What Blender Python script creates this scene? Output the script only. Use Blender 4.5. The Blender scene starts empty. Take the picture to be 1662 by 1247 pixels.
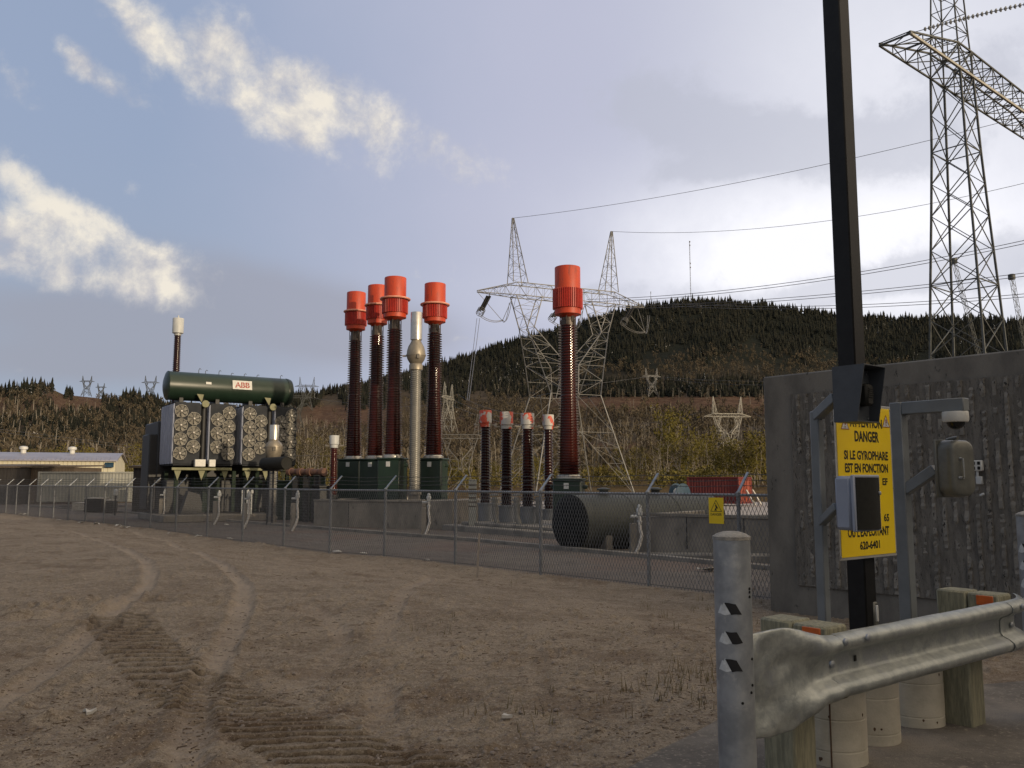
import bpy, math, random
import numpy as np
from mathutils import Vector, Matrix

random.seed(7)
rng = np.random.default_rng(11)
SC = bpy.context.scene
COL = SC.collection
PI = math.pi
R = math.radians

# ------------------------------------------------------------------ camera
EYE = 1.6
FPX, CX, CY = 1400.0, 831.0, 623.5          # focal length and centre in photo pixels
PITCH = math.atan(158.5 / FPX)
cam_d = bpy.data.cameras.new("camera")
cam = bpy.data.objects.new("camera", cam_d)
COL.objects.link(cam)
cam.location = (0, 0, EYE)
cam.rotation_euler = (PI / 2 + PITCH, 0, 0)
cam_d.sensor_width = 36.0
cam_d.lens = 36.0 * FPX / 1662.0
cam_d.clip_start = 0.1
cam_d.clip_end = 9000
SC.camera = cam
SC.render.resolution_x, SC.render.resolution_y = 1024, 768
SC.view_settings.view_transform = 'Standard'
SC.view_settings.look = 'None'
SC.view_settings.gamma = 1.0
SC.view_settings.exposure = 0.0
try:
    SC.cycles.max_bounces = 6
    SC.cycles.diffuse_bounces = 3
    SC.cycles.transparent_max_bounces = 6
except Exception:
    pass


def ray(px, py):
    u, v = (px - CX) / FPX, (CY - py) / FPX
    c, s = math.cos(PITCH), math.sin(PITCH)
    return Vector((u, c - v * s, s + v * c))


def P(px, py, Y):
    """world point seen at photo pixel (px,py) at forward distance Y"""
    d = ray(px, py)
    return Vector((0, 0, EYE)) + d * (Y / d.y)


def G(px, py, z=0.0):
    """world point seen at photo pixel on the level z"""
    d = ray(px, py)
    return Vector((0, 0, EYE)) + d * ((z - EYE) / d.z)


def azel(px, py):
    d = ray(px, py).normalized()
    return math.atan2(d.x, d.y), math.asin(d.z)


# ------------------------------------------------------------------ sun
SUN_AZ, SUN_EL = math.atan2(.71, -.70), R(8.5)
sd = bpy.data.lights.new("sun", 'SUN')
sun = bpy.data.objects.new("sun", sd)
COL.objects.link(sun)
sd.energy = 2.7
sd.angle = R(0.6)
sd.color = (1.0, .80, .55)
SUN_DIR = Vector((math.sin(SUN_AZ) * math.cos(SUN_EL), math.cos(SUN_AZ) * math.cos(SUN_EL), math.sin(SUN_EL)))
sun.rotation_euler = SUN_DIR.to_track_quat('Z', 'Y').to_euler()
sun.location = SUN_DIR * 60

# ------------------------------------------------------------------ world
W = bpy.data.worlds.new("World")
SC.world = W
W.use_nodes = True
nt = W.node_tree
nt.nodes.clear()


class NB:
    """small helper that writes node expressions"""
    def __init__(self, tree):
        self.t = tree

    def put(self, sock, v):
        if isinstance(v, bpy.types.NodeSocket):
            self.t.links.new(v, sock)
        elif v is not None:
            sock.default_value = v

    def m(self, op, a, b=None, c=None, clamp=False):
        n = self.t.nodes.new('ShaderNodeMath')
        n.operation = op
        n.use_clamp = clamp
        self.put(n.inputs[0], a)
        self.put(n.inputs[1], b)
        self.put(n.inputs[2], c)
        return n.outputs[0]

    def mix(self, f, a, b, mode='MIX'):
        n = self.t.nodes.new('ShaderNodeMix')
        n.data_type = 'RGBA'
        n.blend_type = mode
        n.clamp_factor = True
        self.put(n.inputs[0], f)
        self.put(n.inputs[6], a if not isinstance(a, tuple) else (*a, 1)[:4])
        self.put(n.inputs[7], b if not isinstance(b, tuple) else (*b, 1)[:4])
        return n.outputs[2]

    def noise(self, vec, scale, detail=6, rough=.55, lac=2.0, dist=0.0, w=None):
        n = self.t.nodes.new('ShaderNodeTexNoise')
        if w is not None:
            n.noise_dimensions = '4D'
            self.put(n.inputs['W'], w)
        self.put(n.inputs['Vector'], vec)
        n.inputs['Scale'].default_value = scale
        n.inputs['Detail'].default_value = detail
        n.inputs['Roughness'].default_value = rough
        n.inputs['Lacunarity'].default_value = lac
        n.inputs['Distortion'].default_value = dist
        return n.outputs[0]

    def ramp(self, f, lo, hi, smooth=True):
        n = self.t.nodes.new('ShaderNodeMapRange')
        n.interpolation_type = 'SMOOTHSTEP' if smooth else 'LINEAR'
        n.clamp = True
        self.put(n.inputs[0], f)
        n.inputs[1].default_value = lo
        n.inputs[2].default_value = hi
        return n.outputs[0]

    def vm(self, op, a, b=None, scale=None):
        n = self.t.nodes.new('ShaderNodeVectorMath')
        n.operation = op
        self.put(n.inputs[0], a)
        if b is not None:
            self.put(n.inputs[1], b)
        if scale is not None:
            n.inputs['Scale'].default_value = scale
        return n.outputs[0]


b = NB(nt)
tc = nt.nodes.new('ShaderNodeTexCoord')
D = tc.outputs['Generated']
sep = nt.nodes.new('ShaderNodeSeparateXYZ')
nt.links.new(D, sep.inputs[0])
az = b.m('ARCTAN2', sep.outputs[0], sep.outputs[1])
el = b.m('ARCSINE', sep.outputs[2])

sky = nt.nodes.new('ShaderNodeTexSky')
sky.sky_type = 'NISHITA'
sky.sun_disc = False
sky.sun_elevation = SUN_EL
sky.sun_rotation = SUN_AZ
sky.air_density = 1.0
sky.dust_density = 1.6
sky.ozone_density = 1.4
STR = 0.1


def blob(px, py, rx, ry, ang=0.0):
    """soft elliptical weight on the sky dome: centre and radii in photo pixels, ang clockwise degrees"""
    a0, e0 = azel(px, py)
    ca, sa = math.cos(R(ang)), math.sin(R(ang))
    k = 1.0 / FPX
    du = b.m('MULTIPLY', b.m('SUBTRACT', az, a0), math.cos(e0))
    dv = b.m('SUBTRACT', e0, el)
    x = b.m('ADD', b.m('MULTIPLY', du, ca / (rx * k)), b.m('MULTIPLY', dv, sa / (rx * k)))
    y = b.m('SUBTRACT', b.m('MULTIPLY', dv, ca / (ry * k)), b.m('MULTIPLY', du, sa / (ry * k)))
    q = b.m('ADD', b.m('MULTIPLY', x, x), b.m('MULTIPLY', y, y))
    return b.m('EXPONENT', b.m('MULTIPLY', q, -1.0))


def blobs(lst):
    tot = None
    for (w, *a) in lst:
        t = b.m('MULTIPLY', blob(*a), w)
        tot = t if tot is None else b.m('ADD', tot, t)
    return tot


def C10(r, g, bl):
    return (r / STR, g / STR, bl / STR)


warp = b.noise(D, 5.0, 4, .5)
wv = b.vm('ADD', D, b.vm('SCALE', nt.nodes[-1].outputs[1], scale=0.05))
n_big = b.noise(wv, 4.0, 6, .55)
n_fine = b.noise(wv, 19.0, 12, .64)
n_mid = b.noise(wv, 7.5, 3, .5)
shift = b.vm('ADD', wv, (0.014, -.004, 0.016))
n_mid2 = b.noise(b.vm('ADD', wv, (0.022, -.006, .026)), 7.5, 3, .5)
n_fine2 = b.noise(shift, 19.0, 6, .64)

# base: the physical sky, drawn towards the blue-grey the evening air has
base = b.mix(.88, sky.outputs[0], C10(.335, .41, .575))
low = b.ramp(el, 0.42, 0.02)
base = b.mix(b.m('MULTIPLY', low, .65), base, C10(.365, .41, .485))
# high thin veil that thickens to the right
veil = b.ramp(b.m('ADD', az, b.m('MULTIPLY', b.m('SUBTRACT', n_big, .5), .22)), -.45, .08)
veil_r = b.ramp(az, 1.25, .8)
veil = b.m('MULTIPLY', veil, veil_r)
base = b.mix(b.m('MULTIPLY', veil, .92), base, C10(.52, .535, .67))
veil2 = b.m('MULTIPLY', b.ramp(b.m('ADD', az, b.m('MULTIPLY', b.m('SUBTRACT', n_big, .5), .15)), .05, .42), veil_r)
base = b.mix(b.m('MULTIPLY', veil2, .75), base, C10(.71, .725, .80))
# luminous patch above the dark hill
glow = blobs([(1.0, 1290, 395, 270, 95, 8), (.6, 1560, 330, 200, 150, 0), (.45, 1230, 470, 330, 60, 0), (.35, 1430, 90, 200, 130, 0)])
glow = b.m('MULTIPLY', glow, b.m('ADD', .55, b.m('MULTIPLY', n_fine, .8)), clamp=True)
base = b.mix(glow, base, C10(1.0, 1.0, 1.06))
# grey mottles
grey = blobs([(.9, 1280, 220, 150, 60, 10), (.8, 1120, 200, 130, 50, 20), (.9, 1480, 250, 120, 60, 0), (1.0, 1340, 475, 300, 28, -4),
              (.9, 1600, 110, 120, 60, 0), (.9, 1180, 270, 190, 26, -6), (.5, 1040, 150, 100, 70, 0), (1.0, 1590, 420, 150, 45, 0), (.8, 1010, 470, 120, 24, 0)])
gm = b.m('MULTIPLY', b.ramp(b.m('ADD', grey, b.m('MULTIPLY', b.m('SUBTRACT', n_fine, .5), 2.0)), .35, 1.0), .55)
base = b.mix(gm, base, C10(.49, .51, .60))
# grey-lavender bank low on the left
bank = blobs([(1.0, 130, 520, 260, 55, 4), (.9, 420, 480, 230, 60, 12), (.7, 620, 540, 160, 50, 0), (.7, 60, 590, 300, 30, 0)])
bm = b.m('MULTIPLY', b.ramp(b.m('ADD', bank, b.m('MULTIPLY', b.m('SUBTRACT', n_big, .5), 1.2)), .15, .95), .62)
base = b.mix(bm, base, C10(.34, .345, .405))
# lit cumulus
# unseen sky: dim behind the viewer, warm glow added at right to light foreground
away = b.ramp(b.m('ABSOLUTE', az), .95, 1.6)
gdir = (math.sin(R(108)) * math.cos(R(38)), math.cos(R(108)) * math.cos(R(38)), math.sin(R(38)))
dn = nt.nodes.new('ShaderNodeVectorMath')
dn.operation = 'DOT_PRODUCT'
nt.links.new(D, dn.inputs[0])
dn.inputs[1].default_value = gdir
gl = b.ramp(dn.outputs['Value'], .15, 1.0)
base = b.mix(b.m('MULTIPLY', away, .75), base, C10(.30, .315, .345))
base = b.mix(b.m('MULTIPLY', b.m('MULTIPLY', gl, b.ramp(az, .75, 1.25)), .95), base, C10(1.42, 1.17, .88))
cum = blobs([(.95, 100, 415, 150, 48, 4), (.9, 235, 428, 95, 40, 20), (.8, 150, 366, 50, 30, 30), (.5, 170, 462, 170, 26, 8), (.7, 10, 395, 60, 40, 0),
             (.90, 24, 285, 58, 24, 42), (.30, 85, 330, 50, 24, 45),
             (1.0, 340, 90, 62, 50, 40), (.85, 390, 145, 95, 50, 26), (.70, 490, 130, 95, 50, 22), (.56, 600, 185, 110, 52, 26),
             (.46, 725, 245, 115, 48, 20), (.70, 487, 214, 52, 28, 35), (.34, 560, 240, 130, 40, 20),
             (.75, 128, 102, 54, 20, 42), (.66, 200, 150, 66, 26, 28), (.75, 228, 42, 78, 26, 42), (.75, 20, 130, 72, 30, 50),
             (.70, 770, 551, 46, 8, 0), (.40, 215, 310, 24, 18, 60), (.40, 20, 602, 30, 9, 0)])
cum = b.m('MINIMUM', cum, 1.05)
# distant cumulus everywhere the camera does not look, warm on the sun's side
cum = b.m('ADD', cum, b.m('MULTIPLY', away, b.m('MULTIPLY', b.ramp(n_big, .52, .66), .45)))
dens = b.m('ADD', cum, b.m('MULTIPLY', b.m('SUBTRACT', n_fine, .5), 2.0))
dens = b.m('ADD', dens, b.m('MULTIPLY', b.m('SUBTRACT', n_mid, .5), .9))
cov = b.ramp(dens, .32, 1.34)
litf = b.m('ADD', .44, b.m('MULTIPLY', b.m('SUBTRACT', n_fine, n_fine2), 2.8))
litf = b.m('ADD', litf, b.m('MULTIPLY', b.m('SUBTRACT', n_mid, n_mid2), 3.4))
litf = b.m('ADD', litf, b.m('MULTIPLY', blobs([(1, 150, 395, 260, 50, 10), (1, 30, 290, 110, 60, 30), (.8, 330, 100, 90, 60, 30)]), .36))
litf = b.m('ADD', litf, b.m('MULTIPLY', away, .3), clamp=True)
ccol = b.mix(litf, C10(.50, .50, .55), C10(.92, .85, .73))
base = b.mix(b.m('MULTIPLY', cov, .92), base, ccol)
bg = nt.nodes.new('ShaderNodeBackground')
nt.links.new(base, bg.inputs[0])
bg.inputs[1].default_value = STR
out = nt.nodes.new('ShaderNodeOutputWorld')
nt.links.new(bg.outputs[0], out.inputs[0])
W.cycles.sampling_method = 'MANUAL'
W.cycles.sample_map_resolution = 1024

# ------------------------------------------------------------------ materials
def M(name, c, c2=None, scale=4.0, lo=.35, hi=.65, rough=.6, metal=0.0, bump=0.0, bscale=None, stretch=(1, 1, 1),
      detail=7, spec=.5, rvar=0.0, third=None, tlo=.62, thi=.7, tscale=None, coat=0.0):
    m = bpy.data.materials.new(name)
    m.use_nodes = True
    t = m.node_tree
    bs = t.nodes['Principled BSDF']
    q = NB(t)
    co = t.nodes.new('ShaderNodeTexCoord').outputs['Object']
    oi = t.nodes.new('ShaderNodeObjectInfo').outputs['Random']
    w = q.m('MULTIPLY', oi, 37.0)
    mp = t.nodes.new('ShaderNodeMapping')
    t.links.new(co, mp.inputs['Vector'])
    mp.inputs['Scale'].default_value = stretch
    v = mp.outputs[0]
    bs.inputs['Roughness'].default_value = rough
    bs.inputs['Metallic'].default_value = metal
    bs.inputs['Specular IOR Level'].default_value = spec
    if coat:
        bs.inputs['Coat Weight'].default_value = coat
        bs.inputs['Coat Roughness'].default_value = .1
    if c2 is None:
        c2 = tuple(x * .8 for x in c)
    nz = q.noise(v, scale, detail, .6, w=w)
    col = q.mix(q.ramp(nz, lo, hi), tuple(c2), tuple(c))
    if third is not None:
        n3 = q.noise(v, tscale or scale * 3, 6, .65, w=q.m('ADD', w, 5.3))
        col = q.mix(q.ramp(n3, tlo, thi), col, tuple(third))
    t.links.new(col, bs.inputs['Base Color'])
    if rvar:
        t.links.new(q.m('ADD', rough, q.m('MULTIPLY', q.m('SUBTRACT', nz, .5), rvar), clamp=True), bs.inputs['Roughness'])
    if bump:
        bn = t.nodes.new('ShaderNodeBump')
        bn.inputs['Strength'].default_value = bump
        bn.inputs['Distance'].default_value = .02
        t.links.new(q.noise(v, bscale or scale * 4, 6, .65, w=w), bn.inputs['Height'])
        t.links.new(bn.outputs[0], bs.inputs['Normal'])
    return m


MAT = dict(
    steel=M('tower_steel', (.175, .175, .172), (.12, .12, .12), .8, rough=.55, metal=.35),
    steel_lit=M('tower_steel_lit', (.40, .385, .335), (.30, .29, .255), .5, rough=.6, metal=.2),  # tower steel again, with warm sunlight put into its colour
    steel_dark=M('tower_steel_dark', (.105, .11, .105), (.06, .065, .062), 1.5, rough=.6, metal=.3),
    galv=M('galvanised', (.36, .38, .40), (.25, .27, .29), 9, rough=.45, metal=.55, bump=.12, bscale=60, third=(.44, .45, .45), tscale=4, tlo=.58, thi=.66, rvar=.3),
    galv_rail=M('galvanised_rail', (.40, .42, .40), (.27, .29, .285), 14, rough=.45, metal=.6, bump=.22, bscale=38, third=(.30, .32, .33), tscale=5, tlo=.52, thi=.62, rvar=.4),
    galv_fence=M('fence_zinc', (.30, .31, .32), (.22, .23, .24), 6, rough=.55, metal=.35),
    wire=M('fence_wire', (.085, .085, .085), (.06, .06, .06), 6, rough=.7, metal=.2),
    mesh_wire=M('mesh_wire', (.17, .17, .17), (.12, .12, .12), 6, rough=.6, metal=.2),
    cable=M('conductor', (.14, .14, .15), (.11, .11, .12), 1, rough=.6, metal=.3),
    grey_paint=M('grey_post_paint', (.165, .180, .188), (.135, .148, .155), 7, rough=.45, bump=.05, bscale=40),
    grey_side=M('grey_box_plastic', (.27, .30, .37), (.24, .27, .34), 5, rough=.5),
    grey_case=M('grey_cast_case', (.145, .145, .125), (.11, .112, .10), 12, rough=.42, metal=.25, bump=.08, bscale=60),
    hood=M('hood_steel', (.052, .060, .070), (.040, .047, .056), 10, rough=.5, bump=.05),
    black=M('black_paint', (.011, .0112, .0115), (.007, .007, .0075), 10, spec=.25, rough=.5, bump=.06, bscale=60, third=(.04, .04, .04), tscale=40, tlo=.70, thi=.74),
    blackp=M('black_plastic', (.014, .015, .013), (.011, .011, .010), 40, spec=.25, rough=.62, bump=.05, bscale=300),
    dome=M('smoked_dome', (.008, .008, .009), None, 4, rough=.06),
    white=M('white_paint', (.62, .62, .58), (.52, .52, .49), 6, rough=.5),
    sticker_w=M('white_reflective', (.60, .62, .62), (.45, .47, .47), 40, rough=.4),
    sticker_k=M('black_reflective', (.012, .012, .014), None, 40, rough=.35),
    yellow=M('sign_yellow', (.86, .62, .010), (.80, .56, .010), 3, rough=.4),
    signback=M('sign_aluminium', (.45, .45, .43), (.35, .35, .34), 8, rough=.5, metal=.4),
    ink=M('sign_black', (.014, .013, .012), None, 10, rough=.5),
    ink_red=M('sign_red', (.33, .055, .035), (.28, .045, .03), 10, rough=.5),
    orange=M('orange_reflector', (.62, .13, .02), (.50, .10, .02), 30, rough=.35),
    wood=M('treated_wood', (.29, .275, .185), (.175, .168, .115), 7, stretch=(9, 9, 1.2), rough=.85, bump=.5, bscale=14, third=(.09, .085, .06), tscale=5, tlo=.64, thi=.72),
    wood_grey=M('weathered_wood', (.33, .29, .25), (.22, .19, .16), 8, stretch=(8, 8, 1), rough=.9, bump=.3),
    concrete=M('concrete', (.275, .25, .21), (.165, .152, .13), .9, stretch=(1.3, 1.3, .6), rough=.9, bump=.3, bscale=30, third=(.10, .092, .078), tscale=2.6, tlo=.55, thi=.72),
    concrete_wall=M('stained_concrete', (.180, .168, .146), (.112, .105, .093), 1.6, stretch=(1, 1, .45), rough=.95, bump=.5, bscale=26, third=(.035, .034, .031), tscale=7, tlo=.60, thi=.68),
    concrete_gap=M('rough_aggregate', (.168, .156, .136), (.115, .107, .094), 5, lo=.4, hi=.6, stretch=(2.2, 2.2, .5), rough=1.0, bump=1.0, bscale=40, third=(.042, .039, .035), tscale=24, tlo=.57, thi=.65),
    concrete_rib=M('broken_rib_concrete', (.232, .217, .190), (.135, .127, .112), 2.0, stretch=(1.5, 1.5, .7), rough=1.0, bump=.8, bscale=34, third=(.030, .029, .027), tscale=15, tlo=.57, thi=.63),
    bollcap=M('bollard_fill', (.33, .315, .28), (.22, .21, .19), 30, rough=.95, bump=.5, bscale=120, third=(.10, .095, .085), tscale=60, tlo=.62, thi=.68),
    footing=M('cast_footing', (.50, .46, .37), (.38, .35, .28), 5, rough=.9, bump=.2, bscale=60, third=(.20, .17, .12), tscale=9, tlo=.68, thi=.76),
    rust=M('rust_streak', (.10, .06, .035), (.07, .04, .025), 12, rough=.9),
    red=M('red_cap_paint', (.52, .056, .012), (.42, .042, .012), 1.6, rough=.5, stretch=(1.6, 1.6, .5), third=(.27, .045, .025), tscale=4, tlo=.52, thi=.72),
    red_dark=M('red_louvre_paint', (.42, .028, .014), (.34, .022, .012), 3, rough=.45),
    ring=M('ring_pale_red', (.70, .34, .24), (.62, .24, .16), 4, rough=.4),
    glaze=M('brown_glaze', (.062, .0115, .0075), (.048, .0092, .0065), 2, rough=.12, spec=.5),
    glaze_k=M('dark_glaze', (.028, .0075, .006), (.018, .0058, .005), 2, rough=.15, spec=.4),
    silicone=M('grey_silicone', (.27, .262, .238), (.22, .215, .197), 3, rough=.35, metal=.25),
    alu=M('bright_aluminium', (.58, .56, .51), (.50, .48, .44), 6, rough=.30, metal=.85),
    tan_metal=M('cast_fitting', (.30, .265, .205), (.24, .21, .165), 5, rough=.45, metal=.5),
    neck=M('neck_metal', (.10, .08, .065), (.07, .055, .045), 5, rough=.45, metal=.4),
    capwhite=M('white_cap_red_paint', (.60, .57, .53), (.54, .51, .47), 3, rough=.5, third=(.55, .09, .035), tscale=2.3, tlo=.50, thi=.54),
    capgrey=M('grey_cap', (.50, .51, .50), (.43, .45, .45), 3, rough=.45),
    green=M('dark_green_paint', (.014, .031, .020), (.011, .025, .016), 2, rough=.38, rvar=.1),
    green_lt=M('green_bracket', (.21, .21, .11), (.16, .16, .085), 3, rough=.6),
    radiator=M('radiator_grey', (.042, .045, .050), (.032, .035, .040), 3, rough=.85, spec=.15),
    radside_lit=M('radiator_side_lit', (.40, .43, .52), (.34, .37, .46), 2, rough=.5),  # side panels paler: skylight from the left put into the colour
    fan=M('fan_metal', (.36, .34, .29), (.28, .265, .225), 8, rough=.5, metal=.2),
    fan_ring=M('fan_guard', (.25, .24, .21), (.19, .18, .16), 8, rough=.55, metal=.3),
    fan_hub=M('fan_hub', (.42, .40, .36), (.34, .32, .30), 8, rough=.5, metal=.3),
    frame_dark=M('dark_green_frame', (.030, .042, .030), (.02, .03, .022), 3, rough=.85, spec=.1),
    dark=M('dark_steel', (.020, .021, .022), (.014, .014, .015), 3, rough=.55),
    tank=M('tank_grey', (.066, .070, .060), (.048, .052, .045), 1.2, rough=.6, spec=.3, third=(.03, .03, .026), tscale=4, tlo=.6, thi=.75),
    tank_end=M('tank_dark', (.012, .0135, .0135), (.008, .009, .009), 3, rough=.8, spec=.15),
    greytank=M('grey_enamel', (.20, .215, .235), (.17, .185, .20), 3, rough=.45),
    pipe_w=M('white_conduit', (.58, .56, .52), (.48, .46, .43), 12, rough=.5),
    pipe_brown=M('rusty_pipe', (.16, .085, .06), (.11, .06, .045), 5, rough=.7),
    cladding=M('cream_cladding', (.62, .58, .43), (.55, .52, .39), .6, rough=.6),
    roofm=M('roof_sheet', (.33, .32, .36), (.28, .27, .31), .5, rough=.45, metal=.2),
    shed=M('brown_boards', (.11, .085, .06), (.075, .055, .04), 3, stretch=(4, 4, .5), rough=.85),
    shed_dark=M('dark_boards', (.042, .038, .036), (.03, .027, .026), 3, stretch=(4, 4, .5), rough=.85),
    cont_grey=M('container_grey', (.33, .33, .29), (.27, .275, .25), 1.2, rough=.6, third=(.16, .11, .07), tscale=3, tlo=.70, thi=.76),
    cont_red_shaded=M('container_red_shaded', (.135, .018, .016), (.10, .014, .013), 1.2, rough=.7, third=(.14, .03, .02), tscale=3, tlo=.66, thi=.74),  # long side and frame: shade put into the red itself
    cont_red_lit=M('container_red_lit', (.27, .060, .034), (.21, .046, .028), 1.5, rough=.6),  # same red, made lighter for the sun on the doors
    blue=M('reel_blue', (.018, .055, .095), (.012, .04, .07), 3, rough=.6),
    trunk=M('bark', (.34, .30, .24), (.20, .17, .135), 5, stretch=(3, 3, .6), rough=.9),
    junk=M('bleached_scrap', (.55, .53, .48), (.40, .38, .34), 9, rough=.9),
    hall=M('hall_cladding', (.30, .30, .29), None, 1, rough=.7),
    stone=M('stones', (.24, .20, .165), (.13, .105, .085), 6, rough=.95),
)


# ------------------------------------------------------------------ mesh builder
def frame_of(d):
    d = Vector(d).normalized()
    up = Vector((0, 0, 1)) if abs(d.z) < .95 else Vector((0, 1, 0))
    x = up.cross(d).normalized()
    return x, d.cross(x).normalized(), d


class MB:
    def __init__(self):
        self.v, self.f, self.mi, self.mats = [], [], [], []

    def mat(self, m):
        if m not in self.mats:
            self.mats.append(m)
        return self.mats.index(m)

    def add(self, vs, fs, m=0):
        o = len(self.v)
        self.v.extend(Vector(p) for p in vs)
        self.f.extend([tuple(i + o for i in f) for f in fs])
        self.mi.extend([m] * len(fs))

    def box(self, c, s, ax=None, m=0):
        """box about centre c with full sizes s along axes ax (3 vectors) or world axes"""
        c = Vector(c)
        X, Y, Z = ax if ax else (Vector((1, 0, 0)), Vector((0, 1, 0)), Vector((0, 0, 1)))
        hx, hy, hz = X * s[0] / 2, Y * s[1] / 2, Z * s[2] / 2
        vs = [c + i * hx + j * hy + k * hz for k in (-1, 1) for j in (-1, 1) for i in (-1, 1)]
        self.add(vs, [(0, 2, 3, 1), (4, 5, 7, 6), (0, 1, 5, 4), (2, 6, 7, 3), (0, 4, 6, 2), (1, 3, 7, 5)], m)

    def bbox(self, c, s, bev, ax=None, m=0):
        """box with chamfered edges"""
        c = Vector(c)
        X, Y, Z = ax if ax else (Vector((1, 0, 0)), Vector((0, 1, 0)), Vector((0, 0, 1)))
        h = [x / 2 for x in s]
        bev = min(bev, *[x * .9 for x in h])
        vs, idx = [], {}
        for i in (-1, 1):
            for j in (-1, 1):
                for k in (-1, 1):
                    for a in range(3):
                        q = [i * h[0], j * h[1], k * h[2]]
                        for e in range(3):
                            if e != a:
                                q[e] -= (i, j, k)[e] * bev
                        idx[(i, j, k, a)] = len(vs)
                        vs.append(c + X * q[0] + Y * q[1] + Z * q[2])
        fs = []
        for a in range(3):
            e, g = [x for x in range(3) if x != a]
            for sg in (-1, 1):
                loop = []
                for (p, r) in ((-1, -1), (1, -1), (1, 1), (-1, 1)):
                    t = [0, 0, 0]
                    t[a], t[e], t[g] = sg, p, r
                    loop.append(idx[(*t, a)])
                fs.append(tuple(loop))
        for a in range(3):
            e, g = [x for x in range(3) if x != a]
            for p in (-1, 1):
                for r in (-1, 1):
                    t0 = [0, 0, 0]
                    t0[e], t0[g] = p, r
                    ta, tb = list(t0), list(t0)
                    ta[a], tb[a] = -1, 1
                    fs.append((idx[(*ta, e)], idx[(*tb, e)], idx[(*tb, g)], idx[(*ta, g)]))
        for i in (-1, 1):
            for j in (-1, 1):
                for k in (-1, 1):
                    fs.append((idx[(i, j, k, 0)], idx[(i, j, k, 1)], idx[(i, j, k, 2)]))
        self.add(vs, fs, m)

    def bar(self, p, q, w, n=4, m=0, w2=None, cap=False, rot=.785):
        p, q = Vector(p), Vector(q)
        if (q - p).length < 1e-6:
            return
        x, y, _ = frame_of(q - p)
        w2 = w if w2 is None else w2
        vs = []
        for (c, r) in ((p, w), (q, w2)):
            for i in range(n):
                a = rot + 2 * PI * i / n
                vs.append(c + (x * math.cos(a) + y * math.sin(a)) * r)
        fs = [(i, (i + 1) % n, n + (i + 1) % n, n + i) for i in range(n)]
        if cap:
            fs += [tuple(range(n))[::-1], tuple(range(n, 2 * n))]
        self.add(vs, fs, m)

    def tube(self, pts, r, n=8, m=0, cap=True, closed=False):
        pts = [Vector(p) for p in pts]
        vs, k = [], len(pts)
        px = None
        for i, p in enumerate(pts):
            a = pts[(i - 1) % k] if (i > 0 or closed) else p
            c = pts[(i + 1) % k] if (i < k - 1 or closed) else p
            d = (c - a).normalized()
            if px is None:
                px, _, _ = frame_of(d)
            else:
                px = (px - d * px.dot(d)).normalized()
            y = d.cross(px)
            rr = r[i] if isinstance(r, (list, tuple)) else r
            for j in range(n):
                t = 2 * PI * j / n
                vs.append(p + (px * math.cos(t) + y * math.sin(t)) * rr)
        fs = []
        for i in range(k if closed else k - 1):
            i2 = (i + 1) % k
            for j in range(n):
                fs.append((i * n + j, i * n + (j + 1) % n, i2 * n + (j + 1) % n, i2 * n + j))
        if cap and not closed:
            fs += [tuple(range(n))[::-1], tuple(range((k - 1) * n, k * n))]
        self.add(vs, fs, m)

    def lathe(self, prof, c=(0, 0, 0), n=28, m=0, axis=(0, 0, 1), cap=True):
        """prof: list of (radius, height along axis)"""
        c = Vector(c)
        x, y, z = frame_of(axis)
        vs = []
        for (r, h) in prof:
            for j in range(n):
                t = 2 * PI * j / n
                vs.append(c + z * h + (x * math.cos(t) + y * math.sin(t)) * r)
        fs = []
        for i in range(len(prof) - 1):
            for j in range(n):
                fs.append((i * n + j, i * n + (j + 1) % n, (i + 1) * n + (j + 1) % n, (i + 1) * n + j))
        if cap:
            if prof[0][0] > 1e-4:
                fs.append(tuple(range(n))[::-1])
            if prof[-1][0] > 1e-4:
                fs.append(tuple(range((len(prof) - 1) * n, len(prof) * n)))
        self.add(vs, fs, m)

    def prism(self, poly, a, h, m=0):
        """polygon (3-D points, planar) swept by vector h"""
        poly = [Vector(p) for p in poly]
        a = Vector(a)
        h = Vector(h)
        n = len(poly)
        self.add([p + a for p in poly] + [p + a + h for p in poly],
                 [tuple(range(n))[::-1], tuple(range(n, 2 * n))] + [(i, (i + 1) % n, n + (i + 1) % n, n + i) for i in range(n)], m)

    def build(self, name, mat, parent=None, smooth=38, world=True):
        """mat: material or list; with a parent the given coordinates are world ones unless world is False"""
        mats = mat if isinstance(mat, (list, tuple)) else [mat]
        vs = self.v
        if parent is not None and world:
            inv = parent_inv(parent)
            vs = [inv @ p for p in vs]
        me = bpy.data.meshes.new(name)
        me.from_pydata([tuple(p) for p in vs], [], self.f)
        for mm in mats:
            me.materials.append(mm)
        if len(mats) > 1:
            me.polygons.foreach_set('material_index', self.mi)
        fix_normals(me)
        if smooth:
            me.shade_smooth()
            me.set_sharp_from_angle(angle=R(smooth))
        o = bpy.data.objects.new(name, me)
        COL.objects.link(o)
        if parent is not None:
            o.parent = parent
        return o


import bmesh


def fix_normals(me):
    bm = bmesh.new()
    bm.from_mesh(me)
    bmesh.ops.recalc_face_normals(bm, faces=bm.faces)
    bm.to_mesh(me)
    bm.free()


def parent_inv(o):
    m = Matrix.LocRotScale(o.location, o.rotation_euler, o.scale)
    if o.parent is not None:
        m = Matrix.LocRotScale(o.parent.location, o.parent.rotation_euler, o.parent.scale) @ m
    return m.inverted()


def tag(o, label, cat, group=None, kind=None):
    if label:
        o['label'] = label
    if cat:
        o['category'] = cat
    if group:
        o['group'] = group
    if kind:
        o['kind'] = kind
    return o


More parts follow.
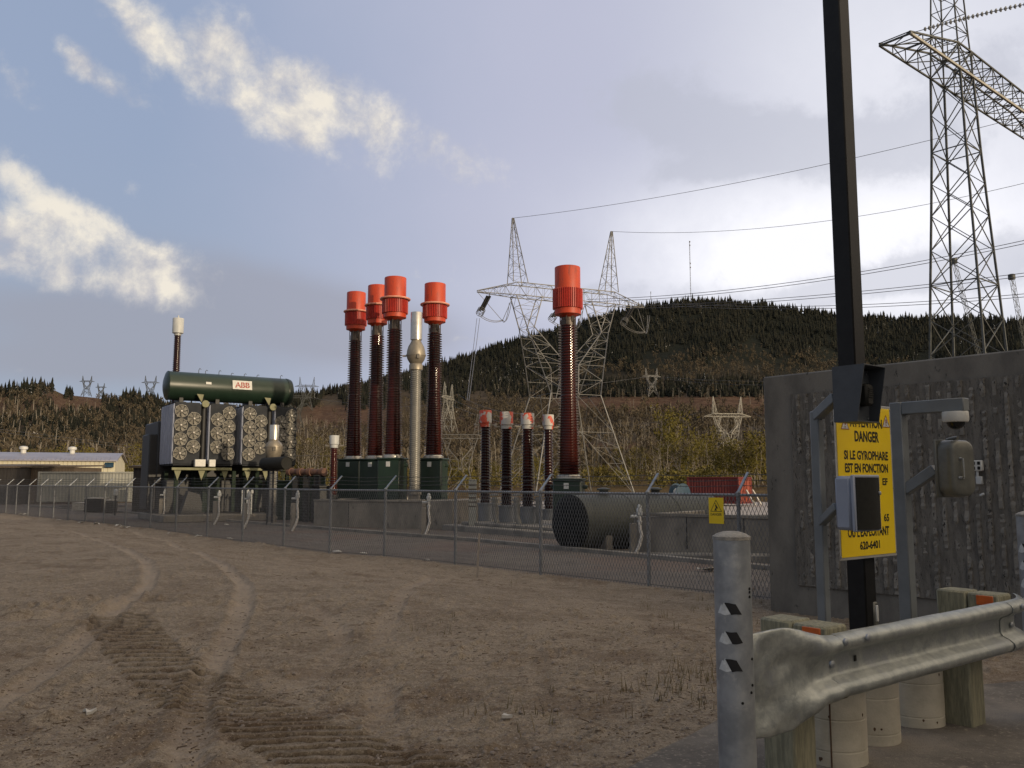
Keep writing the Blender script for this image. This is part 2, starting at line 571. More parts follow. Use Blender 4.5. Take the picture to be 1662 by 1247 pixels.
def thing(name, label, cat, loc=(0, 0, 0), rz=0.0, group=None):
    o = bpy.data.objects.new(name, None)
    COL.objects.link(o)
    o.location = loc
    o.rotation_euler = (0, 0, rz)
    o.empty_display_size = .2
    return tag(o, label, cat, group)


def structure(o):
    o['kind'] = 'structure'
    return o


def dup(o, parent=None):
    c = o.copy()
    COL.objects.link(c)
    if parent is not None:
        c.parent = parent
    for ch in list(o.children):
        dup(ch, c)
    return c


def build_each(name, mbs, mat, parent, **k):
    return [m_.build(name, mat, parent, **k) for m_ in mbs]


def np_mesh(name, V, F, mat, attrs=None, smooth=False):
    """V (n,3) array, F (m,k) int array with k 3 or 4"""
    me = bpy.data.meshes.new(name)
    me.vertices.add(len(V))
    me.vertices.foreach_set('co', np.ascontiguousarray(V, dtype=np.float32).ravel())
    k = F.shape[1]
    me.loops.add(F.size)
    me.loops.foreach_set('vertex_index', np.ascontiguousarray(F, dtype=np.int32).ravel())
    me.polygons.add(len(F))
    me.polygons.foreach_set('loop_start', np.arange(0, F.size, k, dtype=np.int32))
    me.update(calc_edges=True)
    me.validate()
    for n_, a in (attrs or {}).items():
        at = me.attributes.new(n_, 'FLOAT', 'POINT')
        at.data.foreach_set('value', np.ascontiguousarray(a, dtype=np.float32))
    me.materials.append(mat)
    if smooth:
        me.shade_smooth()
    o = bpy.data.objects.new(name, me)
    COL.objects.link(o)
    return o


_fonts = {}


def text_mb(mb, s, org, ex, ey, size, nrm, width=None, bold=0.0, thick=.0015, m=0, align='CENTER', sx=1.0):
    """lettering: origin org, reading direction ex, up direction ey, raised along nrm"""
    cu = bpy.data.curves.new('lettering', 'FONT')
    cu.body = s
    cu.size = 1.0
    cu.align_x = align
    cu.align_y = 'CENTER'
    cu.offset = bold
    cu.resolution_u = 3
    ob = bpy.data.objects.new('lettering', cu)
    COL.objects.link(ob)
    bpy.context.view_layer.update()
    dg = bpy.context.evaluated_depsgraph_get()
    me = bpy.data.meshes.new_from_object(ob.evaluated_get(dg))
    vs = [v.co.copy() for v in me.vertices]
    fs = [tuple(p.vertices) for p in me.polygons]
    bpy.data.objects.remove(ob)
    bpy.data.curves.remove(cu)
    bpy.data.meshes.remove(me)
    x0, x1 = min(v.x for v in vs), max(v.x for v in vs)
    y0, y1 = min(v.y for v in vs), max(v.y for v in vs)
    ky = size / (y1 - y0)
    kx = (width / (x1 - x0)) if width else ky * sx
    cx_ = {'CENTER': (x0 + x1) / 2, 'RIGHT': x1, 'LEFT': x0}[align]
    org, ex, ey, nrm = Vector(org), Vector(ex), Vector(ey), Vector(nrm)
    mb.add([org + ex * ((v.x - cx_) * kx) + ey * ((v.y - (y0 + y1) / 2) * ky) + nrm * thick for v in vs], fs, m)


# ------------------------------------------------------------------ value noise (numpy)
def _h(ix, iy, s):
    n = np.sin(ix * 127.1 + iy * 311.7 + s * 74.7) * 43758.5453
    return n - np.floor(n)


def vnoise(x, y, s=0.0):
    ix, iy = np.floor(x), np.floor(y)
    fx, fy = x - ix, y - iy
    fx = fx * fx * (3 - 2 * fx)
    fy = fy * fy * (3 - 2 * fy)
    a = _h(ix, iy, s) * (1 - fx) + _h(ix + 1, iy, s) * fx
    c = _h(ix, iy + 1, s) * (1 - fx) + _h(ix + 1, iy + 1, s) * fx
    return a * (1 - fy) + c * fy - .5


def fbm(x, y, f, octv=4, s=0.0, g=.5):
    t, a = 0, 1.0
    for i in range(octv):
        t = t + a * vnoise(x * f, y * f, s + i * 3.1)
        f *= 2.03
        a *= g
    return t


def sstep(a, b_, x):
    t = np.clip((x - a) / (b_ - a), 0, 1)
    return t * t * (3 - 2 * t)


# ------------------------------------------------------------------ terrain
YARD = -0.7
S2 = math.sqrt(.5)
POST_PX = [(1054, 953), (878, 933), (739, 917), (624, 904.5), (535, 898.6), (460, 889), (393, 880), (336, 873), (285, 865), (243.5, 858.5),
           (203, 854.5), (168, 850), (138, 847.5), (110, 845), (86, 842.2), (64, 839.8), (45, 837.6), (25, 835.6), (9, 833.8), (-12, 831.6), (-34, 829.6), (-60, 827.3)]
POSTS = [G(x, y, YARD) for x, y in POST_PX]
POSTS = [POSTS[0] + (POSTS[0] - POSTS[1]) * k for k in (1.35, .68)] + POSTS
_pm = np.array([(p.x - p.y) * S2 for p in POSTS])[::-1]
_pn = np.array([(p.x + p.y) * S2 for p in POSTS])[::-1]


def fence_n(x, y):
    return np.interp((x - y) * S2, _pm, _pn)


RIDGE_PX = np.array([(-500, 655, 1100), (-100, 642, 1100), (0, 638, 1150), (40, 629, 1150), (80, 630, 1150), (100, 639, 1150), (150, 644, 1150), (190, 650, 1150), (215, 646, 1150), (240, 651, 1150), (300, 660, 1200),
                     (400, 660, 1300), (470, 648, 1350), (520, 640, 1400), (560, 632, 1400), (640, 612, 1450), (720, 593, 1500), (780, 575, 1500),
                     (850, 552, 1500), (900, 540, 1500), (960, 520, 1500), (1020, 504, 1500), (1080, 496, 1500), (1130, 491, 1500), (1180, 491, 1500), (1240, 497, 1500), (1300, 504, 1500),
                     (1350, 511, 1500), (1400, 517, 1500), (1460, 520, 1500), (1510, 520, 1500), (1560, 519, 1480), (1620, 522, 1450), (1662, 526, 1400), (1800, 535, 1400), (2200, 560, 1300)], float)
_raz = np.array([azel(px, 700)[0] for px in RIDGE_PX[:, 0]])
_rel = np.array([math.tan(azel(px, py)[1]) for px, py in RIDGE_PX[:, :2]])
_rd = RIDGE_PX[:, 2]


def terrain(x, y):
    x = np.asarray(x, float)
    y = np.asarray(y, float)
    d = np.hypot(x, y)
    a = np.arctan2(x, y)
    # plateau by the road, then down to the yard behind the fence
    q = fence_n(x, y) - (x + y) * S2
    z = YARD * (1 - sstep(.6, 9.0, q)) * sstep(6.0, 12.0, np.where(q < 9, d, 20))
    z = np.where(d < 6, 0, z)
    # hills
    Dr = np.interp(a, _raz, _rd)
    zr = np.interp(a, _raz, _rel) * Dr + EYE
    fade = sstep(-1.9, -1.0, a) * (1 - sstep(1.0, 1.9, a))
    zr = zr * (.35 + .65 * fade)
    s = np.clip((d - 110) / (Dr - 110), 0, None)
    up = np.where(s < 1, .30 * s ** 1.7 + .70 * s ** 3.0, 1 - .55 * np.clip(s - 1, 0, 1.2))
    rough = fbm(x, y, 1 / 160., 3, 5.0) * 20 * np.clip(s * 3, 0, 1) * np.clip(1 - np.abs(s - .0) * .85, .05, 1)
    h = zr * up + rough * sstep(.05, .4, s)
    return np.where(d < 105, z, YARD * (1 - sstep(105, 260, d)) + h)


def gz(x, y):
    return float(terrain(np.array([x]), np.array([y]))[0])


def GT(px, py, it=14):
    """point of the ground seen at a photo pixel (near field)"""
    z = 0.0
    for _ in range(it):
        p = G(px, py, z)
        z = .5 * z + .5 * gz(p.x, p.y)
    return G(px, py, z)


def hit_terrain(px, py, d0=60.0, d1=2600.0, n=500):
    """first point of the terrain seen at a photo pixel"""
    d = ray(px, py)
    h = math.hypot(d.x, d.y)
    t = np.geomspace(d0, d1, n) / h
    x, y, z = d.x * t, d.y * t, EYE + d.z * t
    k = np.nonzero(z < terrain(x, y))[0]
    if len(k) == 0:
        return None
    i = k[0]
    return Vector((x[i], y[i], float(terrain(x[i:i + 1], y[i:i + 1])[0])))


def to_px(x, y, z):
    c, s = math.cos(PITCH), math.sin(PITCH)
    z = z - EYE
    f = y * c + z * s
    v = -y * s + z * c
    return CX + FPX * x / f, CY - FPX * v / f


# polar grid
azf = np.linspace(R(-36), R(36), 900)
azc = np.concatenate([np.linspace(R(-180), R(-36), 46)[:-1], azf, np.linspace(R(36), R(180), 46)[1:]])


def polar(rr):
    A, RR = np.meshgrid(azc, rr)
    X, Y = RR * np.sin(A), RR * np.cos(A)
    n, m = A.shape
    i = np.arange(n - 1)[:, None] * m + np.arange(m - 1)[None, :]
    F = np.stack([i, i + 1, i + m + 1, i + m], -1).reshape(-1, 4)
    return X.ravel(), Y.ravel(), F


def polyline_dist(x, y, pts):
    """distance to a polyline and arc length of the nearest point"""
    best = np.full(x.shape, 1e9)
    arc = np.zeros(x.shape)
    L = 0
    for p, q in zip(pts[:-1], pts[1:]):
        dx, dy = q[0] - p[0], q[1] - p[1]
        l2 = dx * dx + dy * dy
        t = np.clip(((x - p[0]) * dx + (y - p[1]) * dy) / l2, 0, 1)
        d = np.hypot(x - p[0] - t * dx, y - p[1] - t * dy)
        k = d < best
        best = np.where(k, d, best)
        arc = np.where(k, L + t * math.sqrt(l2), arc)
        L += math.sqrt(l2)
    return best, arc


def gpath(lst):
    out_ = []
    for (x, y) in lst:
        p = GT(x, y)
        out_.append((p.x, p.y))
    return out_


TRACKS = [gpath([(60, 852), (126, 866), (202, 892), (236, 912), (245, 930), (240, 950), (215, 976), (160, 1018), (118, 1056), (63, 1098), (-60, 1170)]),
          gpath([(150, 850), (210, 862), (270, 879), (328, 900), (371, 925), (396, 950), (396, 984), (379, 1022), (358, 1060), (337, 1094), (320, 1140), (300, 1247)]),
          gpath([(700, 935), (660, 957), (640, 985), (623, 1022), (617, 1094), (622, 1160), (640, 1247)]),
          gpath([(500, 985), (540, 1010), (560, 1040), (530, 1075), (470, 1110)]),
          gpath([(0, 958), (40, 970), (90, 990), (105, 1010), (60, 1010), (-20, 1010)])]
TREAD = gpath([(196, 1010), (218, 1040), (262, 1080), (345, 1130), (420, 1165), (500, 1203), (600, 1240), (740, 1290)])

rr1 = np.concatenate([np.geomspace(.8, 4.75, 40)[:-1], 2240 / np.arange(470, 33, -1.35), np.geomspace(67, 104, 12)])
gx, gy, gF = polar(rr1)
gzv = terrain(gx, gy)
gd = np.hypot(gx, gy)
q_f = fence_n(gx, gy) - (gx + gy) * S2
yard = sstep(.05, -.25, q_f + .25 * fbm(gx, gy, 1.1, 3, 2))
dirt = 1 - yard
und = fbm(gx, gy, .45, 3, 9) * .06 + fbm(gx, gy, 2.2, 4, 1) * .020
clod = np.clip(fbm(gx, gy, 6.0, 3, 4, .6) - .20, 0, 1) * .075 + fbm(gx, gy, 17.0, 3, 8, .7) * .016
dust = np.zeros_like(gx)
for k, tr in enumerate(TRACKS):
    dd, arc = polyline_dist(gx, gy, tr)
    wdt = .105 if k < 2 else .10
    mk = 1 - sstep(wdt * .7, wdt * 1.6, dd + .06 * fbm(gx, gy, 3, 3, 12))
    mk = mk * np.clip(.75 + 1.1 * fbm(gx, gy, .9, 3, 20 + k), 0, 1.2)
    dust = np.maximum(dust, mk * (1.0 if k < 2 else .55))
    lip = np.exp(-((dd - wdt * 1.5) / .07) ** 2)
    und = und - .03 * mk + .02 * lip * (k < 2) + .006 * mk * np.sign(np.sin(arc * 40 + dd * 30))
dd, arc = polyline_dist(gx, gy, TREAD)
tw = .34 + .0 * arc
tmask = (1 - sstep(tw * .95, tw * 1.12, dd + .07 * fbm(gx, gy, 1.6, 3, 31)))
patch = .5 + .5 * sstep(-.40, -.12, fbm(gx, gy, 1.3, 3, 33))
tmask = tmask * patch
per = np.where(arc < 3.4, .21, .15)
ph = (gy - .16 * gx + .03 * fbm(gx, gy, 1.0, 3, 41)) / per
saw = np.abs((ph - np.floor(ph)) * 2 - 1)
groove = sstep(.50, .62, saw + .08 * fbm(gx, gy, 9, 3, 44)) * np.clip(1.1 + 1.0 * fbm(gx * .5, gy * 3.0, 1.0, 3, 43), 0, 1)
tread = tmask * np.clip(groove, 0, 1)
und = und - .045 * tread + .02 * tmask * (1 - tread)
# little heap and churned patches
for (px, py, rad, hh) in ((88, 993, .8, .07), (205, 985, .35, .05), (260, 978, .5, .04), (330, 985, .45, .04), (85, 1163, .12, .04), (480, 905, .8, .05), (420, 905, .6, .05)):
    c = GT(px, py)
    r2 = ((gx - c.x) ** 2 + (gy - c.y) ** 2) / rad ** 2
    und = und + hh * np.exp(-r2) * (1 + 2.2 * fbm(gx, gy, 5, 3, 17))
lipf = np.exp(-((q_f - .35) / .3) ** 2) * (.05 + .10 * fbm(gx, gy, 2.5, 3, 50))
# asphalt side stays level
AEDGE = [(-3.2, 1.0), (-1.0, 3.25), (.41, 4.8), (1.43, 6.1), (2.8, 6.8), (4.3, 7.27), (9.0, 8.4), (30, 12.0)]
aey = np.interp(gx, [p[0] for p in AEDGE], [p[1] for p in AEDGE])
flat = sstep(.0, .5, gy - aey)
flat = np.where(gx < -3.2, 1, flat)
flat = np.where(gy < -.5, 0, flat)
fadeN = np.where(gd < 1.2, 0, 1) * flat
pale = yard * sstep(40, 58, gy) * sstep(-6, 6, gx)
gzv = gzv + (und + clod * (1 - .8 * np.clip(dust, 0, 1)) * (1 - .85 * np.clip(tmask, 0, 1)) + lipf) * dirt * fadeN + yard * fbm(gx, gy, 3, 2, 60) * .02 - .012 * (1 - flat)
dark = np.clip(sstep(.08, .34, fbm(gx, gy, 1.7, 5, 71, .62)) * (.5 + .5 * sstep(-.1, .2, fbm(gx, gy, .35, 2, 72))), 0, 1)
tread_shade = np.clip(tmask * (.16 + 1.0 * groove), 0, 1) * (1 - .30 * np.clip(dust, 0, 1))  # groove shade put into the dirt colour, as flat light hides the relief
dust = dust * (1 - .75 * np.clip(tmask * 1.2, 0, 1))


def ground_mat():
    m = bpy.data.materials.new('dirt_ground')
    m.use_nodes = True
    t = m.node_tree
    q = NB(t)
    bs = t.nodes['Principled BSDF']
    co = t.nodes.new('ShaderNodeTexCoord').outputs['Object']

    def at(n):
        a = t.nodes.new('ShaderNodeAttribute')
        a.attribute_name = n
        return a.outputs['Fac']
    n1 = q.noise(co, .8, 8, .65)
    n2 = q.noise(co, 9, 8, .7)
    n3 = q.noise(co, 38, 6, .75)
    mp = t.nodes.new('ShaderNodeMapping')
    mp.inputs['Scale'].default_value = (1.0, 3.2, 1)
    mp.inputs['Rotation'].default_value = (0, 0, .12)
    t.links.new(co, mp.inputs[0])
    n4 = q.noise(mp.outputs[0], 2.6, 7, .7)
    d = q.mix(q.ramp(n1, .35, .65), (.198, .158, .111), (.270, .221, .160))
    d = q.mix(q.m('MULTIPLY', q.ramp(n2, .42, .62), .5), d, (.37, .30, .22))
    d = q.mix(q.m('MULTIPLY', q.ramp(n4, .52, .64), .70), d, (.125, .085, .055))
    d = q.mix(q.m('MULTIPLY', at('dark'), .55), d, (.125, .085, .055))
    d = q.mix(q.m('MULTIPLY', q.ramp(n3, .535, .60), .75), d, (.075, .054, .037))
    d = q.mix(q.m('MULTIPLY', q.ramp(q.noise(co, 60, 4, .7), .56, .62), .55), d, (.46, .39, .30))
    d = q.mix(q.m('MULTIPLY', q.ramp(q.noise(co, 95, 3, .7), .55, .62), .6), d, (.09, .066, .046))
    d = q.mix(q.m('MULTIPLY', at('tread_shade'), .97), d, (.026, .018, .013))
    d = q.mix(q.m('MULTIPLY', at('dust'), .62), d, (.36, .295, .225))
    g = q.mix(q.ramp(n1, .35, .65), (.150, .130, .112), (.205, .178, .150))
    g = q.mix(q.ramp(n3, .45, .66), g, (.085, .078, .070))
    g = q.mix(q.m('MULTIPLY', q.ramp(q.noise(co, .22, 4, .6), .5, .62), .5), g, (.17, .12, .095))
    g = q.mix(q.m('MULTIPLY', at('pale'), .85), g, (.40, .365, .335))
    col = q.mix(at('yard'), d, g)
    t.links.new(col, bs.inputs['Base Color'])
    bs.inputs['Roughness'].default_value = .95
    bs.inputs['Specular IOR Level'].default_value = .15
    bn = t.nodes.new('ShaderNodeBump')
    bn.inputs['Strength'].default_value = .75
    bn.inputs['Distance'].default_value = .05
    hgt = q.m('ADD', q.m('MULTIPLY', n2, .7), q.m('MULTIPLY', n3, .5))
    t.links.new(hgt, bn.inputs['Height'])
    t.links.new(bn.outputs[0], bs.inputs['Normal'])
    return m


ground = structure(np_mesh('ground', np.stack([gx, gy, gzv], 1), gF, ground_mat(),
                           dict(yard=yard, pale=pale, dust=np.clip(dust, 0, 1), tread_shade=tread_shade, dark=dark), smooth=True))

# far terrain
rr2 = np.concatenate([[103.5], np.geomspace(106, 3300, 170)])
hx, hy, hF = polar(rr2)
hz = terrain(hx, hy)
hpx, hpy = to_px(hx, hy, hz)
hpx = np.where(hy > 5, hpx, -9999)
hn = fbm(hx, hy, 1 / 60., 4, 3)
clear = np.maximum.reduce([
    sstep(470, 520, hpx) * (1 - sstep(600, 660, hpx)) * sstep(655, 662, hpy) * (1 - sstep(688, 698, hpy)),
    sstep(860, 940, hpx) * (1 - sstep(1330, 1400, hpx)) * sstep(638, 646, hpy) * (1 - sstep(664, 676, hpy)),
    sstep(700, 740, hpx) * (1 - sstep(880, 930, hpx)) * sstep(676, 684, hpy) * (1 - sstep(696, 706, hpy)),
    sstep(930, 960, hpx) * (1 - sstep(1080, 1120, hpx)) * sstep(716, 724, hpy) * (1 - sstep(752, 762, hpy)),
    sstep(-50, 20, hpx) * (1 - sstep(150, 230, hpx)) * sstep(636, 640, hpy) * (1 - sstep(665, 685, hpy)) * .8])
grassy = sstep(705, 745, hpy) * (1 - clear)
hillup = 1 - sstep(585, 640, hpy + 18 * hn)


def hill_mat():
    m = bpy.data.materials.new('hillside')
    m.use_nodes = True
    t = m.node_tree
    q = NB(t)
    bs = t.nodes['Principled BSDF']
    co = t.nodes.new('ShaderNodeTexCoord').outputs['Object']

    def at(n):
        a = t.nodes.new('ShaderNodeAttribute')
        a.attribute_name = n
        return a.outputs['Fac']
    n1 = q.noise(co, .02, 9, .65)
    n2 = q.noise(co, .12, 8, .7)
    c = q.mix(q.ramp(n1, .35, .65), (.060, .047, .034), (.105, .083, .058))
    c = q.mix(q.ramp(n2, .45, .7), c, (.045, .036, .027))
    c = q.mix(at('hillup'), c, (.018, .020, .015))
    g = q.mix(q.ramp(n2, .38, .66), (.095, .062, .028), (.140, .100, .042))
    g = q.mix(q.ramp(n1, .45, .62), g, (.085, .052, .03))
    c = q.mix(q.m('MULTIPLY', at('grassy'), .9), c, g)
    r = q.mix(q.ramp(n2, .4, .62), (.085, .050, .034), (.125, .082, .055))
    c = q.mix(at('clear'), c, r)
    t.links.new(c, bs.inputs['Base Color'])
    bs.inputs['Roughness'].default_value = 1.0
    bs.inputs['Specular IOR Level'].default_value = .05
    bn = t.nodes.new('ShaderNodeBump')
    bn.inputs['Strength'].default_value = .8
    bn.inputs['Distance'].default_value = 2.5
    t.links.new(n2, bn.inputs['Height'])
    t.links.new(bn.outputs[0], bs.inputs['Normal'])
    return m


hills = structure(np_mesh('hills', np.stack([hx, hy, hz], 1), hF, hill_mat(), dict(clear=clear, grassy=grassy, hillup=hillup), smooth=True))

# asphalt apron at the camera
ax_ = []
axs = np.concatenate([np.linspace(-3.0, 5, 90), np.geomspace(5.2, 30, 30)])
av, af = [], []
for i, x in enumerate(axs):
    ye = float(np.interp(x, [p[0] for p in AEDGE], [p[1] for p in AEDGE])) + .05 * float(fbm(np.array([x]), np.array([0.]), 4, 3, 5)[0])
    ys = np.linspace(-6, ye, 14)
    for j, y in enumerate(ys):
        av.append((x, y, .018 if j < 13 else -.004))
k = 14
af = [(i * k + j, (i + 1) * k + j, (i + 1) * k + j + 1, i * k + j + 1) for i in range(len(axs) - 1) for j in range(k - 1)]
m_asph = M('asphalt', (.25, .222, .185), (.125, .112, .097), 1.6, rough=.95, spec=.15, bump=.9, bscale=70, third=(.27, .235, .19), tscale=34, tlo=.54, thi=.64)
asph = structure(np_mesh('asphalt_road', np.array(av), np.array(af), m_asph, smooth=True))

# ================================================================== structures and equipment behind the fence
UP = Vector((0, 0, 1))


def V2(x, y, z=0.0):
    return Vector((x, y, z))


# ---- unseen hall and annex, added off to the right to shade foreground and yard
def hall(name, label, x0, x1, y0, y1, eave, ridge):
    t = thing(name, label, 'building', ((x0 + x1) / 2, (y0 + y1) / 2, YARD - .3))
    w = MB()
    z0 = YARD - .3
    ym = (y0 + y1) / 2
    poly = [(x0, y0, z0), (x0, y1, z0), (x0, y1, eave), (x0, ym, ridge - .05), (x0, y0, eave)]
    w.prism(poly, (0, 0, 0), (x1 - x0, 0, 0))
    w.build('wall', MAT['hall'], t)
    r = MB()
    for (a, c) in ((y0 - .4, ym), (y1 + .4, ym)):
        e = eave - .1
        r.prism([(x0 - .4, a, e), (x0 - .4, c, ridge), (x0 - .4, c, ridge + .15), (x0 - .4, a, e + .15)], (0, 0, 0), (x1 - x0 + .8, 0, 0))
    r.build('roof', MAT['roofm'], t)


hall('added_shade_hall', 'tall grey hall, unseen, added right of the viewer to shade the foreground', 22, 40, -48, 4.5, 9.6, 11.2)
hall('added_shade_annex', 'low grey annex of the unseen hall, added to shade the yard ground', 23, 40, 4.9, 33, 5.2, 6.0)

# ---- chain-link fence
fence_t = thing('chain_link_fence', 'long galvanised chain link fence with barbed wire arms along the dirt lot', 'fence', (POSTS[2].x, POSTS[2].y, YARD))
FH = 2.03
post_mb_done = None
inward = Vector((S2, S2, 0))
for i, p in enumerate(POSTS):
    mb = MB()
    r = .042 if i < 9 else .045
    top = p + UP * FH
    mb.tube([p - UP * .3, top], r, 10)
    mb.lathe([(r * 1.25, -.02), (r * 1.25, .05), (r * .6, .08)], top, 10)
    po = mb.build('post', MAT['galv_fence'], fence_t)
    ab = MB()
    ab.box(top + (inward * .5 + UP * .5) * .40 + UP * .05, (.055, .03, .58), (inward.cross(UP), (inward - UP) * S2, (inward + UP) * S2))
    ab.build('barb_arm', MAT['galv'], po)
rail_mb, wire_mb, barb = MB(), MB(), MB()
for p, q in zip(POSTS[:-1], POSTS[1:]):
    a, c = p + UP * FH, q + UP * FH
    rail_mb.tube([a, c], .028, 8, cap=False)
    wire_mb.tube([p + UP * .06, q + UP * .06], .006, 4, cap=False)
    for s in (.16, .29, .42):
        o = (inward + UP) * S2 * (s * 1.25) + UP * .05
        m_ = (a + c) / 2 + o - UP * .03
        barb.tube([a + o, m_, c + o], .0065, 4, cap=False)
        L = (c - a).length
        nb = int(L / .14)
        dirv = (c - a) / L
        for k in range(nb):
            bp = a + o + dirv * (L * (k + .5) / nb) - UP * .03 * (1 - abs(2 * (k + .5) / nb - 1))
            barb.bar(bp - UP * .03 + dirv * .012, bp + UP * .03 - dirv * .012, .004, 3)
rail_mb.build('top_rail', MAT['galv_fence'], fence_t)
barb.build('barbed_wire', MAT['wire'], fence_t, smooth=0)
# woven mesh: zig-zag wires, one run of diamonds about 85 mm wide
vs, fs = [], []
PITCHM = .088


def mesh_run(A, B, ht):
    L = (B - A).length
    d = (B - A) / L
    nrm = d.cross(UP)
    n = int(L / PITCHM)
    st = L / n
    rows = int(ht / PITCHM * .93)
    dz = ht / rows
    w = .0058
    for sgn in (1, -1):
        # straight diagonals clipped to the panel
        for i in range(-rows, n + rows):
            x0, x1 = i * st * 1.0, i * st + sgn * rows * st * .5
            z0, z1 = .02, ht
            if x0 < 0 and x1 < 0 or x0 > L and x1 > L:
                continue
            if x0 < 0:
                z0 += (0 - x0) / (x1 - x0) * ht
                x0 = 0
            if x0 > L:
                z0 += (L - x0) / (x1 - x0) * ht
                x0 = L
            if x1 > L:
                z1 = z0 + (L - x0) / (x1 - x0) * (z1 - z0)
                x1 = L
            if x1 < 0:
                z1 = z0 + (0 - x0) / (x1 - x0) * (z1 - z0)
                x1 = 0
            off = nrm * (.004 * sgn)
            p_, q_ = A + d * x0 + UP * z0 + off, A + d * x1 + UP * z1 + off
            t_ = (q_ - p_)
            if t_.length < .02:
                continue
            t_.normalize()
            s_ = t_.cross(nrm)
            o = len(vs)
            for c_ in (p_, q_):
                vs.extend([c_ + s_ * w, c_ - s_ * w, c_ + nrm * w])
            fs.extend([(o, o + 1, o + 4, o + 3), (o + 1, o + 2, o + 5, o + 4), (o + 2, o, o + 3, o + 5)])


for p, q in zip(POSTS[:-1], POSTS[1:]):
    mesh_run(p + inward * -.05, q + inward * -.05, FH + .02)
# twisted ends above the rail
for p, q in zip(POSTS[:12], POSTS[1:13]):
    L = (q - p).length
    n = int(L / PITCHM)
    for i in range(n):
        c = p + (q - p) * ((i + .5) / n) + UP * (FH + .02) + inward * -.05
        o = len(vs)
        vs.extend([c + Vector((.005, -.005, 0)), c - Vector((.005, -.005, 0)), c + UP * .055])
        fs.append((o, o + 1, o + 2))
        vs.extend([c + inward * .005, c - inward * .005, c + UP * .055])
        fs.append((o + 3, o + 4, o + 5))
mbm = MB()
mbm.v, mbm.f, mbm.mi = vs, fs, [0] * len(fs)
inv_ = parent_inv(fence_t)
me = bpy.data.meshes.new('mesh_fabric')
me.from_pydata([tuple(inv_ @ v) for v in vs], [], fs)
me.materials.append(MAT['mesh_wire'])
fab = bpy.data.objects.new('mesh_fabric', me)
COL.objects.link(fab)
fab.parent = fence_t
wire_mb.build('tension_wire', MAT['wire'], fence_t)

# warning plate on the fence
c = P(1163, 829, 17.95)
_a, _b = POSTS[1], POSTS[2]
fd = (_a - _b).normalized()
fd.z = 0
fd.normalize()
fnrm = Vector((fd.y, -fd.x, 0))
if fnrm.y > 0:
    fnrm = -fnrm
# put it on the mesh plane
den = ray(1163, 829)
t_ = ((_b - inward * .07) - Vector((0, 0, EYE))).dot(fnrm) / den.dot(fnrm)
c = Vector((0, 0, EYE)) + den * t_ + fnrm * .012
fs_t = thing('warning_plate', 'small yellow danger plate with a triangle hung on the chain link', 'sign', c)
mb = MB()
sgw, sgh = .36, .53
mb.bbox(c, (sgw, .004, sgh), .001, (fd, fnrm, UP))
mb.build('plate', MAT['yellow'], fs_t)
mb = MB()
n2 = fnrm * .004


def tri_frame(mb, c, ex, ey, w, h, th, nrm):
    o = [c + ex * -w / 2, c + ex * w / 2, c + ey * h]
    cen = (o[0] + o[1] + o[2]) / 3
    i_ = [cen + (p - cen) * (1 - th) for p in o]
    mb.add([p + nrm for p in o + i_], [(0, 1, 4, 3), (1, 2, 5, 4), (2, 0, 3, 5)])


tri_frame(mb, c + UP * -.02, fd, UP, .28, .245, .13, n2)
# struck figure: head, bent body, legs, bolt
for (a, b_, w_) in (((-.01, .11), (.02, .07), .016), ((.02, .07), (-.015, .03), .014), ((.02, .07), (.045, .05), .010), ((-.015, .03), (.01, .0), .010), ((-.015, .03), (-.03, .0), .010)):
    mb.bar(c + fd * a[0] + UP * a[1] + n2, c + fd * b_[0] + UP * b_[1] + n2, w_, 4)
mb.bar(c + fd * -.03 + UP * .15 + n2, c + fd * .005 + UP * .125 + n2, .006, 4)
text_mb(mb, 'DANGER', c - UP * .075, fd, UP, .052, fnrm, width=.27, bold=.012, thick=.004)
mb.build('symbol', MAT['ink'], fs_t)

# ---- curb along the cable trench and the low basin walls
cpts = [G(x, y, YARD) for x, y in ((1660, 964), (1245, 925), (1040, 905), (760, 878), (480, 856), (244, 836), (141, 828), (40, 822))]
cb = MB()
for p, q in zip(cpts[:-1], cpts[1:]):
    d = (q - p).normalized()
    cb.bbox((p + q) / 2 + UP * .03, ((q - p).length, .22, .20), .02, (d, UP.cross(d), UP))
curb = structure(cb.build('kerb', MAT['concrete'], None))


def wallseg(mb, p, q, th, h, z0=YARD - .1):
    d = (q - p)
    L = d.length
    d.normalize()
    n = UP.cross(d)
    if n.y < 0:
        n = -n
    c = (p + q) / 2 + n * th / 2
    mb.bbox(V2(c.x, c.y, z0 + h / 2), (L, th, h), .03, (d, n, UP))


A1, A2 = P(509, 830, 45.3), P(686, 830, 42.6)
t = thing('basin_wall', 'low concrete basin wall below the three clustered red capped bushings', 'wall', V2(A1.x, A1.y, YARD))
mb = MB()
d = (A2 - A1).normalized()
n = Vector((-d.y, d.x, 0))
ztop = P(600, 811.5, 44).z
hh = ztop - YARD + .1
for (p, q) in ((A1, A2),):
    wallseg(mb, p, q, .3, hh)
B1, B2 = A1 + n * 11.5, A2 + n * 11.5
for (p, q) in ((A1 + n * .31, B1), (A2 + n * .31, B2)):
    dd_ = (q - p).normalized()
    c = (p + q) / 2
    s = d * (.15 if p.x < -7 else -.15)
    mb.bbox(V2(c.x + s.x, c.y + s.y, YARD - .1 + hh / 2), ((q - p).length, .3, hh), .03, (dd_, UP.cross(dd_), UP))
c = (A1 + A2) / 2 + n * 6
mb.box(V2(c.x, c.y, YARD + .45), ((A2 - A1).length - .7, 11, .9), (d, n, UP))
mb.build('wall', MAT['concrete'], t)

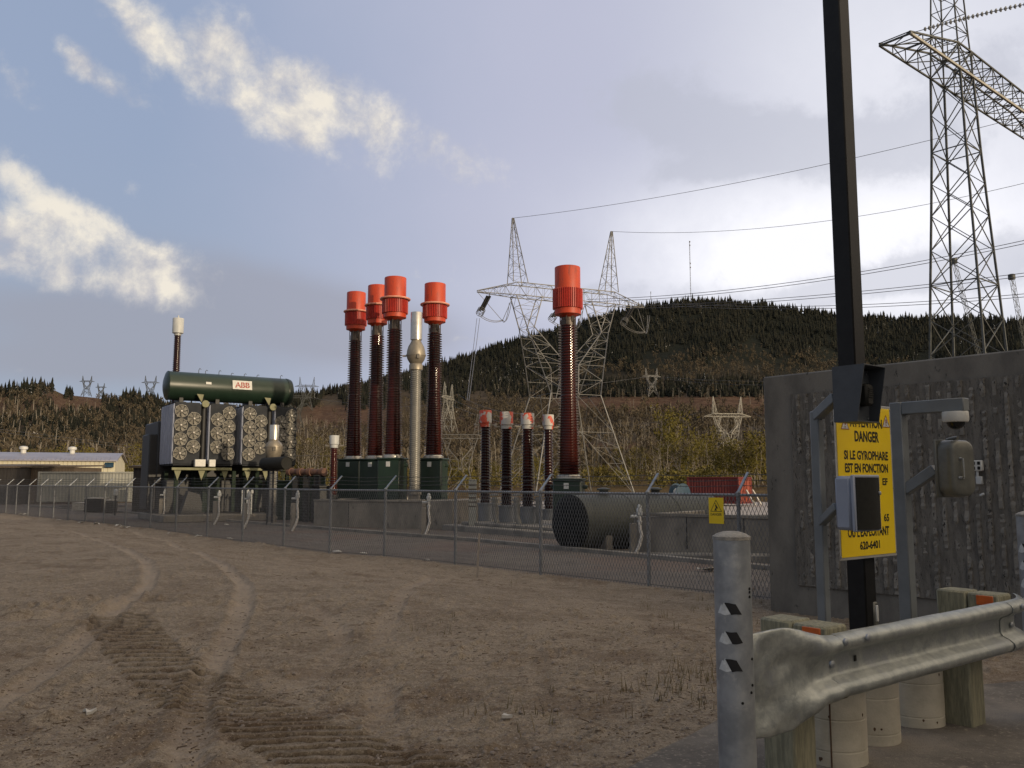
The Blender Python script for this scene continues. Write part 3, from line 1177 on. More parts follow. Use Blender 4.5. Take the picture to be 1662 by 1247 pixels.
A1, A2 = P(694, 830, 42.8), P(735, 830, 42.2)
t = thing('basin_wall', 'short concrete basin wall below the single red capped bushing', 'wall', V2(A1.x, A1.y, YARD))
mb = MB()
wallseg(mb, A1, A2, 3.2, hh)
mb.build('wall', MAT['concrete'], t)

A1, A2 = P(1029, 870, 28.2), P(1420, 870, 23.8)
t = thing('basin_wall', 'long low concrete wall in front of the horizontal grey tank', 'wall', V2(A1.x, A1.y, YARD))
mb = MB()
zt = P(1100, 833.5, 27.4).z
wallseg(mb, A1, A2, .35, zt - YARD + .1)
d = (A2 - A1).normalized()
n = Vector((-d.y, d.x, 0))
mb.bbox(V2(*((A1 + n * 2.6 + d * .17).xy), YARD - .1 + (zt - YARD) / 2), (4.4, .34, zt - YARD + .098), .03, (n, d, UP))
mb.build('wall', MAT['concrete'], t)
mb = MB()
mb.bbox(V2(*((A1 + A2) / 2 - n * .35).xy, YARD + .05), ((A2 - A1).length + 1.2, .7, .3), .05, (d, n, UP))
mb.build('footing', MAT['concrete'], t)

def ties(t, A, B, z0, z1, n_, seed):
    """vertical pour joints and a drip edge on a low wall"""
    d = (B - A)
    d.z = 0
    L = d.length
    d.normalize()
    nn_ = UP.cross(d)
    if nn_.y > 0:
        nn_ = -nn_
    r = np.random.default_rng(seed)
    jm = MB()
    for k in range(1, n_):
        p = A + d * (L * k / n_)
        jm.box(V2(p.x, p.y, (z0 + z1) / 2) + nn_ * .003, (.03, .012, z1 - z0 - .06), (d, nn_, UP))
    jm.build('pour_joint', MAT['dark'], t)
    lm = MB()
    lm.bbox(V2(*((A + B) / 2).xy, z1 - .05) + nn_ * .02, (L, .05, .10), .012, (d, nn_, UP))
    lm.build('coping', MAT['concrete'], t)


ties(bpy.data.objects['basin_wall'], P(509, 830, 45.3), P(686, 830, 42.6), YARD, ztop, 3, 1)
ties(bpy.data.objects['basin_wall.002'], A1, A2, YARD + .2, zt, 4, 2)

# plinth slab below the four small bushings
A1, A2 = P(752, 860, 41.6), P(905, 862, 36.0)
d = (A2 - A1)
d.z = 0
L_ = d.length
d.normalize()
n = Vector((-d.y, d.x, 0))
t = thing('equipment_plinth', 'flat stepped concrete plinth below the four painted small bushings', 'plinth', V2(A1.x, A1.y, YARD))
mb = MB()
c = (A1 + A2) / 2 + n * 3.5
mb.bbox(V2(c.x, c.y, YARD + .08), (L_ + 1.6, 8.4, .36), .04, (d, n, UP))
mb.bbox(V2(c.x, c.y, YARD + .33), (L_ + .4, 7.0, .14), .03, (d, n, UP))
mb.build('slab', MAT['concrete'], t)


# ---- porcelain columns
def shed_profile(r0, r1, z0, z1, n, over):
    pr = []
    p = (z1 - z0) / n
    for i in range(n):
        f = i / n
        rc = r0 + (r1 - r0) * f
        ro = rc + over * (1.0 - .15 * f)
        z = z0 + p * i
        pr += [(rc, z), (rc, z + p * .38), (ro, z + p * .44), (ro, z + p * .52), (rc + over * .22, z + p * .74)]
    pr.append((r1, z1))
    return pr


def louvre_ring(mb, r, z0, z1, n, c, m=0):
    """vertical corrugation all round"""
    vs, k = [], n * 4
    for z in (z0, z1):
        for j in range(k):
            a = 2 * PI * j / k
            rr = r if (j % 4) in (0, 1) else r * .925
            vs.append(Vector(c) + Vector((math.cos(a) * rr, math.sin(a) * rr, z)))
    fs = [(j, (j + 1) % k, k + (j + 1) % k, k + j) for j in range(k)] + [tuple(range(k))[::-1], tuple(range(k, 2 * k))]
    mb.add(vs, fs, m)


def big_bushing(px, Y, ytop, yring, ycap, ysheds, ybase, wcap, wring, wlouv, wneck, wtop, wbot, label, ring=True, sheds=50, turret=(38, 0), zb=None, px_top=None):
    s = Y / FPX
    top = P(px_top or px, ytop, Y)
    x, y = P(px, ybase, Y).x, Y
    zt, zr, zc, zs, z0 = [P(px, q, Y).z for q in (ytop, yring, ycap, ysheds, ybase)]
    g0 = YARD - .05 if zb is None else zb
    t = thing('transformer_bushing', label, 'bushing', (x, y, g0), group='tall red capped bushings')
    # turret: bevelled green box, flange and lifting ears
    mb = MB()
    w = turret[0] * s
    ax = (Vector((.975, -.22, 0)), Vector((.22, .975, 0)), UP)
    mb.bbox((x, y, (g0 + z0 - .14) / 2), (w, w, z0 - .14 - g0), .06, ax)
    mb.bbox((x, y, z0 - .10), (w * 1.06, w * 1.06, .10), .02, ax)
    for sg in (-1, 1):
        mb.bbox(Vector((x, y, z0 - .42)) + Vector((1, 0, 0)) * sg * w * .56, (.22, .12, .18), .03)
    tu = mb.build('turret', MAT['green'], t)
    pb = MB()
    pb.bbox(Vector((x, y, z0 - .38)) + -ax[1] * (w / 2 + .012) - ax[0] * w * .02, (.22, .02, .26), .004, ax)
    pb.build('rating_plate', MAT['capgrey'], tu)
    mb = MB()
    rb, rt = wbot * s / 2, wtop * s / 2
    ov = min(.15, rb * .24)
    mb.lathe([(rb * 1.02, -.05), (rb * 1.02, .07), (rb * .9, .07), (rb * .86, .12)], (x, y, z0), 32)
    mb.build('flange', MAT['alu'], t)
    mb = MB()
    h = zs - z0 - .12
    mb.lathe(shed_profile((rb - ov), (rb + rt) / 2 * .93 - ov, 0, h * .52, int(sheds * .52), ov)
             + shed_profile((rb + rt) / 2 * .93 - ov, rt - ov, h * .525, h, int(sheds * .48), ov), (x, y, z0 + .12), 36)
    mb.build('porcelain', MAT['glaze'], t)
    mb = MB()
    rn = wneck * s / 2
    mb.lathe([(rn, -.02), (rn, (zc - zs) * .45), (rn * .93, (zc - zs) * .5), (rn * .93, zc - zs + .1)], (x, y, zs), 24)
    mb.bbox((x + rn * .55, y - rn * .80, (zs + zc) / 2 + .05), (.12, .12, (zc - zs) * .75), .02)
    for a in range(6):
        an = a * PI / 3 + .3
        mb.bar((x + rn * 1.12 * math.cos(an), y + rn * 1.12 * math.sin(an), zs), (x + rn * 1.12 * math.cos(an), y + rn * 1.12 * math.sin(an), zc), .025, 6)
    mb.build('neck', MAT['neck'], t)
    mb = MB()
    rc, rl = wcap * s / 2, wlouv * s / 2
    zl = zr - (zr - zc) * .10 if ring else zr
    lip = (zr - zc) * .27
    mb.lathe([(rc, zr - .1), (rc, zt - .03), (rc - .01, zt - .008), (rc - .03, zt), (rc - .05, zt - .02), (rc * .3, zt + .02), (0, zt + .03)], (x, y, 0), 40)
    mb.lathe([(rl * .45, zc - .12), (rl * .70, zc), (rl * .86, zc + .02), (rl * .87, zc + lip), (rl * .87, zr)], (x, y, 0), 40)
    cp = mb.build('corona_cap', MAT['red'], t)
    mb = MB()
    louvre_ring(mb, rl, zc + lip * .9, zl, 44, (x, y, 0))
    mb.build('louvre_band', MAT['red_dark'], cp)
    if ring:
        mb = MB()
        rr = wring * s / 2
        pts = [(x + rr * .95 * math.cos(a), y + rr * .95 * math.sin(a), zr - .02) for a in np.linspace(0, 2 * PI, 41)[:-1]]
        mb.tube(pts, .055, 8, closed=True)
        mb.lathe([(rc * .98, -.01), (rl * 1.0, -.02), (rl * 1.0, .02), (rc * .98, .03)], (x, y, zr - .02), 40, cap=False)
        mb.build('corona_ring', MAT['ring'], cp)
    return t


ZB = YARD + .85
big_bushing(573, 51.5, 475.5, 506, 536, 553, 744, 31, 40, 36, 17, 23, 30, 'farthest left tall brown bushing of the clustered three, dull red cap', zb=ZB, px_top=579)
big_bushing(608.5, 48.5, 464.5, 496, 527, 545, 743.5, 32.5, 42, 37.5, 17.5, 25, 31, 'middle tall brown bushing of the clustered three, red cap half hidden behind its neighbour', zb=ZB)
big_bushing(637.5, 45.6, 451.5, 485.5, 517, 535, 742, 36, 50, 43, 18.5, 26, 33, 'nearest tall brown bushing of the clustered three, with the highest orange red cap', zb=ZB)
big_bushing(703.5, 46.0, 461.5, 494.5, 524, 541, 742.5, 35, 48, 41, 17, 25, 33, 'tall brown bushing with ringed red cap standing right of the silver arrester', zb=YARD + .5, px_top=706)
big_bushing(923.5, 38.7, 434.5, 471, 512, 528, 775, 42.5, 50, 50, 24, 32, 41, 'tall brown bushing with ringless red cap standing before the lattice tower', ring=False, sheds=56, turret=(46, 0))


# ---- surge arresters
def arrester(px, Y, ys, w, label, nshed, drum=False):
    """ys: top of can, can bottom, dome mid, dome bottom, column base"""
    s = Y / FPX
    z = [P(px, q, Y).z for q in ys]
    x, y = P(px, ys[-1], Y).x, Y
    t = thing('surge_arrester', label, 'surge arrester', (x, y, YARD), group='surge arresters')
    mb = MB()
    rc = w[0] * s / 2
    mb.lathe([(rc, z[1]), (rc, z[0] - .02), (rc * .97, z[0]), (rc * .5, z[0] + .01)], (x, y, 0), 28)
    mb.build('top_can', MAT['alu'], t)
    mb = MB()
    rd = w[1] * s / 2
    pr = [(rc * .6, z[1] + .02)]
    for k in range(9):
        a = PI / 2 - PI * k / 9 * .93
        hz_ = (z[1] - z[2]) if a > 0 else (z[2] - z[3])
        pr.append((rd * max(.62 if a < 0 else .5, math.cos(a)), z[2] + math.sin(a) * hz_))
    pr.append((w[2] * s / 2 * 1.12, z[3]))
    pr.append((w[2] * s / 2 * 1.12, z[3] - .25))
    mb.lathe(pr[::-1], (x, y, 0), 28)
    mb.lathe([(rd * 1.05, -.03), (rd * 1.05, .03)], (x, y, z[2]), 28)
    mb.box((x - rd * 1.2, y - .1, z[2] - .05), (.2, .1, .08))
    mb.box((x + rd * .35, y - rd, z[2] - .1), (.12, .1, .22))
    mb.build('dome', MAT['tan_metal'], t)
    mb = MB()
    r = w[2] * s / 2
    mb.lathe(shed_profile(r * .80, r * .80, 0, z[3] - .25 - z[4], nshed, r * .20), (x, y, z[4]), 28)
    mb.build('column', MAT['silicone'], t)
    mb = MB()
    mb.lathe([(r * 1.2, 0), (r * 1.2, .12), (r * .9, .14)], (x, y, z[4] - .12), 20)
    mb.bbox((x, y, (z[4] - .1 + YARD) / 2 - .02), (r * 1.8, r * 1.8, z[4] - .1 - YARD), .03)
    mb.build('base', MAT['concrete'], t)
    return t


arrester(672.5, 44.4, (507.5, 552, 577, 593, 799), (19, 31, 20), 'tall slim silver surge arrester standing between two red capped bushings', 62)
arrester(441, 47.5, (690, 714, 726, 750, 838), (15.5, 28, 15), 'short silver surge arrester in front of the cooling fans', 26)

# black drum held up beside the short arrester
c0, c1 = P(434, 753, 46.6), P(461, 752, 45.4)
t = thing('oil_drum', 'matt black drum lying on a post bracket before the cooling fans', 'drum', V2(c0.x + .35, c0.y, YARD))
mb = MB()
ax_d = (c1 - c0).normalized()
Ld = (c1 - c0).length + .55
mb.lathe([(.0, -.05), (.28, -.04), (.34, 0), (.345, Ld), (.33, Ld + .02), (.33, Ld - .02), (0, Ld - .03)], c0 - ax_d * .28, 28, axis=ax_d)
mb.build('shell', MAT['blackp'], t)
mb = MB()
for o in (.1, .6):
    q = c0 + ax_d * o
    mb.bbox((q.x, q.y + .1, (q.z - .3 + YARD) / 2), (.10, .10, q.z - .3 - YARD), .01)
mb.bbox((c0.x + .3, c0.y - .05, c0.z - .36), (1.0, .4, .06), .01)
mb.build('bracket', MAT['dark'], t)


# ---- four small bushings with painted caps
def small_bushing(px, Y, ytop, ycap, ytank, ybot, wcap, wcol, label, capm, tankm='greytank', grp='small painted bushings', glz='glaze_k', nsh=27):
    s = Y / FPX
    z = [P(px, q, Y).z for q in (ytop, ycap, ytank, ybot)]
    x, y = P(px, ytank, Y).x, Y
    t = thing('small_bushing', label, 'bushing', (x, y, YARD), group=grp)
    mb = MB()
    r = wcap * s / 2
    mb.lathe([(r * .82, z[1] - .04), (r * .86, z[1] + .12), (r, z[1] + .16), (r, z[0] - .02), (r * .97, z[0]), (r * .4, z[0] + .01)], (x, y, 0), 26)
    cpo = mb.build('cap', MAT[capm], t)
    mb = MB()
    for sg in (-1, 1):
        mb.bbox((x + sg * r * 1.35, y - .02, z[1] + .06), (r * .8, .09, .07), .01)
        mb.lathe([(.05, -.06), (.05, .06)], (x + sg * r * 1.7, y, z[1] + .08), 10, axis=(1, 0, 0))
    mb.build('terminal', MAT['tan_metal'], cpo)
    mb = MB()
    rc = wcol * s / 2
    mb.lathe(shed_profile(rc * .76, rc * .66, 0, z[1] - .04 - z[2], nsh, rc * .34), (x, y, z[2]), 28)
    mb.build('porcelain', MAT[glz], t)
    mb = MB()
    rt = wcol * s * .62
    ax = (Vector((.83, .55, 0)), Vector((-.55, .83, 0)), UP)
    mb.lathe([(rt, z[3]), (rt, z[2] - .10), (rt * 1.1, z[2] - .10), (rt * 1.1, z[2] - .02), (rt * .8, z[2])], (x, y, 0), 24)
    mb.bbox((x, y, z[3] - .02), (rt * 2.6, rt * 2.6, .12), .02, ax)
    mb.bbox(Vector((x, y, (z[2] + z[3]) / 2)) + Vector((.83, .55, 0)) * rt * 1.2, (.22, .24, (z[2] - z[3]) * .55), .02, ax)
    mb.build('tank', MAT[tankm], t)
    return t


def paintcap(name, seed, amt):
    return M(name, (.50, .065, .028), (.42, .41, .385), 1.9 + seed * .2, lo=amt - .02, hi=amt + .02, rough=.5, detail=4, stretch=(1, 1, .8), third=(.35, .34, .33), tscale=7, tlo=.66, thi=.72)


MAT['cap1'] = paintcap('cap_paint_mostly_red', 1, .46)
MAT['cap2'] = paintcap('cap_paint_streaked', 2, .50)
MAT['cap3'] = paintcap('cap_paint_splashed', 3, .55)
MAT['cap4'] = paintcap('cap_paint_grey', 4, .57)
small_bushing(787.5, 42.5, 666.5, 692, 816, 852, 20, 18.5, 'small dark bushing with mostly red painted cap, leftmost of the row of four', 'cap1')
small_bushing(822, 41.2, 669, 695, 820, 856, 21.5, 20.5, 'small dark bushing with red streaked cap, second from the left in the row of four', 'cap2')
small_bushing(856.5, 40.0, 671, 695, 822, 857, 22, 21.5, 'small dark bushing with red splashed grey cap, third from left in the row', 'cap3')
small_bushing(890.5, 43.8, 673.5, 696, 826, 862, 18.5, 17.5, 'small dark bushing with grey and red cap beside the tall ringless bushing', 'cap4')
small_bushing(540.5, 46.5, 707, 726, 803, 838, 15.5, 13.5, 'small red brown bushing with plain grey cap left of the basin wall', 'capgrey', 'dark', 'small plain bushings', 'glaze', 24)

# pipe bends wrapped in foil between the small bushings
for (px, Y, lab) in ((803.5, 40.6, 'pale foil wrapped pipe between the first and second painted bushings'), (839.5, 39.4, 'pale foil wrapped pipe between the second and third painted bushings'), (874.5, 39.6, 'pale foil wrapped pipe right of the third painted bushing')):
    a = P(px, 848, Y)
    t = thing('wrapped_pipe', lab, 'pipe', (a.x, a.y, YARD + .4), group='foil wrapped pipes')
    zt_ = P(px, 800, Y).z
    mb = MB()
    mb.tube([(a.x + .1, a.y - .05, YARD + .4), (a.x, a.y - .02, YARD + .75), (a.x, a.y, a.z + .4), (a.x - .02, a.y, zt_ - .2)], [.13, .12, .14, .13], 12)
    mb.build('pipe', MAT['silicone'], t)
    mb = MB()
    for k in range(3):
        mb.lathe([(.10, -.05), (.2, -.04), (.2, .04), (.10, .05)], (a.x - .02, a.y, zt_ - .1 - k * .22), 12)
    mb.build('flange', MAT['silicone'], t)
for (px, py, Y, sz, lab) in ((767, 828, 41, (.36, .3, 2.4), 'narrow tan cabinet left of the painted bushings'), (690, 0, 0, None, '')):
    if sz:
        a = P(px, py, Y)
        t = thing('control_cabinet', lab, 'cabinet', (a.x, a.y, YARD))
        mb = MB()
        mb.bbox((a.x, a.y, YARD + sz[2] / 2), (sz[0], sz[1], sz[2]), .02)
        mb.build('body', MAT['cont_grey'], t)
        mb = MB()
        for k in range(6):
            mb.box((a.x, a.y - sz[1] / 2 - .012, YARD + sz[2] - .25 - k * .2), (sz[0] * 1.04, .02, .05))
        mb.build('louvre', MAT['shed'], t)

# ---- horizontal tank
E0 = P(926, 847, 29.6)
axt = Vector((math.cos(R(35)), math.sin(R(35)), 0))
RT = .945
E0.z = P(926, 803.5, 29.6).z - RT
t = thing('horizontal_tank', 'long horizontal grey cylindrical tank behind the low wall', 'tank', V2(E0.x, E0.y, YARD))
mb = MB()
L_ = 6.6
mb.lathe([(RT, 0), (RT, L_), (RT * .93, L_ + .18), (RT * .7, L_ + .36), (0, L_ + .48)], E0, 48, axis=axt)
for k in (0.03, 2.2, 4.4):
    mb.lathe([(RT * 1.0, -.02), (RT * 1.012, -.02), (RT * 1.012, .03), (RT, .03)], E0 + axt * k, 48, axis=axt, cap=False)
mb.build('shell', MAT['tank'], t)
mb = MB()
mb.lathe([(RT * 1.01, 0), (RT * .985, -.05), (RT * .9, -.13), (RT * .6, -.25), (0, -.30)], E0 - axt * .01, 48, axis=axt)
mb.build('end_cap', MAT['tank_end'], t)
for k in (1.0, 5.2):
    mb = MB()
    q = E0 + axt * k
    n = Vector((-axt.y, axt.x, 0))
    mb.bbox((q.x, q.y, YARD + .28), (.3, 1.7, .56), .03, (axt, n, UP))
    mb.build('saddle', MAT['concrete'], t)

for k in (1.5, 4.0):
    mb = MB()
    q = E0 + axt * k
    mb.lathe([(.16, 0), (.16, .16), (.24, .16), (.24, .22), (.10, .26), (0, .27)], q + UP * (RT - .02), 16)
    mb.build('nozzle', MAT['tank'], t)

# ---- cable posts with white conduit
for (px, pyb, pyt, lab) in ((1034, 901, 826, 'grey cable post with white conduit beside the dark tank end'), (692, 872, 806, 'grey cable post with white conduit before the basin wall corner'),
                            (479, 862, 801, 'grey cable post with white conduit right of the short silver arrester'), (400, 858, 802, 'grey cable post with white conduit under the third fan bank'),
                            (352, 852, 800, 'grey cable post with white conduit under the second fan bank'), (264, 846, 797, 'grey cable post with white conduit at the left end of the transformer')):
    b0 = G(px, pyb, YARD)
    zt_ = P(px, pyt, b0.y).z
    t = thing('cable_post', lab, 'post', b0, group='cable posts with conduit')
    mb = MB()
    mb.bbox((b0.x - .12, b0.y, (zt_ - .45 + YARD) / 2), (.20, .22, zt_ - .45 - YARD), .015)
    mb.build('post', MAT['concrete'], t)
    mb = MB()
    x, y = b0.x + .09, b0.y - .05
    mb.tube([(x - .18, y - .15, YARD), (x - .03, y - .1, YARD + .32), (x + .05, y - .08, YARD + .62), (x, y - .03, zt_ - .6), (x, y, zt_ - .12)], .055, 8)
    mb.build('conduit', MAT['pipe_w'], t)
    mb = MB()
    mb.bbox((x, y, zt_ - .1), (.18, .16, .24), .03)
    mb.lathe([(.05, -.18), (.05, .14)], (x - .1, y, zt_ - .24), 8, axis=(1, 0, 0))
    mb.lathe([(.07, 0), (.07, .06), (.03, .12)], (x, y, zt_ + .02), 10)
    mb.lathe([(.08, 0), (.08, .05)], (x, y, zt_ - .42), 10)
    mb.build('junction', MAT['capgrey'], t)

# ---- the transformer with its fan banks
TR = thing('power_transformer', 'large transformer with banks of cooling fans under a dark green oil tank', 'transformer', (-19.6, 50.0, YARD), math.atan2(.55, .83))
mb = MB()
mb.bbox((3.6, 5.4, 3.3), (7.6, 4.0, 5.4), .08)
mb.build('main_tank', MAT['dark'], TR, world=False)
mb = MB()
mb.bbox((3.6, 2.6, 1.42), (7.0, 1.2, 2.0), .06)
for s in (.9, 2.2, 3.6, 4.9, 6.2):
    mb.bbox((s, 1.95, 1.42), (.10, .14, 1.9), .02)
mb.build('lower_tank', MAT['dark'], TR, world=False)
mb = MB()
mb.bbox((3.7, 2.6, .2), (8.6, 7.4, .4), .04)
mb.build('pad', MAT['concrete'], TR, world=False)
ZR0, ZR1 = 3.32, 6.86


def fan_mesh():
    mb = MB()
    R0 = .365
    ring_ = [(R0 * math.cos(a), 0, R0 * math.sin(a)) for a in np.linspace(0, 2 * PI, 29)[:-1]]
    mb.tube(ring_, .020, 6, m=1, closed=True)
    mb.lathe([(R0 * .98, -.0), (R0 * .98, .09)], (0, 0, 0), 28, m=1, axis=(0, 1, 0), cap=False)
    for rr in (.30, .235, .17, .115):
        mb.tube([(rr * math.cos(a), -.03, rr * math.sin(a)) for a in np.linspace(0, 2 * PI, 21)[:-1]], .007, 4, m=1, closed=True)
    for k in range(6):
        a = k * PI / 3 + .2
        mb.bar((.08 * math.cos(a), -.035, .08 * math.sin(a)), (R0 * math.cos(a), -.005, R0 * math.sin(a)), .008, 4, m=1)
    mb.lathe([(.0, -.07), (.05, -.065), (.07, -.03), (.07, .06)], (0, 0, 0), 16, m=2, axis=(0, 1, 0))
    for k in range(7):
        a0 = k * 2 * PI / 7
        q = []
        for (r_, da, dy) in ((.08, 0, .01), (.22, .10, .0), (.345, .32, -.005), (.345, .92, .055), (.2, .78, .06), (.08, .60, .05)):
            q.append((r_ * math.cos(a0 + da), dy + .02, r_ * math.sin(a0 + da)))
        mb.add(q, [(0, 1, 4, 5), (1, 2, 3, 4)], 0)
    for a in (.5, 2.1, 3.7, 5.2):
        mb.box((R0 * 1.06 * math.cos(a), .02, R0 * 1.06 * math.sin(a)), (.05, .05, .05), m=1)
    return mb


fan0 = None
banks = [(0.0, 1.5, [(.37, 4, 0), (1.10, 3, .42)], 'a'), (2.03, 3.48, [(2.45, 3, .42), (3.12, 4, 0)], 'b'), (3.98, 5.45, [(4.36, 4, 0), (5.05, 3, .42)], 'c'), (5.98, 7.32, [(6.32, 3, .42), (6.96, 4, 0)], 'd')]
for (s0, s1, colm, _k) in banks:
    mb = MB()
    gp = .13
    w5 = 3.5 / 5
    for k in range(5):
        v0 = .04 + k * w5
        mb.bbox(((s0 + s1) / 2, v0 + (w5 - gp) / 2, (ZR0 + ZR1) / 2), (s1 - s0, w5 - gp, ZR1 - ZR0), .02, m=0)
    mb.box(((s0 + s1) / 2, 1.75, ZR1 + .02), (s1 - s0 - .1, 3.3, .10), m=0)
    mb.box(((s0 + s1) / 2, 1.75, ZR0 - .03), (s1 - s0 - .1, 3.3, .10), m=0)
    # fins standing on the outer side
    for k in range(5):
        v0 = .04 + k * w5
        mb.bbox((s0 - .015, v0 + (w5 - gp) / 2, (ZR0 + ZR1) / 2), (.03, w5 - gp - .03, ZR1 - ZR0 - .04), .008, m=1)
        for j in range(3):
            mb.bbox((s0 - .045, v0 + (j + .5) * (w5 - gp) / 3, (ZR0 + ZR1) / 2), (.03, .06, ZR1 - ZR0 - .2), .008, m=1)
    mb.mats = [0, 1]
    bk = mb.build('radiator_bank', [MAT['radiator'], MAT['radside_lit']], TR, world=False)
    for (sx, n_, dz) in colm:
        for j in range(n_):
            z = ZR1 - .46 - dz - j * .82
            if fan0 is None:
                fan0 = fan_mesh().build('fan', [MAT['fan'], MAT['fan_ring'], MAT['fan_hub']], bk, world=False)
                fo = fan0
            else:
                fo = fan0.copy()
                COL.objects.link(fo)
                fo.parent = bk
            fo.location = (sx, -.05, z)
            fo.rotation_euler = (0, (sx * 7.3 + j * 1.7) % 6.28, 0)
mb = MB()
RC = .86
ZC = 7.98
mb.lathe([(0, -.16), (RC * .55, -.12), (RC * .92, -.02), (RC, .03), (RC, 7.35), (RC * .93, 7.5), (RC * .6, 7.62), (0, 7.68)], (-.28, 1.25, ZC), 40, axis=(1, 0, 0))
for k in (.05, 7.2):
    mb.lathe([(RC, 0), (RC * 1.02, 0), (RC * 1.02, .06), (RC, .06)], (-.28 + k, 1.25, ZC), 40, axis=(1, 0, 0), cap=False)
cons = mb.build('conservator_tank', MAT['green'], TR, world=False)
mb = MB()
for (s, h) in ((1.55, .30), (1.95, .22), (2.75, .26), (3.5, .14), (4.3, .16), (5.1, .14), (6.6, .22)):
    mb.tube([(s, 1.25, ZC + RC - .05), (s, 1.25, ZC + RC + h * .6), (s + .06, 1.25, ZC + RC + h), (s + .14, 1.25, ZC + RC + h * .75)], .018, 6)
mb.build('lifting_hook', MAT['dark'], cons, world=False)
# the name plate and the small tag, on the sloping face of the drum
ang = R(12)
nn = Vector((0, -math.cos(ang), math.sin(ang)))
ee = Vector((0, math.sin(ang), math.cos(ang)))
pc = Vector((3.95, 1.25, ZC)) + nn * (RC + .05)
mb = MB()
mb.bbox(pc, (1.18, .02, .56), .005, (Vector((1, 0, 0)), nn, ee))
pl = mb.build('name_plate', MAT['white'], cons, world=False)
mb = MB()
text_mb(mb, 'ABB', pc, (1, 0, 0), ee, .36, nn, width=.90, bold=.035, thick=.013)
mb.build('lettering', MAT['ink_red'], cons, world=False)
mb = MB()
for dx_ in (-.30, .0, .32):
    mb.box(pc + Vector((dx_ - .0, 0, 0)) + nn * .0145, (.014, .002, .38), (Vector((1, 0, 0)), nn, ee))
mb.box(pc + nn * .0145, (.92, .0022, .014), (Vector((1, 0, 0)), nn, ee))
mb.build('lettering_gap', MAT['white'], cons, world=False)
pc2 = Vector((1.95, 1.25, ZC)) + nn * (RC + .035)
mb = MB()
mb.bbox(pc2, (.32, .02, .15), .004, (Vector((1, 0, 0)), nn, ee))
mb.build('tag_plate', MAT['white'], cons, world=False)
# saddles under the drum, header pipes, gauges
mb = MB()
for s in (.5, 2.6, 4.6, 6.6):
    mb.bbox((s, 1.4, ZR1 + .2), (.25, 1.3, .42), .02)
for s in (1.76, 5.72):
    mb.tube([(s, .5, ZR0 - .2), (s, .5, ZR1 + .1), (s, 1.0, ZR1 + .35)], .16, 12)
mb.tube([(.2, 3.7, ZR1 - .2), (7.2, 3.7, ZR1 - .2)], .16, 12)
mb.box((3.65, 3.0, 5.0), (7.2, .2, 3.2))
mb.build('pipework', MAT['dark'], TR, world=False)
for s in (1.72, 5.78):
    mb = MB()
    mb.lathe([(.0, -.02), (.20, -.015), (.215, .0), (.215, .06), (.1, .16)], (s, -.02, ZR1 + .02), 24, axis=(0, 1, 0))
    mb.bar((s, .1, ZR1 + .0), (s, 1.0, ZR1 + .3), .05, 8)
    mb.prism([(s - .45, .3, ZR1 + .62), (s - .05, .3, ZR1 + .60), (s - .15, .3, ZR1 + .12)], (0, 0, 0), (0, .04, 0))
    mb.build('oil_gauge', MAT['green_lt'], TR, world=False)
mb = MB()
for (a, c) in ((-.05, 3.35), (4.0, 6.9)):
    mb.bbox(((a + c) / 2, -.05, ZR0 - .28), (c - a, .16, .16), .02)
    for s in (a + .35, (a + c) / 2, c - .35):
        mb.prism([(s - .2, .0, ZR0 - .36), (s + .2, .0, ZR0 - .36), (s, .0, ZR0 - .95)], (0, 0, 0), (0, .05, 0))
mb.build('support_beam', MAT['green_lt'], TR, world=False)
for (a, c) in ((1.15, 1.75), (1.95, 2.32)):
    mb = MB()
    mb.bbox(((a + c) / 2, -.3, ZR0 + .06), (c - a, .3, .42), .02)
    mb.build('junction_box', MAT['white'], TR, world=False)
for s in (.3, 1.9, 3.6, 5.0, 6.9):
    for v in (.3, 3.0):
        mb = MB()
        mb.bbox((s, v, 1.72), (.22, .22, 2.44), .02)
        mb.build('leg', MAT['frame_dark'], TR, world=False)
for (c_, s_) in (((2.3, 1.6, 1.55), (1.5, .8, 2.1)), ((5.0, 1.4, 1.45), (1.2, .8, 1.9))):
    mb = MB()
    mb.bbox(c_, s_, .05)
    mb.build('oil_cabinet', MAT['frame_dark'], TR, world=False)
mb = MB()
mb.prism([(.6, .2, .38), (2.0, .2, .38), (1.65, .2, 1.55), (1.0, .2, 1.75)], (0, 0, 0), (0, .7, 0))
mb.build('oil_pump', MAT['dark'], TR, world=False)
mb = MB()
mb.prism([(5.0, -.3, .75), (6.3, -.3, .75), (6.1, -.3, 1.7), (5.65, -.3, 2.15), (5.2, -.3, 1.75)], (0, 0, 0), (0, .6, 0))
for s in (5.1, 5.6, 6.1):
    mb.bar((s, -.1, .38), (s, -.1, .8), .05, 6)
mb.build('oil_pump', MAT['dark'], TR, world=False)
for s in (3.9, 4.2, 4.45, 6.9, 7.1, 7.3):
    mb = MB()
    mb.tube([(s, -.6, .35), (s, -.6, 1.6), (s + .1, -.5, 2.3 if s > 6 else 1.9)], .05, 8)
    mb.bbox((s, -.65, 1.7), (.16, .16, .2), .03)
    mb.build('valve', MAT['capgrey'], TR, world=False)
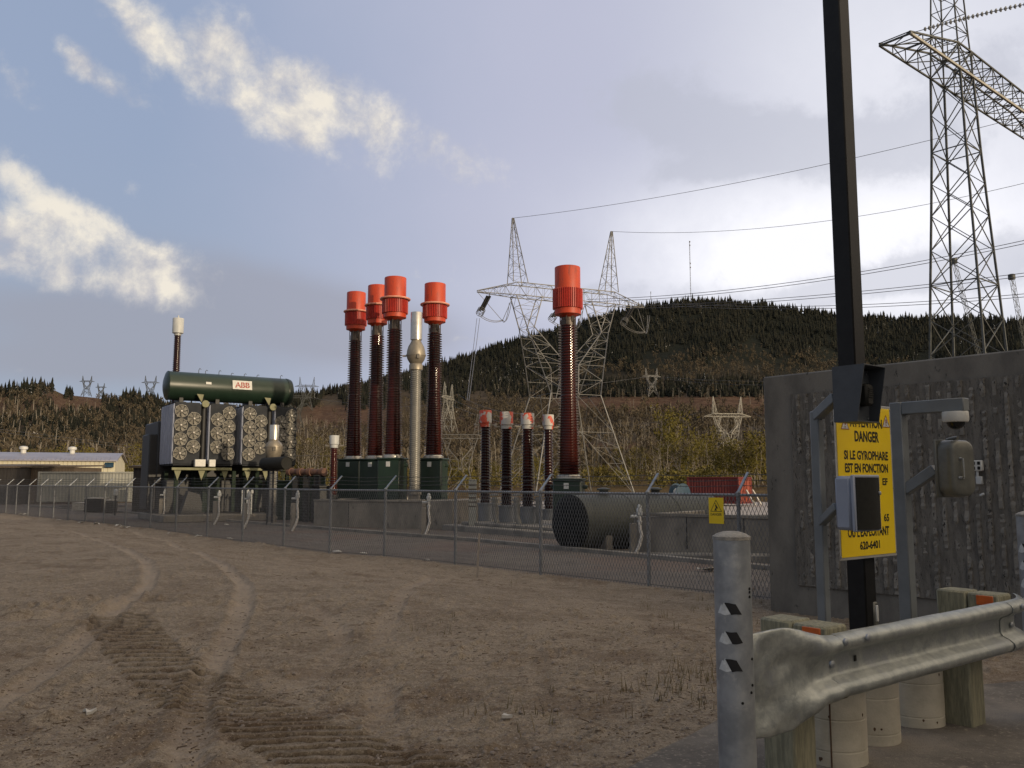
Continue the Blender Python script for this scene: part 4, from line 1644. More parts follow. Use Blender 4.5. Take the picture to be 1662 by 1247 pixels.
# bushing rising behind the drum
a = P(286, 600, 53.5)
loc = parent_inv(TR) @ a
mb = MB()
z0, z1, z2, z3 = 6.0, P(288, 541, 53.5).z - YARD, P(288, 517, 53.5).z - YARD, P(288, 512, 53.5).z - YARD
bx, by = loc.x, loc.y
mb.lathe(shed_profile(.21, .175, 0, z1 - z0, 46, .05), (bx, by, z0), 24)
bsh = mb.build('bushing', MAT['glaze_k'], TR, world=False)
mb = MB()
mb.lathe([(.2, -.15), (.22, -.05), (.335, .0), (.34, z2 - z1 - .03), (.32, z2 - z1), (.05, z2 - z1 + .02), (.03, z3 - z1)], (bx, by, z1), 24)
mb.build('bushing_cap', MAT['capgrey'], bsh, world=False)
mb = MB()
mb.lathe([(.5, 0), (.5, 1.6), (.3, 1.7)], (bx, by, 4.6), 20)
mb.bbox((-.25, 4.6, 2.9), (.8, 2.2, 4.6), .06)
mb.build('bushing_turret', MAT['dark'], TR, world=False)

# ---- pipe bus and dark cabinets right of the transformer
a, c = P(468, 766, 50.5), P(526, 766.5, 49.0)
t = thing('bus_duct', 'rusty horizontal bus pipe on dark posts right of the fan banks', 'pipe', V2(a.x, a.y, YARD))
mb = MB()
mb.tube([a, c], .17, 12)
for f in (.05, .35, .62, .97):
    q = a.lerp(c, f)
    mb.lathe([(.24, -.12), (.24, .12)], q, 14, axis=(c - a))
mb.build('pipe', MAT['pipe_brown'], t)
for f in (.2, .5, .8):
    q = a.lerp(c, f)
    mb = MB()
    mb.bbox((q.x, q.y + .2, (q.z + YARD - .2) / 2), (.34, .4, q.z - YARD - .2), .04)
    mb.build('post', MAT['dark'], t)
for (px, py, Y, w, h, lab, mt) in ((500, 800, 51.5, 1.7, 2.6, 'dark green switch cabinet behind the fence right of the transformer', 'green'), (525, 812, 49, 1.0, 2.0, 'dark low switch cabinet beside the small plain bushing', 'dark'), (455, 805, 53.0, 1.5, 2.3, 'dark green switch cabinet behind the short silver arrester', 'green')):
    q = P(px, py, Y)
    t = thing('switch_cabinet', lab, 'cabinet', (q.x, q.y, YARD))
    mb = MB()
    ax = (Vector((.83, .55, 0)), Vector((-.55, .83, 0)), UP)
    mb.bbox((q.x, q.y, YARD + h / 2), (w, 1.2, h), .04, ax)
    mb.bbox((q.x, q.y, YARD + h + .04), (w * 1.06, 1.3, .08), .02, ax)
    bd = mb.build('body', MAT[mt], t)
    mb = MB()
    for sg in (-1, 1):
        mb.bbox(Vector((q.x, q.y, YARD + h * .52)) + ax[0] * sg * w * .24 - ax[1] * .61, (w * .44, .03, h * .82), .01, ax)
    mb.build('door', MAT[mt], bd)

# ---- far left: buildings and containers
def axes(deg):
    c_, s_ = math.cos(R(deg)), math.sin(R(deg))
    return (Vector((c_, s_, 0)), Vector((-s_, c_, 0)), UP)


q0, q1 = P(-140, 770, 101), P(186, 770, 108)
d = (q1 - q0)
d.z = 0
L_ = d.length
d.normalize()
n = Vector((-d.y, d.x, 0))
t = thing('metal_warehouse', 'long cream metal sided warehouse with pale lavender roof', 'building', V2(q0.x, q0.y, YARD))
ze, zr_ = P(60, 748, 105).z, P(60, 738, 112).z
mb = MB()
dep = 13
for k in range(int(L_ / .5)):
    f = (k + .5) * .5
    mb.box(q0 + d * f + UP * ((ze + YARD - .2) / 2 - q0.z) + n * .05, (.36, .1, ze - YARD + .2), (d, n, UP))
body = [q0 + n * .1, q0 + n * dep, q0 + n * dep, q0 + n * (dep / 2), q0 + n * .1]
zz = [YARD - .2, YARD - .2, ze, zr_, ze]
mb.prism([V2(p.x, p.y, z) for p, z in zip(body, zz)], (0, 0, 0), d * L_)
wl = mb.build('wall', MAT['cladding'], t)
mb = MB()
prof = [(-.35, ze - .02), (.9, ze + (zr_ - ze) * .34), (dep * .3, ze + (zr_ - ze) * .80), (dep / 2, zr_ + .12), (dep * .7, ze + (zr_ - ze) * .8), (dep + .3, ze)]
prof2 = [(a_, z_ + .13) for a_, z_ in prof][::-1]
mb.prism([V2(*(q0 + n * a_).xy, z_) for a_, z_ in prof + prof2], d * -.3, d * (L_ + .6))
for k in range(int(L_ / .5)):
    p_ = q0 + d * (k * .5 + .25)
    mb.bar(V2(*(p_ + n * -.36).xy, ze + .11), V2(*(p_ + n * .9).xy, ze + (zr_ - ze) * .34 + .14), .05, 4)
rf = mb.build('roof', MAT['roofm'], t)
mb = MB()
for px in (15, 100):
    f = (px + 140) / 326 * L_
    p_ = q0 + d * f + n * (dep * .42)
    mb.lathe([(.32, -.3), (.32, .5), (.5, .55), (.5, .85), (.2, .95)], V2(p_.x, p_.y, zr_ + .05), 14)
mb.build('roof_vent', MAT['white'], rf)
mb = MB()
p_ = q0 + d * ((78 + 140) / 326 * L_) - n * .02
mb.box(V2(p_.x, p_.y, ze - .75), (.62, .1, .42), (d, n, UP))
mb.build('louvre', MAT['dark'], wl)
mb = MB()
p_ = q0 + d * ((176 + 140) / 326 * L_) - n * .3
mb.prism([V2(*(p_ + n * .3).xy, ze - .15), V2(*(p_ - n * .35).xy, ze - .75), V2(*(p_ + n * .3).xy, ze - .75)], -d * .5, d * 1.0)
mb.build('window_hood', MAT['blue'], wl)


def container(name, px0, px1, pyb, Y0, Y1, h, w, label, m_side, m_end, left_end=True, door_right=True, door_frac=0.0):
    a, c = P(px0, pyb, Y0), P(px1, pyb, Y1)
    z0 = a.z
    d = V2(c.x - a.x, c.y - a.y)
    L = d.length
    d.normalize()
    n = Vector((-d.y, d.x, 0))
    t = thing(name, label, 'container', V2(a.x, a.y, z0), group='shipping containers')
    mb = MB()
    c0 = (a + c) / 2 + n * w / 2
    c0.z = z0 + h / 2
    mb.box(c0, (L - .1, w - .1, h - .1), (d, n, UP))
    k = int(L / .28)
    for i in range(k):
        p_ = a + d * (L * (i + .5) / k) + n * .04
        mb.prism([V2(*(p_ - d * .10).xy, z0 + .14) + n * .02, V2(*(p_ - d * .05).xy, z0 + .14) - n * .03, V2(*(p_ + d * .05).xy, z0 + .14) - n * .03, V2(*(p_ + d * .10).xy, z0 + .14) + n * .02], (0, 0, 0), UP * (h - .28))
    k = int(w / .28)
    for e, sg in ((a, -1), (c, 1)):
        for i in range(k):
            p_ = e + n * (w * (i + .5) / k) - d * sg * .03
            mb.box(V2(p_.x, p_.y, z0 + h / 2), (.05, .12, h - .3), (d, n, UP))
    bd = mb.build('body', m_side, t)
    mb = MB()
    for (e) in (a, c):
        for f in (0, 1):
            p_ = e + n * (w - .0) * f
            mb.bbox(V2(p_.x, p_.y, z0 + h / 2), (.16, .16, h), .01, (d, n, UP))
    for z_ in (z0 + .08, z0 + h - .06):
        for f in (0, 1):
            p_ = (a + c) / 2 + n * w * f
            mb.bbox(V2(p_.x, p_.y, z_), (L - .16, .12, .13), .01, (d, n, UP))
        for e in (a, c):
            p_ = e + n * w / 2
            mb.bbox(V2(p_.x, p_.y, z_), (.12, w - .16, .13), .01, (d, n, UP))
    mb.build('frame', m_side, t)
    # doors with lock rods
    mb = MB()
    e = c if door_right else a
    sg = 1 if door_right else -1
    for i in range(2):
        p_ = e + n * (w * (i + .5) / 2) + d * sg * .02
        mb.bbox(V2(p_.x, p_.y, z0 + h / 2), (.05, w / 2 - .14, h - .32), .01, (d, n, UP))
        for f in (-.22, .22):
            mb.bar(V2(*(p_ + n * f * w / 2 * 1.2 + d * sg * .06).xy, z0 + .2), V2(*(p_ + n * f * w / 2 * 1.2 + d * sg * .06).xy, z0 + h - .2), .035, 6)
            for zz_ in (.6, 1.3, 2.0):
                mb.box(V2(*(p_ + n * f * w / 2 * 1.2 + d * sg * .06).xy, z0 + zz_), (.08, .22, .08), (d, n, UP))
    mb.build('door', m_end, t)
    return t, a, c, d, n, z0


container('shipping_container', 61, 221, 815, 79.5, 80.5, 2.75, 2.5, 'long weathered grey shipping container in front of the cream warehouse', MAT['cont_grey'], MAT['cont_grey'])
cA = P(182, 794, 78.6)
t, a, c, d, n, z0 = container('shipping_container', 1117, 1199, 817, 85.5, 82.2, 2.55, 2.9, 'red shipping container at the edge of the gravel with sunlit doors', MAT['cont_red_shaded'], MAT['cont_red_lit'])
for k, (f, lab) in enumerate(((.30, 'white plank leaning on the red container doors, nearer the long red side'), (.80, 'white plank leaning on the red container doors, at their far corner'))):
    mb = MB()
    p_ = c + n * 2.9 * f + d * .3
    mb.bar(V2(*(p_ + d * 1.1 - n * .4).xy, z0 - .1), V2(*(p_ + d * .1).xy, z0 + 1.3), .10, 4, cap=True)
    tag(mb.build('plank', MAT['junk'], None), lab, 'plank', 'leaning planks')

for (px0, px1, pyt, Y, dep, lab, mt, mr, slope) in ((-60, 33, 757.5, 88, 7, 'dark boarded shed at the far left edge of the yard', 'shed_dark', 'shed', .25), (33, 121, 757, 90, 6, 'brown boarded shed in front of the cream warehouse', 'shed', 'shed', .1),
                                           (217, 262, 757.5, 67, 5, 'dark boarded hut left of the transformer', 'shed_dark', 'shed', .25)):
    a, c = P(px0, pyt, Y), P(px1, pyt, Y)
    t = thing('yard_shed', lab, 'shed', V2(a.x, Y, YARD), group='boarded sheds')
    h = a.z - YARD
    mb = MB()
    mb.box(((a.x + c.x) / 2, Y + dep / 2, YARD + h / 2 - .1), (c.x - a.x, dep, h + .0))
    k = int((c.x - a.x) / .35)
    for i in range(k):
        mb.box((a.x + (c.x - a.x) * (i + .5) / k, Y - .02, YARD + h / 2 - .1), (.05, .05, h - .2))
    mb.build('wall', MAT[mt], t)
    mb = MB()
    mb.prism([(a.x - .25, Y - .3, a.z - .10), (a.x - .25, Y + dep + .3, a.z + slope), (a.x - .25, Y + dep + .3, a.z + slope + .14), (a.x - .25, Y - .3, a.z + .05)], (0, 0, 0), (c.x - a.x + .5, 0, 0))
    mb.build('roof', MAT[mr], t)

# crates, drums and junk left of the transformer
for (px, py, Y, s, lab, mt) in ((135, 820, 70, (1.3, 1.0, .55), 'low pale pallet stack before the grey container', 'junk'), (157, 817, 66, (1.3, 1.2, 1.0), 'dark crate with pale lid before the grey container doors', 'shed_dark'),
                                (180, 818, 64, (.7, .7, .9), 'small dark crate left of the boarded hut', 'shed_dark')):
    q = P(px, py, Y)
    t = thing('yard_crate', lab, 'crate', (q.x, q.y, YARD), group='yard crates')
    mb = MB()
    mb.bbox((q.x, q.y, YARD + s[2] / 2), s, .03)
    for k in range(4):
        mb.box((q.x, q.y - s[1] / 2 - .015, YARD + s[2] * (k + .5) / 4), (s[0] * .98, .03, s[2] * .17))
    mb.build('body', MAT[mt], t)
    mb = MB()
    mb.bbox((q.x, q.y, YARD + s[2] + .05), (s[0] * 1.05, s[1] * 1.05, .08), .02)
    mb.build('lid', MAT['junk'], t)
q = P(188, 800, 60)
t = thing('lamp_post', 'short post with a glowing white lamp left of the transformer', 'lamp', (q.x, q.y, YARD))
mb = MB()
mb.tube([(q.x, q.y, YARD), (q.x, q.y, q.z - .1)], .06, 8)
mb.build('pole', MAT['dark'], t)
mb = MB()
mb.lathe([(.05, -.2), (.14, -.16), (.15, .16), (.05, .24)], q, 12)
mb.build('shade', MAT['sticker_w'], t)

# blue cable reel beside the red container
q = P(1103, 801, 83)
t = thing('cable_reel', 'blue cable drum standing on edge left of the red container', 'cable reel', (q.x, q.y, q.z - .95))
axr = Vector((.55, -.83, 0))
for sg in (-1, 1):
    mb = MB()
    mb.lathe([(.0, -.05), (.92, -.05), (.95, -.03), (.95, .05), (.9, .06), (0, .06)], q + axr * sg * .45, 28, axis=axr)
    mb.build('disc', MAT['blue'], t)
mb = MB()
mb.lathe([(.5, -.45), (.5, .45)], q, 20, axis=axr)
mb.lathe([(.0, -.02), (.36, -.02), (.36, .02), (0, .02)], q + axr * .53 + Vector((-.15, 0, .1)), 16, axis=axr)
mb.build('core', MAT['white'], t)
# gravel heap
hp = G(1078, 812, YARD + .2)
hx_, hy_ = hp.x, 86.0
hx_ = (1078 - CX) / FPX * 86
mb = MB()
pr = [(1.7, 0), (1.5, .15), (1.0, .55), (.5, .85), (.15, .98), (0, 1.0)]
mb.lathe(pr, (hx_, hy_, gz(hx_, hy_) - .05), 24, cap=False)
o = mb.build('gravel_heap', MAT['stone'], None)
tag(o, 'small grey gravel heap left of the blue cable reel', 'heap')

# ================================================================== lattice towers and conductors
def quad(a, b_, ha, hb, z, ca=0.0, cb_=0.0):
    return [Vector((ca - ha, cb_ - hb, z)), Vector((ca + ha, cb_ - hb, z)), Vector((ca + ha, cb_ + hb, z)), Vector((ca - ha, cb_ + hb, z))]


def lattice(mb, qa, qb, n, w, wb, horiz=True, style='X', faces=(0, 1, 2, 3), geo=False):
    """four chords between two quads, n panels, bracing on each face"""
    for i in range(4):
        mb.bar(qa[i], qb[i], w, 4)
    fr = [k / n for k in range(n + 1)]
    if geo:
        la, lb = (qa[1] - qa[0]).length, (qb[1] - qb[0]).length
        r = (max(lb, .05) / la) ** (1.0 / n)
        fr = [0.0]
        acc, st = 0, 1
        tot = sum(r ** k for k in range(n))
        for k in range(n):
            acc += r ** k
            fr.append(acc / tot)
    lv = [[qa[i].lerp(qb[i], f) for i in range(4)] for f in fr]
    for k in range(n):
        for i in faces:
            j = (i + 1) % 4
            a, b_, c, d = lv[k][i], lv[k][j], lv[k + 1][j], lv[k + 1][i]
            if style == 'X':
                mb.bar(a, c, wb, 4)
                mb.bar(b_, d, wb, 4)
            elif style == 'Z':
                if (k + i) % 2:
                    mb.bar(a, c, wb, 4)
                else:
                    mb.bar(b_, d, wb, 4)
            elif style == 'K':
                m_ = (c + d) / 2
                mb.bar(a, m_, wb, 4)
                mb.bar(b_, m_, wb, 4)
            if horiz:
                mb.bar(d, c, wb, 4)


def cathead(w=.085, wb=.05, detail=1):
    """Y shaped tower with a window, 46 m, local axes: a along the cross-arm, b along the line"""
    legs, head, arm, peaks = MB(), MB(), MB(), [MB(), MB()]
    n = (lambda k: max(1, int(round(k * detail))))
    waist = 17.0
    # four legs standing apart, braced pairwise
    q0, q1 = quad(0, 0, 9.3, 7.5, 0), quad(0, 0, 4.8, 4.2, waist)
    for i in range(4):
        legs.bar(q0[i], q1[i], w * 1.2, 4)
    for i in range(4):
        j = (i + 1) % 4
        top = (q1[i] + q1[j]) / 2
        m0, m1 = q0[i].lerp(q1[i], .62), q0[j].lerp(q1[j], .62)
        mm = (m0 + m1) / 2
        legs.bar(q1[i], q1[j], wb * 1.2, 4)
        legs.bar(m0, m1, wb, 4)
        legs.bar(q0[i], mm, wb * 1.4, 4)
        legs.bar(q0[j], mm, wb * 1.4, 4)
        legs.bar(m0, top, wb, 4)
        legs.bar(m1, top, wb, 4)
        K = n(4)
        for (a0, a1) in ((q0[i], m0), (q0[j], m1)):
            for k in range(K):
                f0, f1 = k / K, (k + 1) / K
                p0, p1 = a0.lerp(a1, f0), a0.lerp(mm, f0)
                p2, p3 = a0.lerp(a1, f1), a0.lerp(mm, f1)
                legs.bar(p2, p3, wb * .7, 4)
                if k:
                    legs.bar(p0, p3, wb * .7, 4)
    # the forked head: each side a tapering box from the waist to the cross-arm
    zk, za, zi = 28.6, 34.0, 22.3
    for sg in (-1, 1):
        def Q(ao, ai, hb, z):
            return [Vector((sg * ao, -hb, z)), Vector((sg * ai, -hb, z)), Vector((sg * ai, hb, z)), Vector((sg * ao, hb, z))]
        lattice(head, Q(4.8, .4, 4.2, waist), Q(6.2, 1.2, 3.0, zi), n(2), w, wb, style='Z')
        lattice(head, Q(6.2, 1.2, 3.0, zi), Q(8.0, 6.6, 1.6, zk), n(4), w, wb, style='Z')
        lattice(head, Q(8.0, 6.6, 1.6, zk), Q(9.8, 4.9, 1.3, za), n(3), w, wb, style='Z')
    # cross-arm
    def A(a, hb, z0, z1):
        return [Vector((a, -hb, z0)), Vector((a, hb, z0)), Vector((a, hb, z1)), Vector((a, -hb, z1))]
    lattice(arm, A(-9.6, 1.3, za, za + 2.2), A(9.6, 1.3, za, za + 2.2), n(12), w, wb * .85, style='Z')
    for sg in (-1, 1):
        lattice(arm, A(sg * 9.6, 1.3, za, za + 2.2), A(sg * 16.5, .15, za + .1, za + .35), n(6), w * .8, wb * .85, style='Z')
        p0 = [Vector((sg * 7.6, -1.3, za + 2.2)), Vector((sg * 10.4, -1.3, za + 2.2)), Vector((sg * 10.4, 1.3, za + 2.2)), Vector((sg * 7.6, 1.3, za + 2.2))]
        tip = Vector((sg * 9.9, 0, 47.8))
        p1 = [tip + Vector((dx * .12, dy * .12, 0)) for dx, dy in ((-sg, -1), (sg, -1), (sg, 1), (-sg, 1))]
        lattice(peaks[(sg + 1) // 2], p0, p1, n(7), w * .8, wb * .8, style='Z')
    return legs, head, arm, peaks[0], peaks[1]


def place_tower(loc, rz, sc, label, mat, w, wb, detail, group, cat='pylon'):
    t = thing('transmission_tower', label, cat, loc, rz, group)
    t.scale = (sc, sc, sc)
    for nm, mb in zip(('leg_frame', 'forked_head', 'cross_arm', 'earth_wire_peak', 'earth_wire_peak'), cathead(w, wb, detail)):
        mb.build(nm, mat, t, smooth=0, world=False)
    return t


TG = 'lattice transmission towers'
TX, TY = (917 - CX) / FPX * 150, 150.0
TZ = -.6
TA = math.atan2(8, 18)
main_t = place_tower((TX, TY, TZ), TA, 1.0, 'tall grey forked lattice tower rising behind the ringless red capped bushing', MAT['steel'], .100, .036, 1.0, TG)


def tw(a, b_, z):
    c_, s_ = math.cos(TA), math.sin(TA)
    return Vector((TX + a * c_ - b_ * s_, TY + a * s_ + b_ * c_, TZ + z))


# strings, rings and jumpers on the main tower
def string(t, p, q, r, n, name='insulator_string'):
    mb = MB()
    d = (q - p)
    L = d.length
    pr = []
    for k in range(n):
        z = L * k / n
        pr += [(r * .35, z), (r, z + L / n * .25), (r * .9, z + L / n * .45), (r * .35, z + L / n * .6)]
    mb.lathe(pr, p, 10, axis=d)
    return mb.build(name, MAT['dark'], t)


def rings(t, c, d, r, n=4):
    mb = MB()
    x, y, z = frame_of(d)
    for k in range(n):
        o = c + z * (k * r * .55)
        mb.tube([o + (x * math.cos(a) + y * math.sin(a)) * r for a in np.linspace(0, 2 * PI, 19)[:-1]], .045, 5, closed=True)
    for a in (0, PI / 2, PI, 1.5 * PI):
        mb.bar(c + (x * math.cos(a) + y * math.sin(a)) * r, c + z * (n - 1) * r * .55 + (x * math.cos(a) + y * math.sin(a)) * r, .04, 4)
    return mb.build('grading_ring', MAT['steel'], t)


def loop_(mb, p, q, sag, r=.05, n=14):
    mb.tube([p.lerp(q, k / n) - UP * sag * 4 * (k / n) * (1 - k / n) for k in range(n + 1)], r, 5)


for (a_, pxy, lab, sid) in ((-14.2, (777, 512), 'left', -1), (0, (893, 522), 'mid', 0), (14.2, (1010, 528), 'right', 1)):
    at_ = tw(a_, 0, 34.0)
    Yb = at_.y - (3.0 if sid < 1 else 5.0)
    end = P(pxy[0], pxy[1], Yb)
    for o in (-.22, .22):
        off = Vector((o, 0, 0))
        string(main_t, at_ + off + (end - at_) * .12, at_ + off + (end - at_) * .78, .24, 16)
    jp = MB()
    jp.bar(at_, at_ + (end - at_) * .12, .06, 4)
    rings(main_t, at_ + (end - at_) * .74, end - at_, .62, 4)
    yk = tw(a_ + 1.9, -1.0, 29.3)
    jp.bar(tw(a_ - 2.3, 0, 34.1), yk, .05, 4)
    jp.bar(tw(a_ + 4.4 if a_ < 10 else a_ + 1.0, 0, 34.1), yk, .05, 4)
    far = tw(a_ + 4.5, 2.0, 33.2)
    for o in (0, .35):
        loop_(jp, end + UP * o, yk + UP * (o * .4), .6)
        loop_(jp, yk + UP * o * .6, far + Vector((o, 0, 0)), 1.4)
    jp.build('jumper', MAT['steel'], main_t, smooth=0)

# smaller towers far off
def tower_at(px, py_top, py_base, Y, rz, label, mat, w, wb, det, sink=0.0):
    b0 = hit_terrain(px, py_base) or P(px, py_base, Y)
    zt_ = P(px, py_top, b0.y).z
    sc = (zt_ - b0.z + .5) / 47.8
    k = b0.y / Y
    return place_tower((b0.x, b0.y, b0.z - .5), rz, sc, label, mat, w * k / sc, wb * k / sc, det, TG)


tower_at(1183, 644, 757, 520, R(8), 'pale sunlit forked lattice tower above the red container', MAT['steel_lit'], .15, .075, .7)
tower_at(727, 622, 712, 640, R(75), 'narrow looking pale lattice tower just right of the bushing beside the silver arrester', MAT['steel_lit'], .17, .085, .6)
tower_at(746, 672, 806, 330, R(4), 'wide thin framed lattice tower low between two tall bushings', MAT['steel'], .10, .05, .5)
tower_at(1058, 598, 645, 1050, R(15), 'small faint lattice tower halfway up the dark hill', MAT['steel'], .22, .13, .5)
for (px, yt, yb, Y, lab) in ((140, 610, 643, 1180, 'tiny tower on the left ridge, taller of the touching pair'), (163, 622, 646, 1200, 'tiny tower on the left ridge, lower of the touching pair'),
                             (243, 610, 650, 1150, 'small forked tower on the ridge just left of the transformer bushing'), (478, 624, 700, 700, 'dark forked tower close against the right end of the green drum'), (497, 612, 668, 900, 'forked tower on the skyline right of the green drum')):
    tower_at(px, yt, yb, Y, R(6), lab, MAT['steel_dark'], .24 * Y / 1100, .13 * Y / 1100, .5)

# the tall dead-end tower behind the concrete wall
ca_, cb2 = Vector((.77, .64, 0)), Vector((-.64, .77, 0))
rt = thing('transmission_tower', 'tall dark lattice tower with a wide cross arm behind the concrete wall', 'pylon', (P(1545, 130, 95).x, 95.0, -1.0), math.atan2(.64, .77), TG)
mb = MB()
ZA = P(1542, 127, 95).z + 1.0
lv = [(0, 3.75), (8, 3.40), (16.5, 3.02), (24.5, 2.68), (32.5, 2.30), (40.0, 1.98), (ZA, 1.72)]
for (z0, h0), (z1, h1) in zip(lv[:-1], lv[1:]):
    lattice(mb, quad(0, 0, h0, h0 * .95, z0), quad(0, 0, h1, h1 * .95, z1), 2, .150, .064, horiz=False)
    q = quad(0, 0, h1, h1 * .95, z1)
    if z1 in (24.5, 40.0):
        for i in range(4):
            mb.bar(q[i], q[(i + 1) % 4], .075, 4)
mb.build('body', MAT['steel_dark'], rt, smooth=0, world=False)
mb = MB()
lattice(mb, quad(0, 0, 1.72, 1.64, ZA), quad(0, 0, 1.2, 1.15, ZA + 13), 5, .10, .05, style='Z')
mb.build('top_cage', MAT['steel_dark'], rt, smooth=0, world=False)
# climbing pegs on one leg
mb = MB()
for k in range(70):
    z = 6 + k * .6
    h = np.interp(z, [a for a, _ in lv], [h_ for _, h_ in lv])
    mb.bar((-h, h * .95, z), (-h - .22, h * .95 + .05, z), .02, 3)
mb.build('climbing_peg', MAT['steel_dark'], rt, smooth=0, world=False)
mb = MB()


def AQ(a, hb, z0, z1):
    return [Vector((a, -hb, z0)), Vector((a, hb, z0)), Vector((a, hb, z1)), Vector((a, -hb, z1))]


lattice(mb, AQ(-1.72, 1.64, ZA, ZA + 3.1), AQ(1.72, 1.64, ZA, ZA + 3.1), 1, .12, .07)
lattice(mb, AQ(-1.72, 1.64, ZA, ZA + 3.1), AQ(-13.6, 1.64, ZA, ZA + .25), 4, .12, .06, style='Z')
lattice(mb, AQ(1.72, 1.64, ZA, ZA + 3.1), AQ(22, 1.64, ZA, ZA + 2.6), 7, .12, .06, style='X', faces=(0, 2))
lattice(mb, AQ(1.72, 1.64, ZA, ZA + 3.1), AQ(22, 1.64, ZA, ZA + 2.6), 7, .05, .06, style='Z', faces=(1, 3))
lattice(mb, AQ(22, 1.64, ZA, ZA + 2.6), AQ(33, 1.64, ZA, ZA + .2), 4, .12, .06, style='Z')
# open the near arm into a flat tail plate
mb.bar((-13.6, -1.64, ZA), (-13.6, 1.64, ZA), .12, 4)
mb.build('cross_arm', MAT['steel_dark'], rt, smooth=0, world=False)
mb = MB()
mb.box((6.0, -1.72, ZA + .02), (39.2, .22, .26))
mb.build('arm_beam', MAT['steel_lit'], rt, smooth=0, world=False)  # pale steel copy stands for the sunlit edge of the arm
# its insulator string towards the viewer
p = Vector((-13.4, -1.7, ZA + .1))
mb = MB()
pts, prev = [], None
for k in range(27):
    s = 1.4 + k * .42
    pts.append(p + Vector((0.02 * s, -s, -.10 * s - .004 * s * s)))
mb.tube([p] + pts, .035, 6)
mb.build('string_link', MAT['steel_dark'], rt, world=False)
mb = MB()
for a, c in zip(pts[:-1], pts[1:]):
    d = (c - a).normalized()
    mb.lathe([(.05, -.09), (.14, -.08), (.23, .02), (.22, .06), (.05, .07)], a, 12, axis=d)
mb.build('insulator_string', MAT['greytank'], rt, world=False)

# guyed radio masts on the summit
for (px, yt, Y, lab, r) in ((1119, 391, 1490, 'tall thin radio mast on the summit of the dark hill', .42), (1056, 474, 1480, 'short faint radio mast on the shoulder of the dark hill', .22)):
    tp = P(px, yt, Y)
    g = gz(tp.x, tp.y)
    t = thing('radio_mast', lab, 'mast', (tp.x, tp.y, g - 2), group='radio masts')
    mb = MB()
    q0, q1 = quad(0, 0, r * 1.1, r * 1.1, 0), quad(0, 0, r * 1.1, r * 1.1, tp.z - g + 2)
    lattice(mb, q0, q1, 26, r * .35, r * .2, style='Z', horiz=False)
    mb.build('mast_frame', MAT['steel'], t, smooth=0, world=False)
    mb = MB()
    for f in (.985, .93, .66, .60):
        mb.lathe([(r * .6, -1.2), (r * 2.6, -1), (r * 2.6, 1.0), (r * .6, 1.2)], (r * 1.2, 0, (tp.z - g + 2) * f), 8)
    mb.build('antenna', MAT['steel'], t, world=False)

# conductors
def span(pts, r, label, grp, sub=1, gap=.5):
    """smooth curve through 3-D points"""
    mb = MB()
    k = len(pts)
    for s in range(sub):
        o = Vector((0, 0, (s - (sub - 1) / 2) * gap))
        out_ = []
        ts = [0]
        for a, c in zip(pts[:-1], pts[1:]):
            ts.append(ts[-1] + (c - a).length)
        n = 28
        for j in range(n + 1):
            t_ = ts[-1] * j / n
            # lagrange through the given points
            v = Vector((0, 0, 0))
            for i in range(k):
                L = 1.0
                for q in range(k):
                    if q != i:
                        L *= (t_ - ts[q]) / (ts[i] - ts[q])
                v += pts[i] * L
            out_.append(v + o)
        mb.tube(out_, r, 5)
    o = mb.build('conductor', MAT['cable'], None, smooth=0)
    return tag(o, label, 'power line', grp)


PG = 'overhead power lines'


def lin(p0, mids, pend, Yend):
    """span from a world point through pixel points to a pixel at Yend, depth running straight"""
    q = P(pend[0], pend[1], Yend)
    pts = [p0]
    u0 = to_px(p0.x, p0.y, p0.z)[0]
    for (px, py) in mids:
        # depth on the straight plan line p0-q
        d = ray(px, py)
        k = d.x / d.y
        t_ = (p0.x - k * p0.y) / ((p0.x - k * p0.y) - (q.x - k * q.y))
        pts.append(P(px, py, p0.y + (q.y - p0.y) * t_))
    return pts + [q]


span(lin(tw(-9.9, 0, 47.8), [(1180, 300)], (1800, 152), 100), .035, 'thin top earth wire running right from the left peak of the forked tower', PG)
span(lin(tw(9.9, 0, 47.8), [(1340, 359)], (1800, 262), 105), .035, 'thin earth wire running right from the right peak of the forked tower', PG)
span(lin(tw(4, -1, 34.2), [(1351, 451)], (1800, 362), 100), .045, 'upper doubled conductor running right above the summit of the hill', PG, 2, .42)
span(lin(tw(12, -1, 33.6), [(1351, 479.5)], (1800, 428), 103), .045, 'middle doubled conductor running right across the hill top', PG, 2, .42)
span(lin(P(1090, 495, 156), [(1396, 497)], (1800, 466), 106), .045, 'lowest doubled conductor running right just below the summit', PG, 2, .42)
for k, (px, lab) in enumerate(((770, 'left of the two droppers hanging from the left insulator of the forked tower'), (778, 'right of the two droppers hanging from the left insulator of the forked tower'))):
    a = P(774 + k * 4.5, 517, tw(-14, 0, 0).y - 3)
    span([a, P(767 + k * 4, 576, 125), P(758 + k * 3, 650, 100)], .04, lab, 'droppers to the yard')
